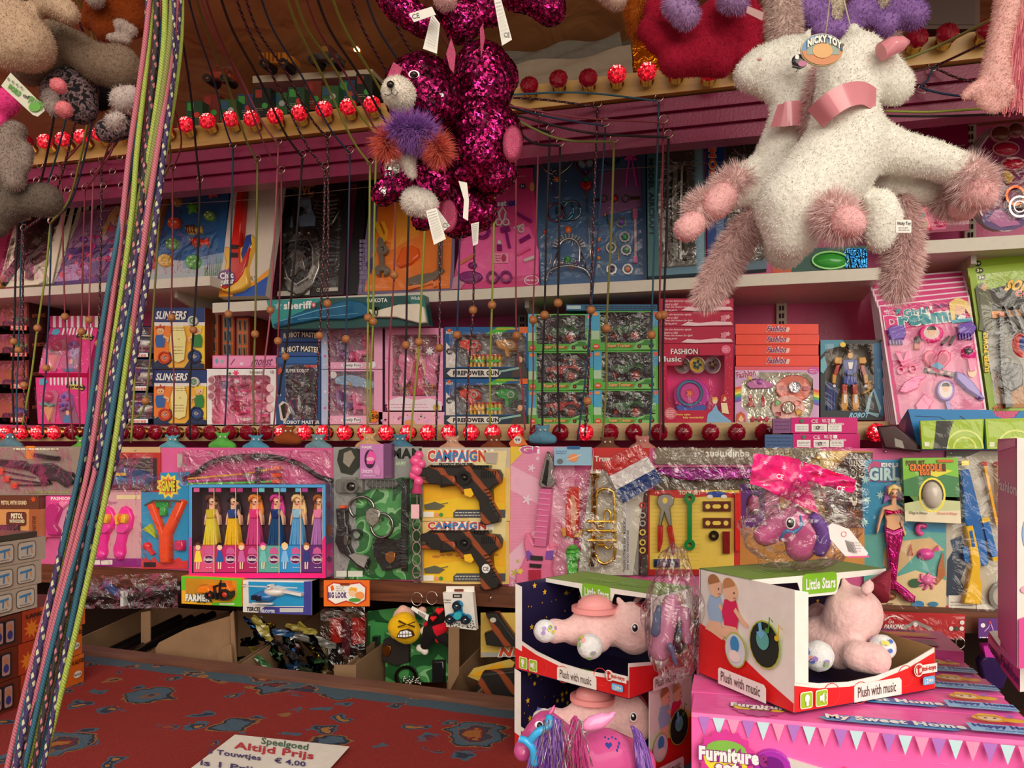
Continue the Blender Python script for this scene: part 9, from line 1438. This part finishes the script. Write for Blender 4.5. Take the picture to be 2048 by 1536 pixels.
# pink hand at the right
t=plush('pink_hand_plush','pale pink plush hand with curled fingers at the upper right edge',(2010,0),[[(2020,-20,26),(2008,40,24),(1994,100,23),(1990,140,26)],[(1984,148,24),(2000,145,22)],[(1985,170,24),(2005,185,24)],[(1968,172,17),(1950,178,15),(1936,188,12),(1926,194,8)],[(1990,186,15),(1968,196,12),(1962,204,10)],[(2000,198,14),(1978,206,12),(1966,212,10)],[(2008,205,12),(1992,218,11),(1984,224,8)]],'e8b4ae',1.1,5000,.003)
strands(t,'hair',260,lambda a:(2030+a*40,-20,1.12),lambda u,j:(-22*u+j*12*u,220*u,0),haircol('rose_fur',[(0,'c04868'),(1,'f09898')]),.0012,5,'long rose hair')
# ================================================================ CORDS, RINGS AND BEADS
cols=['blue','pink','purple','pink','lime','blackpink','pink','blackpink','lime','blue','purple','olive','blackpink','blue','pink','purple','lime','purple']
CEN=[(-60,330),(100,322),(300,298),(420,280),(600,250),(890,203),(1050,165),(1300,106),(1540,52),(1640,28)]
cc_={}
for i,c in enumerate(cols):
 cc_[c]=cc_.get(c,0)+1;P=[]
 for k,(y,x)in enumerate(CEN):wd=66+6*math.sin(k);off=(i/(len(cols)-1)-.5)*wd+7*math.sin(i*2.4+k*1.1);P.append(D(x+off,y,.93-.012*k+.012*math.cos(i*1.9+k*.7)))
 b=MB();b.tube(curve(P,6),.0026+.0003*(i%3),ROPE[c],8,True);Thing('bundle_cord',f'{PINKNAME[c]} cord in the thick hanging bundle at left, {ORD[cc_[c]-1]} of that colour','cord',P[0],'cords of the thick bundle',mb=b)
AN=[(60,'motorcycle boxes'),(205,'slipper boxes'),(300,'helicopter boxes'),(412,'watch boxes'),(552,'pink jewellery boxes'),(642,'robot boxes'),(768,'pony boxes'),(890,'winged doll box'),(1056,'blaster boxes'),(1182,'left tractor boxes'),(1300,'right tractor boxes'),(2000,'Fashion Music box')]
HC=[(35,440,28,683,28,850,'black',60),(45,420,37,700,35,860,'blue',90),(47,455,48,770,52,860,'blackpink',110),(101,440,75,656,45,850,'lime',130),(103,440,92,736,85,870,'navy',140),(122,325,130,633,146,880,'rose',170),(170,374,163,663,160,860,'rose',190),(187,344,178,640,175,845,'pink',210),(203,316,197,687,193,850,'blackpink',230),(322,362,291,802,236,882,'olive',300),(280,380,271,704,262,885,'lime',310),(345,334,343,635,347,864,'rose',320),(400,358,387,660,380,880,'black',340),(466,290,457,628,450,852,'navy',368),(515,318,510,668,508,852,'olive',382),(557,282,541,620,520,868,'pink',390),(563,340,556,682,545,880,'rose',400),(605,308,571,713,558,790,'black',430),(650,332,639,671,628,852,'blackpink',460),(655,270,655,607,657,880,'blackpink',480),(700,300,692,678,689,852,'navy',510),(740,322,736,635,735,855,'lime',562),(753,262,746,643,740,845,'lime',580),(790,300,788,550,777,852,'rose',600),(822,300,812,690,805,850,'black',622),(856,320,838,684,820,884,'lime',652),(880,320,879,696,872,880,'blackpink',690),(920,300,914,670,913,875,'navy',720),(952,300,946,620,932,882,'blackpink',760),(990,280,984,610,980,852,'lime',800),(1032,290,1033,671,1050,860,'rose',840),(1078,226,1066,640,1061,860,'rose',1000),(1100,258,1089,630,1085,862,'black',1001),(1120,285,1116,606,1119,864,'black',1002),(1195,207,1175,802,1170,872,'blackpink',1003),(1211,245,1182,620,1155,880,'navy',1004),(1228,277,1213,657,1205,880,'olive',1005),(1318,195,1303,670,1298,882,'blue',1006),(1327,238,1319,632,1320,880,'rose',1007),(1337,268,1327,630,1327,866,'black',1008)]
an=lambda x:next(a for l_,a in AN if x<l_)
tot={};seen={}
for h_ in HC:k=(h_[6],an(h_[2]));tot[k]=tot.get(k,0)+1
rd_=random.Random(4)
def cring(px,py,d,label,grp='screw eyes under the cornice'):
 c=W(px,py,d);b=MB();R_=8.5*d/F;b.tube([c+Vector((R_*math.cos(a),.002*math.sin(a),R_*math.sin(a)))for a in[i*math.pi/8 for i in range(17)]],.0016,M('b8a898','metal'),5,cap=False);b.tube([c+UP*R_,c+UP*(R_+.004)+Vector((0,.012,0))],.0011,M('9a8478','metal'),5);Thing('screw_eye',label,'screw eye',c,grp,mb=b)
for(xr,yr,xb,yb,xe,ye,c,xt)in HC:
 k=(c,an(xb));seen[k]=seen.get(k,0)+1;wh=f'{PINKNAME[c]} cord with wooden bead before the {k[1]}'+('' if tot[k]==1 else f', {ORD[seen[k]-1]} such from left')
 p=W(xr,yr+7,1.932);fr=(1.06 if xt>900 else 1.25)
 if xt>=1000:j=xt-1000;P=[W(905+j*2,150+j*8,1.62),W(1000,185+(yr-195)*.4+j,1.78),W((1000+xr)/2,yr-6+rd_.uniform(-4,6),1.87),p]
 elif xt<330:P=[W(xt+8,-40,1.3),W(xt+2 if xt>200 else xt+60,120,1.5),W((xt+xr)/2+30,yr-60,1.8),p]
 else:P=[W(xt,-40,1.35),W(xt+(xr-xt)*.12+14,60,1.5),W(xt+(xr-xt)*.42+16,yr*.52,1.72),W(xt+(xr-xt)*.75+8,yr*.86,1.86),p]
 d2=2.03;e=W(xe,ye,d2);fr_=(yb-yr)/(ye-yr);db=1.932+(d2-1.932)*fr_;bp=W(xb,yb,db)
 m1=W(xr+(xb-xr)*.45+rd_.uniform(-2,2),yr+(yb-yr)*.5,1.932+(d2-1.932)*fr_*.5);m2=W(xb+(xe-xb)*.5+rd_.uniform(-4,4),yb+(ye-yb)*.5,(db+d2)/2)
 t=Thing('pull_cord',wh,'cord',p,'pull cords with wooden beads');r_=.0024 if c in('pink','rose','navy','blue')else .003
 b=MB();b.tube(curve(P,7),r_,ROPE[c],6,True);b.tube(curve([p,m1,bp,m2,e],6),r_,ROPE[c],6,True);t.add('cord',b)
 b=MB();V_,F_=ico(3);b.raw([bp+v*.0112 for v in V_],F_,BEADM,True);t.add('wooden_bead',b);b=MB();b.ball(bp-UP*.014,.0035,ROPE[c],1);t.add('knot',b)
 cring(xr,yr,1.932,'screw eye guiding the '+wh.replace(' with wooden bead','').replace(' such',''))
for i,(x,y)in enumerate(((73,360),(80,330),(107,357),(135,380),(148,350),(160,318),(207,372),(225,343),(240,313),(243,370),(1845,178),(1866,133))):cring(x,y,1.932,'empty screw eye under the cornice '+(f'left of the cord bundle, {ORD[i]} from left' if x<300 else['lower','upper'][i-10]+' one beside the right unicorn'),'empty screw eyes')
# slack cords at the far right
for i,(P,c)in enumerate((([(1780,130,1.5),(1880,90,1.5),(2000,30,1.4),(2100,-20,1.3)],'olive'),([(1790,150,1.6),(1866,133,1.9),(1960,90,1.7),(2100,20,1.5)],'blackpink'),([(1770,222,1.8),(1860,224,1.85),(1960,218,1.8),(2080,214,1.7)],'lime'),([(1770,232,1.82),(1900,232,1.85),(2080,224,1.7)],'black'),([(1866,137,1.93),(1856,160,1.93),(1845,176,1.93),(1920,192,1.9),(2060,196,1.8)],'navy'),([(1870,136,1.93),(1930,160,1.9),(2060,180,1.8)],'blackpink'))):
 b=MB();b.tube(curve([W(*p)for p in P],7),.0025,ROPE[c],6,True);Thing('slack_cord',f'{PINKNAME[c]} slack cord stretched behind the pink hand, {ORD[i]} from the top','cord',W(*P[0]),'slack cords at the right',mb=b)
# ---- small plush key rings peeping over the ledge
KK[0]=1.1
for x,y,c1,c2,lab in((20,880,'5a7a88','a87848','blue and orange small plush at the left end of the ledge'),(165,888,'58a040','c03030','green and red small plush left of the cord bundle'),(345,885,'5a98a8','d8a838','blue and yellow small plush under the watch boxes'),(445,880,'58a848','3858a0','green small plush with leggy arms on the ledge'),(512,885,'4a8ca8','e0a028','blue and yellow small plush beside the brown bear'),(576,868,'8a4420','a82830','brown small plush bear with red collar on the ledge'),(637,884,'6a8c98','b8a8a0','tiny blue and grey plush right of the bear'),(738,882,'c8a070','3a2418','tan small plush dog with dark nose on the ledge'),(800,884,'4a7890','c86838','blue small plush tail beside the dog'),(905,888,'c89880','a87060','beige small plush tip under the blaster boxes'),(988,886,'7a4028','8a5030','flat brown small plush under the blaster boxes'),(1085,866,'5888a0','e0a828','blue grey and yellow small plush under the left tractors'),(1215,890,'6a4434','8a5c48','brown small plush back under the right tractors'),(1285,888,'b87870','8a4848','small crumpled pink plush above the flag')):
 d=2.03;s=d/F;t=Thing('small_plush',lab,'plush toy',W(x,893,d),'small plush toys on the ledge');q=lambda a,e,r:(W(x+a,y+e,d),r*s)
 t.mesh('plush_body',body([[q(-20,12,10),q(0,8,16),q(20,13,10)],[q(0,-6,11)],[q(-12,-14,5)],[q(12,-14,5)]],c1,.005,3));t.mesh('belly',body([[q(4,12,12)]],c2,.005,2))
 b=MB(wall(d-.018));[b.dome(x+e,y-6,2,2.2,('f0e8e0','gloss'),.003)for e in(-5,5)];[b.dome(x+e,y-6,1,1.2,('181414','gloss'),.0045)for e in(-5,5)];t.add('eyes',b)
b=MB(wall(1.99));b.poly([(1018,886),(1040,866),(1056,890),(1022,894)],'d87030',.003);b.h=.0035;b.ell(1036,880,8,8,'d8d4cc');b.text('99',1031,877,1041,883,'302828');Thing('orange_tag','orange cardboard tag with white circle on the ledge under the left tractors','tag',W(1036,894,1.99),mb=b)
# ---- right end: hair play cards, soldier cards and the blue carton
KK[0]=1.25
for i in(5,4,3,2,1,0):
 dx,dy=-i*4,-i*11;pl=wall(2.085+i*.011,14,1860,830);c=Card('hair_play_card','pink Girls Dreams card leaning on the right, '+['front one with all its toys in view','second one','third one','fourth one','fifth one','rearmost one'][i],[(1756+dx,612+dy),(1938+dx*.6,592+dy*.9),(1972,820),(1792+dx,850)],pl,'e8c8d4',group='Girls Dreams cards');c.pr(.02,.012,.98,.99,'c83478');c.tx('*',.05,.04,.12,.09,'f0d0e0')
 if i:c.done();continue
 c.pr(.06,.22,.96,.99,'d07098')
 for k in range(60):c.b.h=.0042;x,y=c.f(random.uniform(.05,.95),random.uniform(.03,.22));c.b.ell(x,y,1,1,'f0c8d8',n=6)
 for k in range(40):c.b.h=.0042;u,v=(k%8)*.11+.08,(k//8)*.15+.24;c.pr(u,v,u+.09,v+.12,'d884a8' if k%2 else 'c86490')
 c.b.h=.0048;c.tx("Girls'",.26,.06,.5,.12,'2c8c98',bold=.05,out='f0e8ec',ow=.1);c.tx('D',.05,.105,.19,.2,'d83080',bold=.07,out='f0e8ec',ow=.12);c.tx('reams',.2,.125,.76,.2,'2c8c98',bold=.07,out='f0e8ec',ow=.12);c.pg(starp(.2,.07,.04),'2c8c98');c.tx('Fashion',.6,.05,.74,.08,'6a2878',bold=.03);c.b.ell(*c.f(.86,.1),13,15,'e0b090');c.pg([(.76,.05),(.86,.01),(.97,.06),(.98,.2),(.92,.1),(.82,.08),(.8,.2),(.76,.2)],'e0c070');c.pr(.76,.2,.98,.23,'3898b0');c.b.ell(*c.f(.9,.66),9,12,'e0b898');c.done();c.film(BLIS,.004,10,.026,21)
 PP_,HP_=('6a48b0','gloss'),('e02888','gloss')
 for nm,fn in(('play_comb',lambda b:(b.poly([(1772,664),(1780,656),(1806,654),(1810,672),(1806,682),(1780,686)],PP_,.018,0,2),[b.line([(1778+k*6,684),(1779+k*6,692)],2.4,PP_,.014)for k in range(5)])),('play_comb',lambda b:(b.poly([(1912,654),(1940,646),(1950,660),(1944,672),(1914,674)],PP_,.018,0,2),[b.line([(1916+k*6,672),(1917+k*6,682)],2.4,PP_,.014)for k in range(5)])),('play_mirror',lambda b:(b.ell(1860,670,25,18,HP_,.016,0,3),b.ell(1860,670,16,13,'e0c8c0',.0165),b.ell(1860,668,7,9,'e8b090',.017),b.poly(ellp(1860,664,9,7,12,0,170,370),'281c18',.0175))),('nail_polish',lambda b:(b.rect(1826,690,1838,702,('b83828','gloss'),.014,0,1),b.rect(1828,677,1837,690,'281c1c',.014))),('make_up_brush',lambda b:(b.line([(1882,692),(1896,676)],5,('281820','gloss'),.014),b.line([(1898,692),(1908,674)],5,('281820','gloss'),.014))),('heart_palette',lambda b:(b.poly(heartp(1872,724,29),('d82070','gloss'),.014,0,3),b.poly(heartp(1872,726,21),'b01858',.015),b.poly([(1858,736),(1872,728),(1886,738),(1876,744)],'4888b0',.016))),('play_scissors',lambda b:(b.line([(1792,708),(1806,736)],7,HP_,.016),b.line([(1814,706),(1806,732)],7,HP_,.016),b.ring(1800,744,6,3,HP_,.012),b.ring(1824,740,7,3,HP_,.012))),('play_handle',lambda b:(b.dome(1936,708,17,16,HP_,.016),b.dome(1934,706,9,8,('4a4048','gloss'),.004,.014),b.line([(1938,720),(1942,745)],11,HP_,.014))),('eye_shadow',lambda b:(b.line([(1848,742),(1905,752)],9,('281820','gloss'),.012),[b.ell(1856+k*13,743+k*2.4,4,3,'d898a8',.0125)for k in range(4)])),('hair_clip',lambda b:b.poly([(1794,788),(1806,768),(1826,756),(1852,754),(1838,766),(1834,780),(1810,790)],('e03890','gloss'),.016,0,2)),('hand_mirror',lambda b:(b.ell(1888,784,19,22,('7850b0','gloss'),.016,0,3),b.ell(1888,784,13,16,'d8c8c8',.0165),b.ell(1888,780,6,8,'e8b090',.017),b.poly(ellp(1888,776,8,6,12,0,170,370),'201818',.0175),b.line([(1892,806),(1896,822)],8,('7850b0','gloss'),.014))),('hair_brush',lambda b:(b.poly([(1908,746),(1924,750),(1945,770),(1966,800),(1960,804),(1930,784),(1908,762)],PP_,.018,0,3),)),('play_purse',lambda b:b.poly([(1828,812),(1846,790),(1866,804),(1850,828),(1832,828)],('e04890','gloss'),.014,0,2))):c.toy(nm,fn)
for i in(2,1,0):
 c=Card('soldier_card','lime and black soldier print card with toy rifle, '+['front one','second one','rearmost one'][i],[(1938-i*4,552-i*15),(2110,535-i*15),(2110,822),(1978-i*4,822)],wall(2.1+i*.012,10,2010,820),'8aa828',group='soldier cards');c.b.ell(1962-i*4,556-i*14,8,6,'282c18');c.b.text('3+',1957-i*4,553-i*14,1967-i*4,559-i*14,'d0d8a0',bold=.04)
 if i:c.done();continue
 c.pg([(.15,.12),(.6,.08),(1,.06),(1,.4),(.1,.35)],'1c1a14');c.pg([(.05,.34),(.4,.3),(1,.28),(1,.95),(.12,.95)],'8a8880');c.pg([(.12,.72),(1,.68),(1,.98),(.14,.98)],'a06a2c');c.b.text('SOLDIER',2012,562,2100,582,'e0b020',bold=.06,sh=10,out='282010',ow=.09);c.b.text('COMBAT',2030,583,2100,595,'c83820',bold=.05,out='e8e0d0',ow=.09);c.b.text('SUPER POWER',0,0,0,0,'e0c020',q=[(1968,746),(1965,672),(1974,670),(1977,745)],bold=.06,out='282418',ow=.1);c.pg([(.04,.1),(.12,.06),(.2,.12),(.2,.3),(.14,.36),(.1,.44),(.04,.3)],'4a4c34');c.b.ell(1967,577,5,7,'c89868');c.b.poly([(1958,590),(1978,588),(1984,604),(1980,630),(1984,660),(1974,662),(1970,636),(1964,664),(1956,662),(1958,630)],'5a5c40');c.pr(.2,.28,.9,.33,'d88820');c.b.text('POW',1986,814,2006,821,'c83820',bold=.05);c.done();c.film(FILM,.005,10,.034,31)
 c.toy('toy_rifle',lambda b:(b.line([(1998,636),(2001,740)],9,BK,.02),b.line([(2004,740),(2012,818)],14,BK,.024),b.poly([(1990,735),(2010,728),(2040,735),(2040,775),(2014,790),(1996,776)],BK,.026,0,3),b.line([(1984,672),(2010,668)],5,BK,.022),b.rect(1994,630,2003,638,('c85828','gloss'),.02)));[c.toy('toy_arrow',lambda b,k=k:b.line([(2004+k*17,616),(2026+k*17,670)],4,BK,.02))for k in range(3)];c.toy('target',lambda b:(b.dome(2046,690,26,30,('c82820','gloss'),.012),b.dome(2048,690,18,22,('2848a0','gloss'),.016)))
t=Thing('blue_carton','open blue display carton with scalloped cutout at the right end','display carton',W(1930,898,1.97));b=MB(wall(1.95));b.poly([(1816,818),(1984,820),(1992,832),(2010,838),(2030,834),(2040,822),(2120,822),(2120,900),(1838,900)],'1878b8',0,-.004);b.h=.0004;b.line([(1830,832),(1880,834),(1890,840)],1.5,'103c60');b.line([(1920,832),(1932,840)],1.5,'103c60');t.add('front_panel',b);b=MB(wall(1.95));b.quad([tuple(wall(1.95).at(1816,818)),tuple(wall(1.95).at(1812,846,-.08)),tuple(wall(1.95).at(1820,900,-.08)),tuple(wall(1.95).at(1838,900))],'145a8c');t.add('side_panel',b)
for i,(x0,x1)in enumerate(((1838,1964),(1967,2110))):
 c=Card('lime_pack',['left','right'][i]+' glossy pack with lime slice print in the blue carton',[(x0,842-i*4),(x1,838-i*3),(x1-2,898),(x0+4,898)],wall(1.925),'98b820',.012,group='lime print packs',cat='pack');[c.b.line(ellp(x0+(88 if i==0 else 60),897,r_,r_,14,0,180,360),4,'c8d868')for r_ in(22,36)];c.b.poly([(x0+32,842),(x0+66,842),(x0+58,866),(x0+52,898),(x0+26,898),(x0+30,870)],'20201a')if i==0 else None;c.b.poly([(x0+8,884),(x0+18,884),(x0+18,893),(x0+8,893)],'d8dcc0');c.done('pack');c.film(BLIS,.003,6,.014,3+i)
b=MB(wall(1.95));b.poly([(1752,852),(1790,850),(1845,896),(1838,905),(1766,897)],('3a1c20','gloss'),.014,0,4);b.h=.0145;b.poly([(1786,876),(1802,882),(1806,897),(1788,893)],'8a847c');Thing('dark_wallet','dark glossy wallet with grey label beside the lit bulb and blue carton','wallet',W(1800,900,1.95),mb=b)
